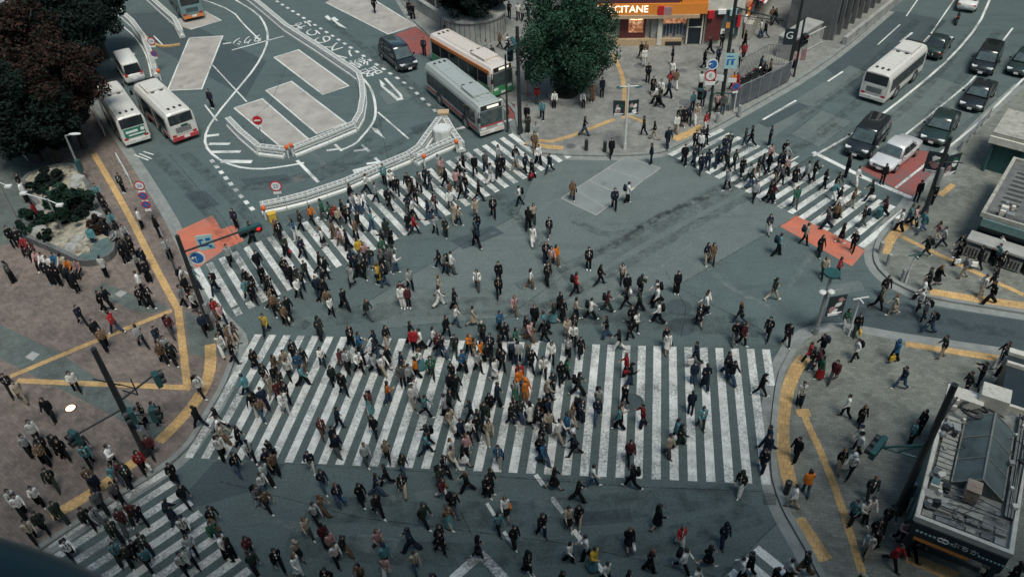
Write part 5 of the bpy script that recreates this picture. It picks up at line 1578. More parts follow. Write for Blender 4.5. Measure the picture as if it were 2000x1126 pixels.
P = base(1538, 152)
t = thing('traffic_light', P, 0, 'dark signal pole with a round red lamp and black lettered board, road side', 'traffic light')
pole(P, zof(P, -2) - P.z, 0.15, 0.11, 'steel_dark', t)
b = MB(); b.tube([(0.55, 0.1, 0), (0.5, 0.1, 5.0)], 0.08, 10); b.build('second_pole', M['steel_dark'], t)
c = G(1569, 74, zof(P, 74)) - P + Vector((0, -0.15, 0)); signal_head(t, c, rad(-60), True, 2, True, 'steel_dark')
c = G(1543, 70, zof(P, 70)) - P + Vector((-0.1, -0.2, 0)); o = plate(t, c, 0.85, 1.35, rad(-100), 'kiosk_dark')
text('G', 0.85, M['sign_white'], o, frame(Vector(c) + Vector((-0.01, -0.035, 0.1)), (1, -0.17, 0), (0, 0, 1)))
c = G(1561, 105, zof(P, 105)) - P; plate(t, c + Vector((0.3, -0.2, 0)), 0.4, 1.0, rad(-95), 'cl_P')

P = base(1752, 1000)
t = thing('traffic_light', P, 0, 'tall dark pole with teal signal on a braced arm, beside the lettered kiosk', 'traffic light')
H = 8.15
pole(P, H, 0.17, 0.13, 'steel_dark', t)
za = zof(P, 895)
e = G(1722, 873, za) - P; za -= P.z
arm(t, (0, 0, za), e, 0.05, 'steel_teal'); arm(t, (0, 0, za + 0.9), e, 0.05, 'steel_teal'); arm(t, (0, 0, za + 0.9), (e.x * 0.6, e.y * 0.6, za), 0.04, 'steel_teal')
signal_head(t, e + Vector((-0.15, 0, 0)), rad(135), False, 3)
b = MB(); b.box((0.25, 0.2, 1.4), (0.4, 0.3, 0.9)); b.build('control_box', M['steel_grey'], t, bevel=0.02)
arm(t, (0, 0, 5.2), (1.6, 1.6, 5.6), 0.04)

P = base(1220, 291)
t = thing('lamp_post', P, 0, 'pale slim post with two small poster boards on the station pavement', 'lamp post')
H = zof(P, 165) - P.z
pole(P, H, 0.1, 0.07, 'steel_white', t)
for k, (px, py, an) in enumerate(((1209, 211, -100), (1236, 210, -80))):
    poster(t, G(px, py, zof(P, 212)) - P, 0.85, 1.15, rad(an), 13 + k)
arm(t, (-0.6, 0, H - 0.15), (0.7, 0, H - 0.15), 0.05, 'steel_white')
b = MB(); b.ell((-0.6, 0, H - 0.2), (0.28, 0.16, 0.08), 10, 6); b.ell((0.7, 0, H - 0.2), (0.28, 0.16, 0.08), 10, 6); b.build('lamp_head', M['steel_teal'], t)

P = base(1592, 652)
t = thing('lamp_post', P, 0, 'grey lamp post with teal lamp disc and one poster at the lower right corner', 'lamp post')
H = zof(P, 535) - P.z
pole(P, H, 0.12, 0.08, 'steel_grey', t)
b = MB(); b.tube([(0, 0, H), (0, 0, H + 0.06), (0, 0, H + 0.12)], 0.42, 20); b.build('lamp_disc', M['steel_teal'], t)
poster(t, G(1633, 596, zof(P, 596)) - P, 1.0, 1.35, rad(-80), 23)
for dx in (-0.35, 0.1):
    b = MB(); b.ell((dx, -0.25, H - 1.0), (0.2, 0.2, 0.13), 10, 7); b.build('spot_lamp', M['steel_white'], t)
arm(t, (-0.4, -0.2, H - 1.0), (0.8, 0, H - 1.1), 0.04, 'steel_grey')
for k, (px, py, b0, lab) in enumerate(((1666, 584, (1657, 655), 'thin white post with small cross arm left of the yellow bag'), (1787, 499, (1768, 552), 'thin white post with small teal top beside the grey bollards'))):
    P = base(*b0)
    t = thing('sign_post', P, 0, lab, 'post')
    H = zof(P, py) - P.z
    pole(P, H, 0.05, 0.04, 'steel_white', t)
    b = MB(); b.bar((-0.35, 0, H), (0.5, 0.1, H + 0.05), 0.06); b.bar((0, 0, H), (0.1, -0.3, H - 0.05), 0.06); b.build('cross_arm', M['steel_white' if k == 0 else 'steel_teal'], t)

for k, (b0, tp, lab) in enumerate((((165, 352), (134, 265), 'slender street lamp with curved white head by the brick plaza edge'), ((125, 456), (93, 388), 'two-armed plaza lamp standing in the planted island'), ((38, 438), (0, 352), 'slim plaza lamp at the left edge beside the planted island'))):
    P = base(*b0)
    t = thing('street_lamp', P, 0, lab, 'street lamp')
    H = zof(P, tp[1]) - P.z
    pole(P, H, 0.09, 0.06, 'steel_grey', t)
    if k == 0:
        arm(t, (0, 0, H), (0.75, 0.1, H + 0.08), 0.05, 'steel_grey'); b = MB(); b.ell((0.65, 0.08, H + 0.06), (0.45, 0.14, 0.09), 10, 6); b.build('lamp_head', M['steel_white'], t)
        b = MB(); b.box((0.12, -0.1, 1.3), (0.3, 0.3, 0.9)); b.build('control_box', M['steel_teal'], t)
    else:
        for s in (-1, 1):
            arm(t, (0, 0, H - 0.1), (s * 1.5 - 0.4, -0.8 * s, H), 0.035, 'steel_white'); b = MB(); b.box((s * 1.5 - 0.4, -0.8 * s, H), (0.4, 0.3, 0.12)); b.build('lamp_head', M['steel_white'], t)

def sign_stack(b0, plates, lab, top, mm='steel_grey'):
    P = base(*b0)
    t = thing('sign_post', P, 0, lab, 'road sign')
    pole(P, zof(P, top) - P.z, 0.045, 0.04, mm, t)
    for (px, py, r, ring, face, txt, bar) in plates:
        c = G(px, py, zof(P, py)) - P; c.y -= 0.07
        round_plate(t, c, r, rad(-85), ring, face, txt, 'sign_blue', bar)
        if txt or True:
            plate(t, Vector((c.x, c.y, c.z - r - 0.14)), r * 1.3, 0.16, rad(-85))
    return t
sign_stack((300, 436), [(273, 361, 0.34, 'sign_red', 'sign_white', '26', False), (280, 381, 0.30, 'sign_red', 'sign_blue', None, True), (286, 398, 0.30, 'sign_red', 'sign_blue', None, True)], 'post with three stacked round signs at the kerb, left plaza', 356)
sign_stack((549, 406), [(539, 362, 0.40, 'sign_red', 'sign_white', '25', False)], 'single red-ringed number sign on a thin post behind the white barrier', 356, 'steel_white')
sign_stack((312, 140), [(296, 80, 0.34, 'sign_red', 'sign_white', '26', False), (301, 104, 0.28, 'sign_red', 'sign_blue', None, True)], 'post with red and blue round signs on the kerbed strip behind the van', 76)
sign_stack((517, 290), [(503, 234, 0.36, 'sign_red', 'sign_red', None, False)], 'red no-entry sign in front of the lowest pale bus bay', 230)
sign_stack((1433, 218), [(1437, 168, 0.34, 'sign_red', 'sign_blue', None, True)], 'small round red and blue sign on a white post before the smoked fence', 164, 'steel_white')
o = [x for x in COL.objects if x.name.startswith('sign_plate') and x.parent and x.parent.get('label', '').startswith('red no-entry')]
if o:
    P = base(517, 290); c = G(503, 234, zof(P, 234)) - P
    b = MB(); b.box((c.x, c.y - 0.12, c.z), (0.5, 0.02, 0.11)); b.build('sign_bar', M['sign_white'], o[0])
# bus stop board by the tree
P = base(1031, 188)
t = thing('bus_stop_sign', P, 0, 'dark bus stop board on an orange-topped post beside the big tree', 'bus stop')
pole(P, 1.9, 0.05, 0.05, 'trafficcone', t); plate(t, (0, -0.08, 2.2), 0.45, 1.5, rad(-90), 'kiosk_dark', 'board', marks=[(0, 0.2, 0.7, 0.2), (0, -0.1, 0.7, 0.1)])

# ------------------------------------------------------------------ barriers, rails, fences, bollards
def barrier_section(L):
    t = thing('guard_barrier', (0, 0, 0), 0)
    b = MB()
    prof = [(-0.28, 0), (0.28, 0), (0.28, 0.16), (0.16, 0.26), (-0.16, 0.26), (-0.28, 0.16)]
    b.loft([[(x, y, z) for y, z in prof] for x in (-L / 2 + 0.01, L / 2 - 0.01)])
    b.build('base', M['steel_white'], t)
    for y in (-0.19, 0.19):
        b = MB(); b.box((0, y, 0.72), (L - 0.03, 0.09, 0.16)); b.box((0, y, 0.45), (L - 0.03, 0.06, 0.1)); b.build('rail', M['steel_white'], t)
    b = MB()
    for k in range(4): b.box((-L / 2 + L * (k + 0.5) / 4, 0, 0.55), (0.07, 0.3, 0.6))
    b.build('post', M['steel_white'], t)
    return t

proto_bar = {}
def barrier_run(pts, lab, group, L=1.6):
    path = rows(pts)
    for i in range(len(path) - 1):
        a, c = path[i], path[i + 1]
        D = (c - a).length
        n = max(1, round(D / L))
        for k in range(n):
            m = lerp(a, c, (k + 0.5) / n)
            if 'x' not in proto_bar:
                proto_bar['x'] = o = barrier_section(L)
            else:
                o = copy_tree(proto_bar['x'])
            o.location = m
            o.rotation_euler = (0, 0, math.atan2((c - a).y, (c - a).x))
            o.scale = (D / n / L, 1, 1)
            tag(o, lab, 'barrier', group)
barrier_run([(478, -6), (520, 28), (560, 62), (625, 104), (690, 148), (703, 158)], 'white guard barrier section in the long straight run beside the road lettering', 'barriers in the straight run')
barrier_run([(703, 158), (709, 176), (711, 205), (706, 235), (694, 256)], 'white guard barrier section in the curve right of the bus bays', 'barriers in the curve')
barrier_run([(694, 256), (640, 279), (575, 305)], 'white guard barrier section below the middle bus bay', 'barriers below the bays')
barrier_run([(558, 307), (508, 301), (474, 272), (449, 246)], 'white guard barrier section around the lowest bus bay', 'barriers at the lower end')
barrier_run([(512, 416), (560, 406), (599, 396), (676, 370), (738, 342), (800, 316)], 'white guard barrier section along the upper left crossing', 'barriers along the crossing')
barrier_run([(800, 316), (820, 302), (838, 276), (860, 246)], 'white guard barrier section on the left side of the barrier tip', 'barriers left of the tip')
barrier_run([(872, 248), (884, 270), (903, 297)], 'white guard barrier section on the right side of the barrier tip', 'barriers right of the tip')
barrier_run([(812, 322), (850, 302), (886, 287)], 'white guard barrier section closing the barrier tip', 'barriers closing the tip')
barrier_run([(206, -4), (232, 28), (262, 54), (285, 86), (298, 118), (306, 150)], 'white guard barrier section on the curved strip behind the van', 'barriers behind the van')
barrier_run([(285, -4), (318, 26), (345, 50), (357, 74)], 'white guard barrier section beside the teal-grey bus', 'barriers by the top bus')
p = G(866, 275)
b = MB(); b.tube([(0, 0, 0), (0, 0, 1.1)], 0.75, 8); b.tube([(0, 0, 1.1), (0, 0, 1.16)], 0.68, 8)
tag(b.build('barrier_drum', M['steel_white'], loc=p), 'white eight-sided drum inside the barrier tip', 'drum')
p = G(868, 243)
t = thing('barrier_nose', p, 0, 'tan capped crash nose at the tip of the barriers near the bus', 'crash nose')
b = MB(); b.box((0, 0, 0.5), (0.7, 0.5, 1.0)); b.build('body', M['steel_white'], t, bevel=0.05); b = MB(); b.box((0, 0, 1.08), (0.9, 0.6, 0.2)); b.build('cap', M['fascia_tan'], t, bevel=0.04)
for k, (x, y, lab) in enumerate(((893, 297, 'round orange warning lamp at the right end of the barrier tip'), (830, 326, 'round orange warning lamp below the left barriers of the tip'), (520, 428, 'orange-red warning lamp at the left end of the crossing barrier'), (564, 308, 'orange warning lamp, left of two below the bus bays'), (573, 304, 'orange warning lamp, right of two below the bus bays'), (315, 157, 'orange warning lamp at the end of the strip behind the van'))):
    p = G(x, y)
    t = thing('warning_lamp', p, 0, lab, 'warning lamp')
    b = MB(); b.cyl((0, 0, 0), 0.07, 0.75, 10); b.build('post', M['steel_white'], t)
    b = MB(); b.ell((0, 0, 0.9), (0.165, 0.165, 0.2), 12, 8); b.build('lamp', M['trafficcone'], t)
p = G(534, 432); t = thing('sand_box', p, rad(20), 'yellow box behind the left end of the crossing barrier', 'box')
b = MB(); b.box((0, 0, 0.32), (0.5, 0.38, 0.64)); b.build('body', M['yellow_box'], t, bevel=0.05); b = MB(); b.box((0, 0, 0.68), (0.54, 0.42, 0.08)); b.build('lid', M['yellow_box'], t, bevel=0.03)
# kerbed strip under the curved barrier behind the van, with its yellow edge
b = MB(); b.ribbon(smooth_path(rows([(250, 40), (275, 62), (295, 85), (318, 93), (352, 88)])), 0.3, 0, 0.14); struct(b.build('kerb', M['tactile']))
p = G(282, 60)
# guard rails on the left kerb
def guard_rail(a, c, lab, m='steel_white'):
    a, c = G(*a, ZP), G(*c, ZP)
    L = (c - a).length
    t = thing('guard_rail', a, math.atan2((c - a).y, (c - a).x), lab, 'guard rail')
    b = MB()
    for z in (0.45, 0.78): b.box((L / 2, 0, z), (L, 0.06, 0.14))
    b.build('rail', M[m], t)
    n = max(2, int(L / 1.5) + 1)
    for k in range(n):
        b = MB(); b.cyl((L * k / (n - 1), 0, 0), 0.05, 0.85, 8); b.build('post', M[m], t)
guard_rail((233, 318), (258, 362), 'short white guard rail at the kerb below the green-rear bus')
guard_rail((311, 452), (331, 492), 'dark guard rail at the kerb below the three stacked signs', 'steel_grey')
guard_rail((174, 208), (206, 266), 'pale guard rail along the kerb left of the green-rear bus')
guard_rail((331, 500), (356, 560), 'dark guard rail at the kerb beside the orange paint', 'steel_dark')
a = [G(x, y, ZP) for x, y in ((1868, 268), (1892, 240), (1925, 205))]
guard_rail((1874, 296), (1930, 232), 'tall grey railing beside the lane line before the beige-roofed kiosk', 'steel_grey')

def panel_fence(pts, h, lab, m='panel_grey', z=ZP):
    P = [G(x, y, z) for x, y in pts]
    t = thing('panel_fence', P[0], 0, lab, 'fence')
    for i in range(len(P) - 1):
        a, c = P[i] - P[0], P[i + 1] - P[0]
        L = (c - a).length; n = max(1, round(L / 1.3)); u = (c - a) / L
        for k in range(n):
            b = MB(); b.bar(a + u * (L * (k + 0.03) / n) + Vector((0, 0, h / 2)), a + u * (L * (k + 0.97) / n) + Vector((0, 0, h / 2)), 0.04, h - 0.3); b.build('panel', M[m], t)
            b = MB(); b.cyl(a + u * (L * k / n), 0.04, h, 8); b.build('post', M['steel_grey'], t)
        b = MB(); b.bar(a + Vector((0, 0, h)), c + Vector((0, 0, h)), 0.06); b.build('top_rail', M['steel_grey'], t)
    return t
def bar_fence(pts, h, lab, m='steel_grey', z=ZP, step=0.22):
    P = [G(x, y, z) for x, y in pts]
    t = thing('bar_fence', P[0], 0, lab, 'fence')
    for i in range(len(P) - 1):
        a, c = P[i] - P[0], P[i + 1] - P[0]
        L = (c - a).length; u = (c - a) / L
        b = MB()
        for k in range(int(L / step)): b.bar(a + u * (k * step) + Vector((0, 0, 0.1)), a + u * (k * step) + Vector((0, 0, h)), 0.035)
        b.build('bar', M[m], t)
        b = MB(); b.bar(a + Vector((0, 0, h)), c + Vector((0, 0, h)), 0.07); b.bar(a + Vector((0, 0, 0.12)), c + Vector((0, 0, 0.12)), 0.05); b.build('rail', M[m], t)
    return t
panel_fence([(1424, 217), (1480, 192), (1540, 160)], 1.85, 'smoked grey panel fence along the kerb, station pavement')
bar_fence([(1441, 156), (1494, 126), (1540, 128)], 1.8, 'grey barred railing behind the parked motorbikes')
bar_fence([(1382, 222), (1396, 215), (1424, 217)], 1.5, 'green barred railing beside the blue arrow sign post', 'cl_E')
bar_fence([(1575, 100), (1606, 84)], 1.5, 'white barred gate beside the squat vent block', 'steel_white')
bar_fence([(-10, 300), (20, 298), (45, 303), (56, 316)], 0.9, 'curved white railing at the left edge beneath the dark trees', 'steel_white')

for k, (x, y, lab) in enumerate(((1718, 494, 'brown-grey bollard at the tactile corner, farthest of three'), (1733, 518, 'grey bollard at the kerb, middle of three'), (1762, 548, 'grey bollard nearest the thin white post, last of three'), (1145, 293, 'dark bollard at the kerb left of the pale slim post'), (1181, 296, 'dark bollard at the kerb nearest the pale slim post'), (1401, 240, 'grey bollard at the kerb before the green railing'), (1535, 962, 'dark bollard where the curved yellow paving is broken'), (1443, 225, 'short bollard before the smoked panel fence'))):
    p = G(x, y, ZP)
    b = MB(); b.tube([(0, 0, 0), (0, 0, 0.75), (0, 0, 0.82)], 0.14, 14); b.tube([(0, 0, 0.6), (0, 0, 0.68)], 0.15, 14); b.ell((0, 0, 0.82), (0.14, 0.14, 0.06), 14, 6)
    tag(b.build('bollard', M['steel_dark' if 'dark' in lab else 'concrete'], loc=p), lab, 'bollard')

# ------------------------------------------------------------------ trees and shrubs
M['leaf_green'] = foliage('green_leaves', [(0.010, 0.030, 0.021), (0.022, 0.060, 0.038), (0.044, 0.098, 0.060), (0.013, 0.037, 0.026)])
M['leaf_dark'] = foliage('dark_leaves', [(0.004, 0.009, 0.008), (0.008, 0.017, 0.014), (0.014, 0.025, 0.019), (0.006, 0.010, 0.010)])  # leaf greens darkened to carry the shade over the left trees
M['leaf_red'] = foliage('red_autumn_leaves', [(0.016, 0.010, 0.009), (0.032, 0.015, 0.012), (0.055, 0.024, 0.019), (0.012, 0.014, 0.010), (0.016, 0.018, 0.013), (0.012, 0.010, 0.009)])
M['leaf_pine'] = foliage('pine_needles', [(0.005, 0.013, 0.010), (0.010, 0.026, 0.019), (0.018, 0.040, 0.027)])

def crown_mesh(rx, ry, rz, n, leaf, clumps, seed, z0=0.0):
    rnd = np.random.RandomState(seed)
    cs = []
    for i in range(clumps):
        d = rnd.normal(size=3); d /= np.linalg.norm(d)
        r = rnd.uniform(0.4, 1.04)
        cs.append((d * r, rnd.uniform(0.12, 0.32)))
    w = np.array([c[1] ** 2 for c in cs]); w /= w.sum()
    k = rnd.choice(clumps, n, p=w)
    cen = np.array([c[0] for c in cs])[k]; rad_ = np.array([c[1] for c in cs])[k]
    d = rnd.normal(size=(n, 3)); d /= np.linalg.norm(d, axis=1, keepdims=True)
    q = cen + d * (rad_ * rnd.uniform(0.6, 1.05, n))[:, None]
    P = q * np.array([rx, ry, rz])
    nrm = d * 0.7 + rnd.normal(size=(n, 3)) * 0.6 + np.array([0, 0, 0.5]); nrm /= np.linalg.norm(nrm, axis=1, keepdims=True)
    t = rnd.normal(size=(n, 3)); t -= nrm * (t * nrm).sum(1, keepdims=True); t /= np.linalg.norm(t, axis=1, keepdims=True)
    b = np.cross(nrm, t)
    s = leaf * rnd.uniform(0.6, 1.4, n)[:, None]
    v = np.empty((n, 4, 3))
    v[:, 0] = P - t * s; v[:, 1] = P - b * s * 0.55; v[:, 2] = P + t * s; v[:, 3] = P + b * s * 0.55
    v = v.reshape(-1, 3); v[:, 2] += z0
    me = bpy.data.meshes.new('crown')
    me.from_pydata(v.tolist(), [], [(4 * i, 4 * i + 1, 4 * i + 2, 4 * i + 3) for i in range(n)])
    return me

def tree(name, base_, h_mid, rx, rz, n, leaf, clumps, seed, m, label, cat='tree', trunk=0.28, group=None):
    t = thing(name, base_, 0, label, cat, group)
    rnd = random.Random(seed)
    b = MB(); b.tube([(0, 0, 0), (0.05, 0.03, h_mid * 0.5), (0, 0, h_mid)], trunk, 10, trunk * 0.55)
    for k in range(9):
        an = k * 2.4; 
        e = Vector((math.cos(an) * rx * 0.65, math.sin(an) * rx * 0.65, h_mid + rz * rnd.uniform(-0.3, 0.6)))
        s = Vector((0, 0, h_mid * (0.55 + 0.04 * k)))
        b.tube([s, lerp(s, e, 0.5) + Vector((0, 0, -0.2)), e], trunk * 0.35, 6, trunk * 0.1)
    b.build('trunk', M['bark'], t)
    me = crown_mesh(rx, rx, rz, n, leaf, clumps, seed, h_mid)
    me.materials.append(M[m])
    o = link(bpy.data.objects.new('crown', me), t)
    return t

B = G(1104, 190, ZP)
tree('broadleaf_tree', B, 5.2, 3.55, 4.4, 64000, 0.09, 120, 5, 'leaf_green', 'big round green tree in a ring planter in front of the orange shop')
ring = thing('ring_planter', B, 0, 'round stone ring seat around the foot of the big green tree', 'planter')
b = MB(); b.ribbon([Vector((1.25 * math.cos(a_ * math.pi / 16), 1.25 * math.sin(a_ * math.pi / 16), 0)) for a_ in range(32)], 0.3, 0, 0.4, True); b.build('stone_ring', M['concrete'], ring)
b = MB(); b.cyl((0, 0, 0), 1.12, 0.3, 28); b.build('soil', M['bark'], ring)
p = G(925, 62, ZP)
tree('broadleaf_tree', p, 4.3, 3.45, 2.7, 34000, 0.125, 120, 6, 'leaf_dark', 'dark green tree standing in the curved pale planter at the top')
def tree_at(px, py, z, *a, **k):
    q = G(px, py, z)
    return tree(a[0], Vector((q.x, q.y, ZP)), z, *a[1:], **k)
tree_at(108, 150, 6.0, 'autumn_tree', 3.2, 2.8, 21000, 0.12, 75, 21, 'leaf_red', 'reddish autumn tree on the left, overhanging the kerb by the bus')
tree_at(25, 200, 5.0, 'broadleaf_tree', 4.0, 3.4, 30000, 0.13, 110, 22, 'leaf_dark', 'very dark tree at the left edge above the curved railing')
tree_at(90, 45, 6.0, 'broadleaf_tree', 4.6, 3.2, 30000, 0.14, 100, 23, 'leaf_dark', 'very dark tree below the grey shelter roof, top left')
tree_at(20, 90, 6.5, 'autumn_tree', 4.0, 3.2, 26000, 0.14, 100, 24, 'leaf_red', 'dull reddish tree at the left edge, above the darkest tree')
tree_at(170, 10, 5.0, 'broadleaf_tree', 3.0, 2.4, 18000, 0.14, 80, 25, 'leaf_dark', 'dark tree at the top edge left of the curved white barriers')
tree_at(80, 235, 3.6, 'broadleaf_tree', 3.2, 2.3, 26000, 0.12, 100, 26, 'leaf_dark', 'low dark spreading tree right above the planted island')
for k, (x, y, r, h, m, lab) in enumerate(((128, 405, 1.55, 1.5, 'leaf_pine', 'largest dark pine shrub in the middle of the planted island'), (96, 352, 1.35, 0.8, 'leaf_dark', 'wide low dark shrub near the upper edge of the planted island'),
                                       (118, 385, 0.9, 1.0, 'leaf_green', 'small green shrub above the largest pine shrub'), (61, 432, 1.0, 0.8, 'leaf_pine', 'olive shrub at the left tip of the planted island'),
                                       (152, 389, 0.55, 0.4, 'leaf_dark', 'little round dark shrub right of the largest pine shrub'), (92, 458, 0.6, 0.4, 'leaf_dark', 'little round shrub near the front edge of the planted island'), (165, 412, 0.9, 0.7, 'leaf_dark', 'greyish shrub between the pine shrub and the path'), (190, 440, 0.7, 0.7, 'leaf_red', 'brownish shrub just above the pond'))):
    p = G(x, y, 0.55 + h * 0.6)
    tree('shrub', Vector((p.x, p.y, 0.5)), h * 0.6, r, h, int(2600 * r * r) + 700, 0.1, 26, 40 + k, m, lab, 'shrub', 0.08)
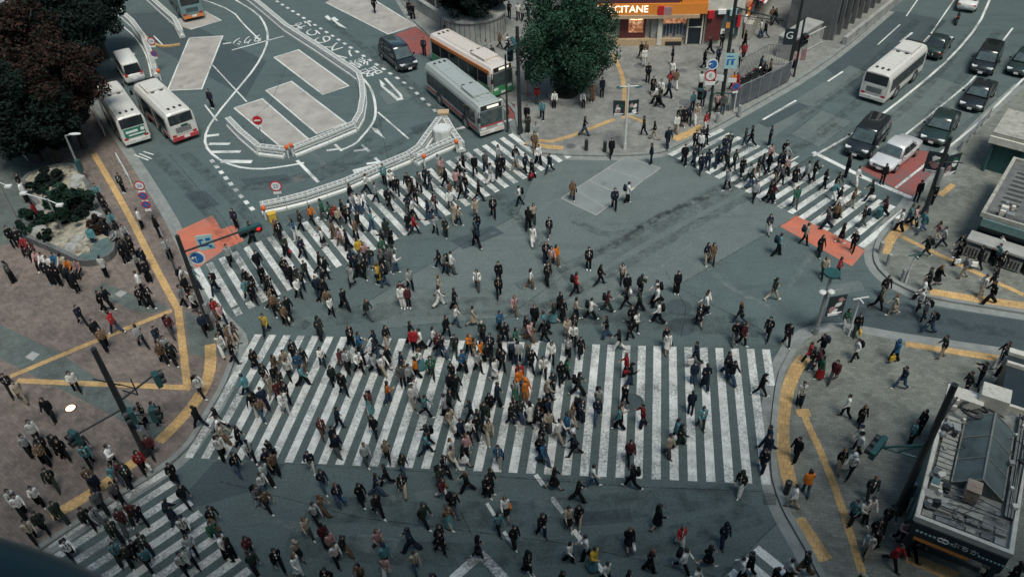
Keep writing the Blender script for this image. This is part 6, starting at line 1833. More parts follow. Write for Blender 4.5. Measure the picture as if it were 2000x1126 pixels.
# the rounded teal ledge of the viewing deck below the camera
led = MB(); led.smooth = True
pts = [CR * x + CU * y + _f * z + Vector((0, 0, CAM_H)) for x, y, z in ((-1.25, -0.325, 1.04), (-0.86, -0.340, 1.02), (-0.62, -0.378, 1.0), (-0.50, -0.428, 0.985), (-0.36, -0.475, 0.97), (-0.1, -0.53, 0.95), (0.3, -0.61, 0.93))]
led.tube(smooth_path(pts, 2), 0.07, 16)
o = led.build('deck_rail', paint('deck_rail_paint', (0.012, 0.04, 0.043), 0.5, 0.2))
tag(o, 'blurred dark teal rail of the viewing deck in the near lower left corner', 'rail')
PEOPLE = """
19.58,17.26,1,K,k,8,-
-23.08,23.09,1,W,k,3,-
-22.60,22.72,1,W,k,3,-
-21.53,21.35,1,B,k,3,-
-21.28,21.79,1,D,k,3,-
18.78,17.58,1,W,k,8,p
-22.09,23.24,1,W,k,3,-
-20.73,22.29,1,D,d,3,-
-23.83,26.28,1,S,k,3,-
-21.82,24.18,1,D,d,3,-
-19.58,20.46,0,W,k,3,p
-22.79,25.61,1,T,k,3,-
-22.99,26.16,1,K,k,3,-
-23.78,27.08,1,W,k,3,-
24.49,28.08,1,U,k,4,-
22.81,26.47,1,C,n,4,-
-22.32,26.16,1,K,k,3,p
24.76,28.69,1,S,k,4,-
-21.96,25.87,1,K,k,3,-
-19.42,22.05,0,D,k,3,-
-26.58,30.50,1,K,k,3,-
22.47,26.66,1,N,n,4,-
-25.80,29.91,1,B,b,3,-
24.90,29.23,1,K,w,4,-
25.29,29.63,1,K,k,4,-
-19.95,24.12,1,T,t,3,-
-18.94,22.02,0,S,g,3,-
23.38,28.20,1,K,n,4,a
-19.55,23.74,1,N,n,3,-
-23.63,28.52,1,K,k,2,-
-19.13,22.84,0,G,k,3,-
-20.54,25.45,1,C,k,3,p
22.48,27.68,1,D,n,4,-
-20.97,26.12,1,D,k,3,-
-17.92,21.26,0,D,k,3,-
-17.37,20.17,0,C,d,3,-
-18.87,24.28,1,C,j,3,-
16.22,18.80,1,K,k,3,-
-17.73,21.83,0,M,g,3,-
-18.49,23.29,0,G,k,3,-
-19.37,25.27,1,W,k,6,f
-16.86,20.08,0,D,k,3,-
16.09,19.17,1,T,k,3,h
16.80,21.16,1,Y,k,8,t
19.21,25.30,1,K,k,4,t
-18.55,24.44,1,M,k,2,-
-18.25,24.17,1,D,k,3,-
18.55,24.71,1,C,k,4,t
-16.59,20.25,0,K,k,3,-
-17.44,22.21,0,M,d,2,-
15.97,19.54,1,P,k,2,h
-17.04,22.03,0,K,k,3,-
-16.39,20.55,0,D,k,3,r
-23.13,30.43,1,W,k,3,-
-16.04,19.86,0,C,k,3,-
15.27,18.44,1,R,k,3,-
15.70,20.28,1,D,k,2,bC
-17.87,24.96,1,R,k,3,hw
22.39,30.28,1,D,b,4,-
26.83,34.33,1,K,k,4,-
14.95,19.66,1,K,k,2,-
15.47,21.70,1,D,d,2,b
-17.76,25.95,1,M,k,3,-
14.70,19.12,1,K,k,1,h
15.03,20.73,1,W,k,2,-
19.47,28.21,1,N,j,4,-
-18.74,27.57,1,S,k,6,t
-15.72,22.19,0,N,n,8,L
14.39,18.98,1,W,b,1,-
14.71,20.58,1,W,k,2,-
26.61,34.90,1,W,b,4,-
27.48,35.53,1,K,k,4,-
-18.75,27.99,1,K,k,6,t
15.80,24.10,1,W,k,4,C
16.01,24.63,1,W,k,4,C
14.32,20.57,1,C,k,1,-
-16.23,24.31,0,K,k,3,L
15.10,23.04,1,W,k,1,O
-14.83,21.33,0,W,k,3,p
-14.37,19.54,0,W,k,3,-
16.57,25.93,1,K,k,2,hL
-18.08,27.95,1,D,n,6,t
-15.37,23.06,0,K,k,3,-
28.63,36.99,1,K,k,2,-
-14.24,19.83,0,S,k,3,-
19.85,30.15,1,U,k,4,Oy
-14.32,20.39,0,S,k,3,h
22.65,32.34,0,N,j,4,p
14.68,23.32,1,K,b,2,h
13.27,17.22,1,K,k,3,C
16.08,26.53,1,W,k,4,-
28.76,37.71,1,C,k,4,-
-22.71,33.65,1,T,k,3,-
22.70,33.28,0,S,n,4,p
-23.33,34.31,1,K,k,3,-
-13.75,21.83,0,D,t,3,-
29.32,38.55,1,W,k,4,-
27.58,37.43,1,K,k,4,w
-13.49,21.04,0,E,g,3,-
26.38,36.66,1,S,b,4,-
-24.85,35.80,1,N,k,3,-
22.78,34.14,0,W,k,4,-
12.81,22.15,1,O,j,8,h
17.85,30.33,1,W,k,4,p
-12.83,20.25,0,W,k,6,t
-15.94,27.69,0,K,n,4,-
-30.74,40.08,1,G,k,4,t
24.56,36.08,1,K,s,6,h
16.25,28.89,1,M,g,1,-
23.84,35.66,1,D,k,4,-
-14.30,25.71,0,W,k,3,p
23.26,34.95,0,W,k,4,-
12.90,24.04,1,K,k,1,-
-22.60,34.95,1,R,j,4,-
-12.50,20.11,0,K,k,4,t
26.52,37.87,1,K,k,4,w
-19.10,32.32,1,T,k,3,h
12.02,21.48,1,W,b,4,-
-16.40,29.76,1,W,k,3,p
-20.71,33.73,1,S,k,7,-
-14.45,26.59,0,B,t,6,-
-14.71,27.01,0,W,b,6,-
-13.33,24.67,0,K,j,3,-
15.66,29.15,1,E,R,4,h
21.28,33.91,0,B,b,4,hL
-14.87,27.51,0,K,k,4,-
14.08,27.40,1,W,n,2,t
18.56,32.25,1,K,d,2,y
-18.52,32.33,1,D,k,3,p
-18.97,32.81,1,S,k,3,-
15.62,29.62,1,M,g,4,-
27.05,38.72,1,K,k,4,-
-13.59,26.30,0,K,k,6,-
-11.81,20.26,0,M,k,3,h
-19.77,33.72,1,N,g,3,-
-23.97,36.86,1,K,k,6,w
-12.89,25.48,0,S,k,3,C
15.42,29.91,1,K,j,4,-
16.20,30.72,1,K,k,4,p
-28.15,39.72,1,K,k,8,t
-11.88,22.74,0,G,w,3,p
-27.63,39.56,1,K,k,8,t
11.60,18.29,0,D,t,4,-
15.40,30.24,1,R,k,4,-
-11.84,23.51,0,W,j,3,-
-11.46,19.52,0,D,k,3,h
-23.74,37.13,1,K,k,6,-
20.55,34.40,0,D,k,3,-
-26.28,38.85,1,K,k,6,t
-11.51,22.59,0,T,k,3,-
-26.75,39.19,1,N,k,8,tp
-11.84,24.04,0,S,k,3,-
-11.93,24.90,0,N,n,3,-
11.84,24.89,0,N,n,4,-
18.18,32.84,0,E,w,2,h
11.67,24.48,0,N,n,1,-
21.30,35.43,0,K,t,2,-
11.27,23.64,0,N,n,1,-
-11.54,24.58,0,T,k,3,p
-11.90,25.50,0,K,k,2,hL
-19.24,34.42,1,M,g,3,p
-29.65,41.56,1,P,k,2,c
-28.76,41.04,1,W,k,2,c
25.02,38.74,1,D,d,4,p
26.38,39.61,1,S,n,4,-
-13.34,28.52,0,K,w,2,p
-29.25,41.40,1,W,k,2,c
-12.91,28.15,0,T,j,3,h
-14.01,29.79,0,C,n,4,-
10.78,18.04,0,W,k,6,-
-10.43,19.56,0,K,k,3,-
-12.92,28.80,0,N,n,3,-
-28.49,41.35,1,U,k,2,c
-27.36,40.69,1,O,k,2,c
12.37,28.27,0,K,k,6,C
-21.79,37.18,1,K,k,3,-
-16.03,32.83,1,W,w,3,h
-27.88,41.11,1,B,k,2,cC
-30.49,42.65,1,M,k,2,c
26.36,40.27,1,P,b,4,h
9.89,22.37,0,D,w,1,O
-26.71,40.52,1,P,k,2,c
-32.26,43.76,1,K,k,3,t
-31.15,43.20,1,R,k,2,c
-21.30,37.14,1,K,k,6,-
-31.57,43.50,1,K,k,3,t
-11.79,28.43,0,W,w,3,-
-9.84,24.67,0,N,w,2,-
-15.27,32.22,0,K,k,6,-
-17.41,34.57,1,N,k,3,-
-12.75,29.72,0,B,b,2,hL
14.67,31.74,0,K,k,2,p
-12.20,29.24,0,M,k,3,-
-9.65,19.91,0,B,s,3,C
-16.32,33.87,1,K,b,6,L
-15.76,33.42,1,T,b,6,L
-9.44,21.06,0,B,d,3,hb
-13.28,30.66,0,K,k,3,h
-11.81,29.04,0,K,k,3,-
-9.17,21.76,0,S,k,3,-
10.08,17.62,0,K,k,6,-
-9.11,23.58,0,N,j,3,h
-9.54,19.19,0,W,w,3,hL
-8.98,22.18,0,T,t,6,hb
-14.00,31.70,0,K,k,3,hL
-25.02,40.19,1,W,k,8,t
-12.25,29.96,0,D,d,3,-
-12.60,30.44,0,K,k,3,-
-22.29,38.58,1,W,k,1,t
-9.62,26.72,0,M,t,3,h
11.10,29.20,0,K,j,3,p
-12.79,31.20,0,T,b,3,h
-8.94,26.04,0,K,k,3,-
-8.72,25.56,0,N,g,3,-
8.95,26.28,0,C,d,2,-
-19.31,37.01,1,S,k,6,-
-8.30,22.76,0,N,j,3,hU
25.78,41.13,1,C,j,4,-
-8.61,20.67,0,M,k,3,C
9.33,18.37,0,K,k,4,-
-18.47,36.50,1,W,s,3,h
13.84,32.40,0,K,k,1,-
-15.56,33.91,0,T,b,6,hL
10.95,29.80,0,K,j,3,-
-12.04,30.96,0,W,k,3,h
-8.90,27.25,0,N,n,6,-
8.57,19.81,0,N,n,2,O
-11.20,30.35,0,C,k,6,h
-12.32,31.55,0,B,b,3,-
8.62,27.25,0,N,n,8,t
-8.26,20.27,0,P,t,3,h
9.69,28.92,0,N,n,8,L
7.69,25.24,0,D,d,6,-
8.94,18.16,0,W,k,4,-
-11.51,31.17,0,U,j,3,-
12.32,31.94,0,M,k,3,p
7.57,25.56,0,C,d,6,-
-22.18,39.55,1,K,k,3,t
-16.70,35.53,0,P,k,3,h
-7.28,22.78,0,K,k,3,hL
-7.27,24.95,0,S,g,3,b
19.29,37.39,0,R,k,3,h
-17.18,36.01,0,R,t,3,h
7.06,24.69,0,B,g,3,-
-19.32,37.96,1,K,k,6,t
-11.30,31.49,0,K,t,3,h
9.16,29.31,0,N,j,2,t
11.97,32.16,0,K,g,2,-
-7.95,19.65,0,W,k,3,-
-11.96,32.16,0,K,k,3,-
25.55,41.91,1,P,k,3,h
-7.69,20.06,0,K,t,3,-
-23.03,40.49,1,S,k,4,t
-6.58,23.16,0,N,j,6,h
-7.03,26.66,0,K,k,2,h
-8.95,29.54,0,K,k,3,p
-9.61,30.26,0,D,k,3,h
24.49,41.43,1,W,k,4,-
25.21,41.94,1,C,j,3,-
-6.28,25.12,0,B,k,2,hb
-6.18,23.71,0,K,k,1,-
18.46,37.44,0,B,k,2,h
-24.26,41.49,1,K,k,4,t
-8.11,18.54,0,K,k,2,L
-7.46,28.31,0,M,C,2,p
-6.44,22.05,0,K,k,3,-
9.56,30.69,0,N,d,4,w
-19.75,38.83,1,W,k,6,p
-22.71,40.73,1,N,k,6,tp
6.12,26.52,0,R,n,4,-
-13.98,34.54,0,Y,k,2,-
-10.38,31.68,0,W,n,3,hq
7.71,18.89,0,K,s,6,hL
-5.47,24.29,0,D,j,3,h
12.64,33.78,0,K,j,4,h
-24.07,41.74,1,K,k,4,t
14.98,35.57,0,D,b,6,-
5.19,24.46,0,M,k,2,-
-5.38,23.17,0,K,b,2,h
-26.84,43.36,1,C,j,2,t
-6.59,28.86,0,O,j,6,h
5.13,22.97,0,K,k,4,p
-9.32,31.51,0,M,t,3,h
21.00,39.72,0,K,k,1,h
4.95,26.46,0,C,k,4,-
6.74,19.84,0,R,w,2,h
5.06,26.83,0,B,k,6,h
-8.91,31.25,0,S,k,3,-
-4.45,25.44,0,C,n,6,-
5.42,27.94,0,K,k,1,-
-4.35,25.87,0,K,k,4,p
-6.24,20.30,0,P,t,3,hb
-8.33,31.12,0,W,k,3,-
5.88,20.77,0,K,s,6,-
27.77,44.22,1,K,k,4,t
-23.90,42.06,1,K,k,6,t
-19.07,38.83,0,C,n,6,-
-5.26,28.57,0,W,b,3,-
-4.61,27.84,0,C,k,6,-
5.86,29.33,0,K,j,6,C
3.95,27.10,0,N,j,2,-
-31.80,46.55,1,R,k,4,t
-3.27,25.11,0,W,c,3,hb
-3.53,24.04,0,K,k,3,-
-8.17,31.49,0,N,k,6,-
-17.79,38.26,0,K,n,2,p
-3.19,24.50,0,B,w,3,-
-5.23,29.00,0,W,k,3,h
-7.48,31.02,0,S,k,3,h
8.20,31.60,0,W,c,2,h
-3.65,23.36,0,D,j,3,p
4.09,27.85,0,S,k,2,p
-3.33,26.93,0,B,b,3,h
-13.00,35.18,0,T,k,3,hw
-2.79,26.18,0,N,k,3,-
2.64,25.52,0,W,k,4,-
2.65,24.97,0,N,k,4,-
3.11,27.02,0,N,n,3,p
-7.00,30.85,0,W,b,3,h
-2.66,24.62,0,K,c,6,h
-5.90,29.94,0,G,k,2,t
-2.50,25.22,0,P,k,3,h
-3.57,27.74,0,S,k,4,p
2.39,26.13,0,U,j,4,-
-2.36,26.15,0,W,k,3,-
-6.78,18.70,0,T,k,2,h
-3.57,22.79,0,M,w,3,h
2.66,26.84,0,T,b,3,hb
-13.24,35.53,0,D,d,3,-
3.29,23.10,0,W,j,6,-
5.80,30.07,0,R,k,4,hr
2.89,27.37,0,P,k,3,h
1.94,25.87,0,W,b,3,-
-10.83,33.92,0,D,k,3,OL
-5.54,29.92,0,S,k,3,-
-2.06,26.34,0,K,k,3,-
8.18,32.05,0,K,w,2,h
-2.00,26.70,0,K,k,3,-
-3.40,28.20,0,K,k,3,h
-1.42,26.10,0,B,b,2,h
-2.31,27.37,0,N,k,4,-
1.14,25.60,0,K,k,3,-
-4.34,21.45,0,D,k,3,-
1.50,26.50,0,B,g,2,h
6.62,18.67,0,W,k,3,p
0.99,24.99,0,K,k,3,-
10.33,33.77,0,K,s,2,hw
-13.79,36.12,0,T,k,3,-
-8.45,32.44,0,U,k,6,q
1.14,24.56,0,U,j,3,-
-1.60,27.21,0,D,k,2,-
0.96,26.77,0,K,k,3,-
-0.98,24.49,0,U,b,2,hq
1.51,27.24,0,N,k,3,-
-2.46,23.16,0,K,k,4,hb
0.63,26.96,0,W,c,8,h
1.08,27.26,0,K,k,3,-
-6.82,31.41,0,K,s,3,h
-5.84,19.48,0,C,k,3,C
-0.33,27.05,0,K,n,3,-
1.31,27.46,0,K,t,3,h
-7.48,31.94,0,N,j,4,-
0.17,27.23,0,D,j,3,-
3.17,28.82,0,D,k,6,p
-6.04,30.93,0,N,t,6,-
-0.17,27.33,0,K,j,3,-
-26.29,44.09,1,K,k,8,t
-1.38,27.87,0,K,k,2,h
-15.67,37.52,0,C,k,3,-
18.91,39.55,0,K,S,2,hL
-9.02,33.18,0,K,k,3,h
10.85,34.44,0,W,n,4,q
-12.94,35.84,0,K,k,3,-
-3.11,29.15,0,K,k,3,-
-5.23,30.60,0,O,k,4,h
-3.37,29.34,0,K,k,2,h
-25.37,43.69,1,S,k,1,cC
1.52,23.09,0,K,s,6,h
-1.37,23.13,0,K,k,3,L
1.55,28.39,0,B,k,6,O
2.57,22.37,0,K,k,6,h
-15.27,37.38,0,K,k,3,-
-0.99,28.36,0,N,k,6,-
-3.00,21.88,0,K,j,3,p
-14.09,36.70,0,T,k,6,-
20.60,40.68,0,K,s,6,h
-1.55,22.79,0,K,k,3,L
6.95,17.82,0,W,j,3,-
26.89,44.59,1,K,k,2,t
-4.83,20.17,0,N,n,4,-
0.47,28.54,0,O,t,3,LO
1.81,29.03,0,N,k,3,-
-0.06,28.70,0,S,E,2,h
-4.43,30.50,0,E,d,2,h
-3.26,21.36,0,T,C,3,ho
-7.55,32.63,0,N,k,4,-
-21.53,41.76,1,S,k,3,t
10.99,34.92,0,W,k,3,h
-3.33,30.11,0,K,k,2,hL
2.65,29.84,0,E,k,6,-
-5.76,18.95,0,P,w,2,h
2.34,29.72,0,K,k,2,h
-5.00,31.20,0,W,C,4,h
0.15,29.36,0,O,j,3,-
-15.47,37.98,0,K,k,3,-
4.53,19.92,0,K,s,2,hw
0.20,29.76,0,R,n,2,h
22.44,42.13,0,D,g,4,p
5.65,31.96,0,K,w,4,h
1.46,30.15,0,W,k,2,h
-1.10,30.16,0,W,c,3,h
24.21,43.21,0,M,k,4,h
2.51,21.13,0,K,b,2,hL
-2.79,30.78,0,U,k,3,-
-25.10,44.09,1,S,k,3,c
-0.72,21.69,0,W,s,2,ho
-7.01,33.06,0,K,b,3,h
-3.60,20.36,0,K,k,3,-
-15.94,38.55,0,K,k,3,-
-1.96,30.78,0,S,k,3,-
6.35,32.82,0,K,k,4,p
2.04,21.03,0,B,s,2,hw
-0.70,30.70,0,K,k,3,-
0.89,30.74,0,K,k,3,-
-14.30,37.72,0,K,k,3,-
8.13,34.02,0,W,k,4,p
-31.47,47.60,1,S,k,2,t
-5.46,32.55,0,R,k,2,t
3.53,31.64,0,K,S,2,hL
5.26,18.74,0,K,k,6,hL
-0.89,30.95,0,K,w,3,h
6.73,33.32,0,W,k,3,-
1.95,31.21,0,W,k,2,h
-3.56,20.01,0,K,k,3,-
-3.93,31.96,0,K,j,3,-
2.85,31.54,0,S,k,2,h
0.67,31.04,0,D,j,3,h
-5.08,32.58,0,W,k,4,-
-14.56,38.10,0,K,k,3,-
-1.49,31.37,0,K,k,3,h
0.18,31.27,0,S,n,8,-
-4.55,19.12,0,B,j,3,-
-4.15,32.32,0,M,k,3,b
-1.03,20.86,0,C,k,3,h
-10.47,35.79,0,W,k,3,h
-0.15,31.43,0,S,n,8,p
-1.83,31.68,0,O,k,3,h
-5.70,33.18,0,K,k,6,-
-3.22,32.16,0,D,d,2,-
-2.17,31.85,0,T,b,3,h
5.10,33.01,0,K,j,4,-
-2.47,32.12,0,O,k,3,h
0.84,20.64,0,K,n,3,-
-4.45,32.84,0,W,k,6,h
6.56,33.85,0,K,k,2,h
-0.78,31.91,0,K,k,4,-
3.23,32.46,0,W,k,2,-
-1.29,32.04,0,N,k,2,-
18.33,40.65,0,B,k,6,p
-10.70,36.36,0,T,k,2,-
-33.76,49.21,1,W,k,4,t
-12.65,37.49,0,W,k,3,-
-15.02,38.85,0,K,k,3,-
16.37,39.67,0,C,k,6,p
0.05,32.41,0,E,g,3,h
-26.47,45.63,1,C,k,3,c
-0.37,20.20,0,K,k,3,-
8.23,35.27,0,W,k,4,-
-8.34,35.42,0,D,g,3,h
2.94,33.14,0,B,b,2,hb
1.68,32.86,0,K,k,4,p
2.65,19.46,0,W,k,4,-
-0.49,32.85,0,K,k,3,-
3.34,33.38,0,K,k,2,h
-1.93,19.72,0,K,d,6,LO
-9.78,36.30,0,K,k,3,w
0.86,32.97,0,P,t,3,h
-1.73,33.08,0,D,k,2,C
-3.75,33.62,0,K,k,3,-
7.20,35.06,0,D,k,4,-
-11.12,37.21,0,K,k,6,-
20.20,42.23,0,G,n,4,-
8.31,35.79,0,W,k,4,p
9.60,36.51,0,K,k,2,t
-11.51,37.53,0,N,n,3,b
0.63,33.40,0,K,b,3,h
1.69,33.59,0,C,k,4,-
-22.98,44.27,1,K,k,9,t
-12.60,38.26,0,D,k,3,p
1.93,19.32,0,W,k,3,h
20.98,42.88,0,T,s,2,h
2.89,18.91,0,Y,C,3,-
-17.56,41.05,0,S,k,3,-
-13.34,38.80,0,K,k,3,-
6.49,35.39,0,K,k,4,-
4.37,34.59,0,W,k,6,p
-0.78,33.85,0,U,k,3,-
-12.89,38.65,0,D,g,3,-
-34.56,50.34,1,K,w,6,t
5.39,35.18,0,M,d,6,p
-3.22,34.49,0,W,j,6,h
3.52,34.59,0,B,k,6,h
-24.44,45.33,1,W,k,6,t
1.19,34.20,0,K,k,2,b
-15.59,40.27,0,K,k,3,-
2.80,34.53,0,K,k,3,hL
-2.30,34.48,0,B,b,6,hL
2.31,34.51,0,D,C,4,h
-3.79,18.08,0,K,k,3,-
3.36,18.28,0,W,k,3,U
7.46,36.36,0,D,k,9,p
4.17,17.82,0,K,k,3,-
-11.28,38.23,0,K,k,6,-
-13.84,39.64,0,K,k,3,-
0.14,18.90,0,K,k,3,OL
21.38,43.72,0,W,k,3,-
24.01,45.10,0,D,k,4,w
22.55,44.38,0,T,b,3,h
-6.39,36.30,0,W,w,2,t
2.67,35.20,0,K,k,3,-
-6.06,36.28,0,M,k,2,t
6.68,36.53,0,K,k,2,w
-27.59,47.38,1,K,k,3,c
-12.50,39.23,0,D,k,3,-
12.22,39.13,0,T,k,2,hL
0.10,35.20,0,P,t,2,h
11.88,39.15,0,N,b,2,h
-6.47,36.78,0,M,k,2,-
-3.36,35.88,0,K,k,6,-
-4.28,36.28,0,W,w,6,h
-9.62,38.48,0,S,k,2,hL
21.69,44.52,0,K,k,3,-
16.34,41.82,0,N,w,2,hw
-11.29,39.34,0,K,k,6,-
1.49,18.00,0,K,k,3,-
3.71,36.79,0,R,k,6,p
-11.72,39.87,0,K,k,6,-
6.58,37.73,0,B,k,2,h
-7.64,38.28,0,N,j,4,p
-4.33,37.28,0,B,b,6,hbL
5.23,37.58,0,K,k,6,-
-0.78,36.81,0,K,k,2,-
-6.06,37.87,0,S,k,3,-
-7.96,38.55,0,Y,Y,4,hbL
25.57,47.03,0,K,k,2,t
-9.26,39.26,0,K,k,4,-
-8.90,39.17,0,K,k,3,-
-14.13,41.60,0,D,k,3,r
-28.71,49.13,1,C,k,3,c
1.09,37.50,0,W,t,6,h
-2.03,37.60,0,W,g,2,h
21.66,45.44,0,C,w,3,h
-9.71,39.86,0,N,n,8,-
-13.06,41.39,0,N,k,3,-
2.12,37.85,0,K,k,3,-
-16.69,43.36,0,K,k,6,-
-0.76,38.11,0,K,k,2,-
-7.06,39.54,0,W,j,6,-
23.70,46.94,0,W,w,3,q
18.89,44.66,0,E,g,2,-
22.15,46.26,0,K,k,3,-
-7.95,39.99,0,G,S,3,h
4.71,39.09,0,K,k,2,t
-8.64,40.29,0,D,j,2,-
-7.48,39.95,0,G,g,3,-
-3.99,39.20,0,G,n,3,-
-3.64,39.24,0,W,g,6,p
-9.09,40.84,0,P,k,3,h
-9.48,41.13,0,Y,g,3,h
-14.88,43.43,0,K,k,3,-
-4.39,39.80,0,K,k,4,h
2.46,39.50,0,P,g,2,h
2.76,39.61,0,O,t,3,h
-18.10,45.04,0,V,k,2,t
-15.14,43.74,0,T,t,3,hb
21.42,46.64,0,K,k,6,-
-8.01,41.03,0,E,g,3,-
-11.93,42.52,0,W,s,4,h
-27.19,49.84,1,D,k,2,t
2.17,39.97,0,K,n,2,h
-13.91,43.50,0,U,w,1,h
-10.31,42.13,0,K,k,4,-
-10.80,42.51,0,P,t,4,h
23.46,48.11,0,K,k,6,t
17.34,45.39,0,K,k,6,-
17.63,45.53,0,M,k,6,h
-8.01,41.83,0,K,k,4,w
-11.36,43.31,0,T,t,4,h
-7.55,42.07,0,K,s,3,h
-13.72,44.49,0,D,k,6,-
16.44,45.62,0,S,k,2,q
21.02,47.65,0,K,k,6,-
-9.93,43.21,0,T,k,3,hb
19.61,47.27,0,K,s,2,h
20.51,47.69,0,S,k,6,-
-2.13,41.81,0,K,k,7,p
1.44,41.82,0,W,w,2,hL
-7.92,43.06,0,D,g,8,-
-9.86,44.06,0,K,k,3,-
18.77,47.50,0,G,k,3,h
-13.10,45.25,0,O,k,3,h
2.52,42.57,0,K,g,2,-
-11.24,44.79,0,B,g,3,h
-9.01,44.14,0,C,j,6,-
-6.18,43.50,0,R,n,6,-
-4.13,43.13,0,D,k,2,hL
-11.53,45.13,0,R,k,3,h
-10.62,44.84,0,K,k,3,-
18.53,47.85,0,N,t,2,-
-4.79,43.39,0,S,k,3,h
-6.56,43.81,0,K,s,2,h
-11.86,45.38,0,E,d,4,-
16.58,47.19,0,D,j,6,-
-12.42,45.72,0,E,g,4,-
-2.06,43.33,0,K,j,8,q
19.41,48.53,0,P,k,3,h
-11.08,45.47,0,K,k,6,-
1.24,43.58,0,K,k,8,-
14.97,47.08,0,S,k,1,-
16.62,47.84,0,S,j,3,-
-3.31,44.29,0,B,n,6,hb
18.97,48.99,0,N,k,6,-
19.28,49.14,0,K,k,3,-
1.60,44.28,0,B,d,2,h
17.40,48.53,0,D,b,6,-
-3.60,44.60,0,B,b,2,hL
-10.05,45.99,0,W,j,3,-
18.26,48.96,0,K,k,6,-
-10.51,46.26,0,S,j,3,-
7.04,45.36,0,N,k,2,-
-6.38,45.26,0,W,k,6,-
-5.33,45.11,0,N,j,4,-
-4.95,45.15,0,S,j,4,-
17.85,49.08,0,N,k,6,-
-9.67,46.35,0,W,j,3,-
-1.03,45.00,0,K,k,2,-
-2.20,45.09,0,B,b,2,hb
-6.74,45.74,0,N,g,8,-
8.01,46.05,0,W,k,6,p
16.35,48.70,0,K,k,2,L
19.78,50.14,0,S,w,3,-
-8.02,46.45,0,K,k,3,p
-4.99,45.91,0,M,k,3,h
-10.77,47.37,0,K,k,6,w
19.87,50.59,0,K,k,2,-
-3.90,46.05,0,W,g,2,-
18.69,50.23,0,P,k,3,-
-9.06,47.47,0,S,k,6,-
15.52,49.45,0,D,k,4,-
0.76,46.31,0,W,k,4,p
-6.32,46.94,0,K,k,3,-
16.07,49.75,0,D,k,3,-
4.36,46.73,0,T,k,2,Lh
13.62,49.26,0,N,n,2,-
-2.00,47.07,0,K,k,6,-
-3.98,47.39,0,T,k,3,h
-3.16,47.32,0,K,k,4,-
-9.83,48.58,0,W,k,6,-
-6.56,47.91,0,K,k,6,-
14.24,49.90,0,N,n,8,-
-7.65,48.16,0,K,k,2,-
14.97,50.19,0,N,n,8,-
15.53,50.49,0,N,k,8,-
-2.87,47.86,0,K,n,1,-
-6.89,48.42,0,K,t,2,-
-6.15,48.37,0,G,k,3,-
-8.11,48.93,0,W,k,2,p
13.36,50.41,0,N,n,3,-
-5.42,48.64,0,N,n,6,-
-3.58,48.57,0,P,g,8,-
19.35,52.65,0,N,n,3,t
12.67,50.56,0,K,k,2,-
-8.65,49.56,0,C,k,2,t
-4.29,48.87,0,K,k,4,-
-5.76,49.16,0,N,k,3,-
15.80,51.66,0,N,k,2,-
18.04,52.77,0,K,k,4,-
16.24,52.18,0,D,k,2,-
17.54,52.62,0,D,j,4,-
-1.21,49.21,0,S,w,6,-
-3.43,49.39,0,K,k,3,-
1.76,49.56,0,K,k,1,r
10.39,50.93,0,N,n,4,t
14.17,52.17,0,W,k,2,-
-3.31,50.06,0,W,k,6,-
-0.63,49.92,0,K,k,8,-
-4.66,50.34,0,P,b,3,-
3.05,50.31,0,N,n,1,-
-2.28,50.32,0,K,k,2,-
1.30,50.37,0,N,k,3,-
13.88,52.56,0,K,k,2,-
-0.31,50.41,0,K,k,2,-
-4.90,50.79,0,S,b,3,t
-3.14,50.65,0,K,k,6,-
14.49,53.07,0,N,n,2,-
0.69,50.77,0,S,b,4,-
-1.52,50.86,0,G,n,2,-
14.76,53.24,0,K,k,3,-
11.89,52.88,1,N,n,2,-
7.64,51.99,0,K,k,2,-
2.30,51.43,0,W,k,3,-
0.62,51.57,0,K,t,3,-
-0.61,51.58,0,S,j,3,t
15.05,54.91,1,R,w,3,-
11.12,54.09,1,K,b,4,h
12.91,54.91,1,W,b,2,h
2.12,53.30,0,T,t,2,-
10.43,54.83,1,D,k,4,-
13.61,55.84,1,K,s,2,-
14.64,56.16,1,B,w,2,-
13.28,55.87,1,K,k,2,-
14.11,56.21,1,N,k,8,-
2.27,54.48,1,S,w,2,-
5.97,55.13,1,K,j,6,-
16.99,57.61,1,G,j,2,t
16.65,58.07,1,P,k,2,-
1.72,55.90,1,D,d,2,t
14.78,58.35,1,C,k,2,t
15.67,58.81,1,N,n,2,t
1.73,57.33,1,K,k,2,t
2.93,57.85,1,C,k,2,-
12.33,59.12,1,D,k,4,-
12.11,59.59,1,W,k,4,-
-24.11,62.46,0,V,k,2,t
18.98,61.43,1,R,k,2,h
18.65,61.34,1,O,k,2,-
13.29,60.60,1,N,k,3,-
12.66,60.66,1,W,n,2,-
16.06,61.48,1,W,k,8,t
21.62,63.07,1,K,k,4,-
6.28,59.98,1,W,k,2,c
22.26,63.50,1,T,k,4,-
4.07,60.18,1,W,k,2,c
7.14,60.50,1,T,t,2,t
12.15,61.39,1,K,s,2,-
2.67,60.48,1,R,g,2,t
14.13,62.14,1,T,w,8,-
24.80,64.99,1,P,k,2,t
21.57,64.06,1,N,k,6,-
7.98,61.22,1,N,k,2,t
13.69,62.30,1,R,t,8,h
12.07,63.53,1,K,k,2,t
14.16,64.06,1,W,b,2,-
20.14,65.85,1,B,k,2,-
19.59,65.78,1,K,k,8,-
17.19,65.64,1,K,k,6,-
18.54,66.40,1,N,k,2,t
20.93,67.08,1,R,k,2,-
14.68,66.67,1,K,k,4,t
12.23,66.66,1,W,w,2,t
18.35,68.56,1,K,k,4,-
21.59,69.32,1,K,k,4,-
12.51,67.82,1,T,k,2,t
19.54,69.40,1,K,k,2,t
12.15,67.99,1,K,k,2,-
23.92,71.34,1,K,j,4,-
23.61,71.67,1,W,j,4,-
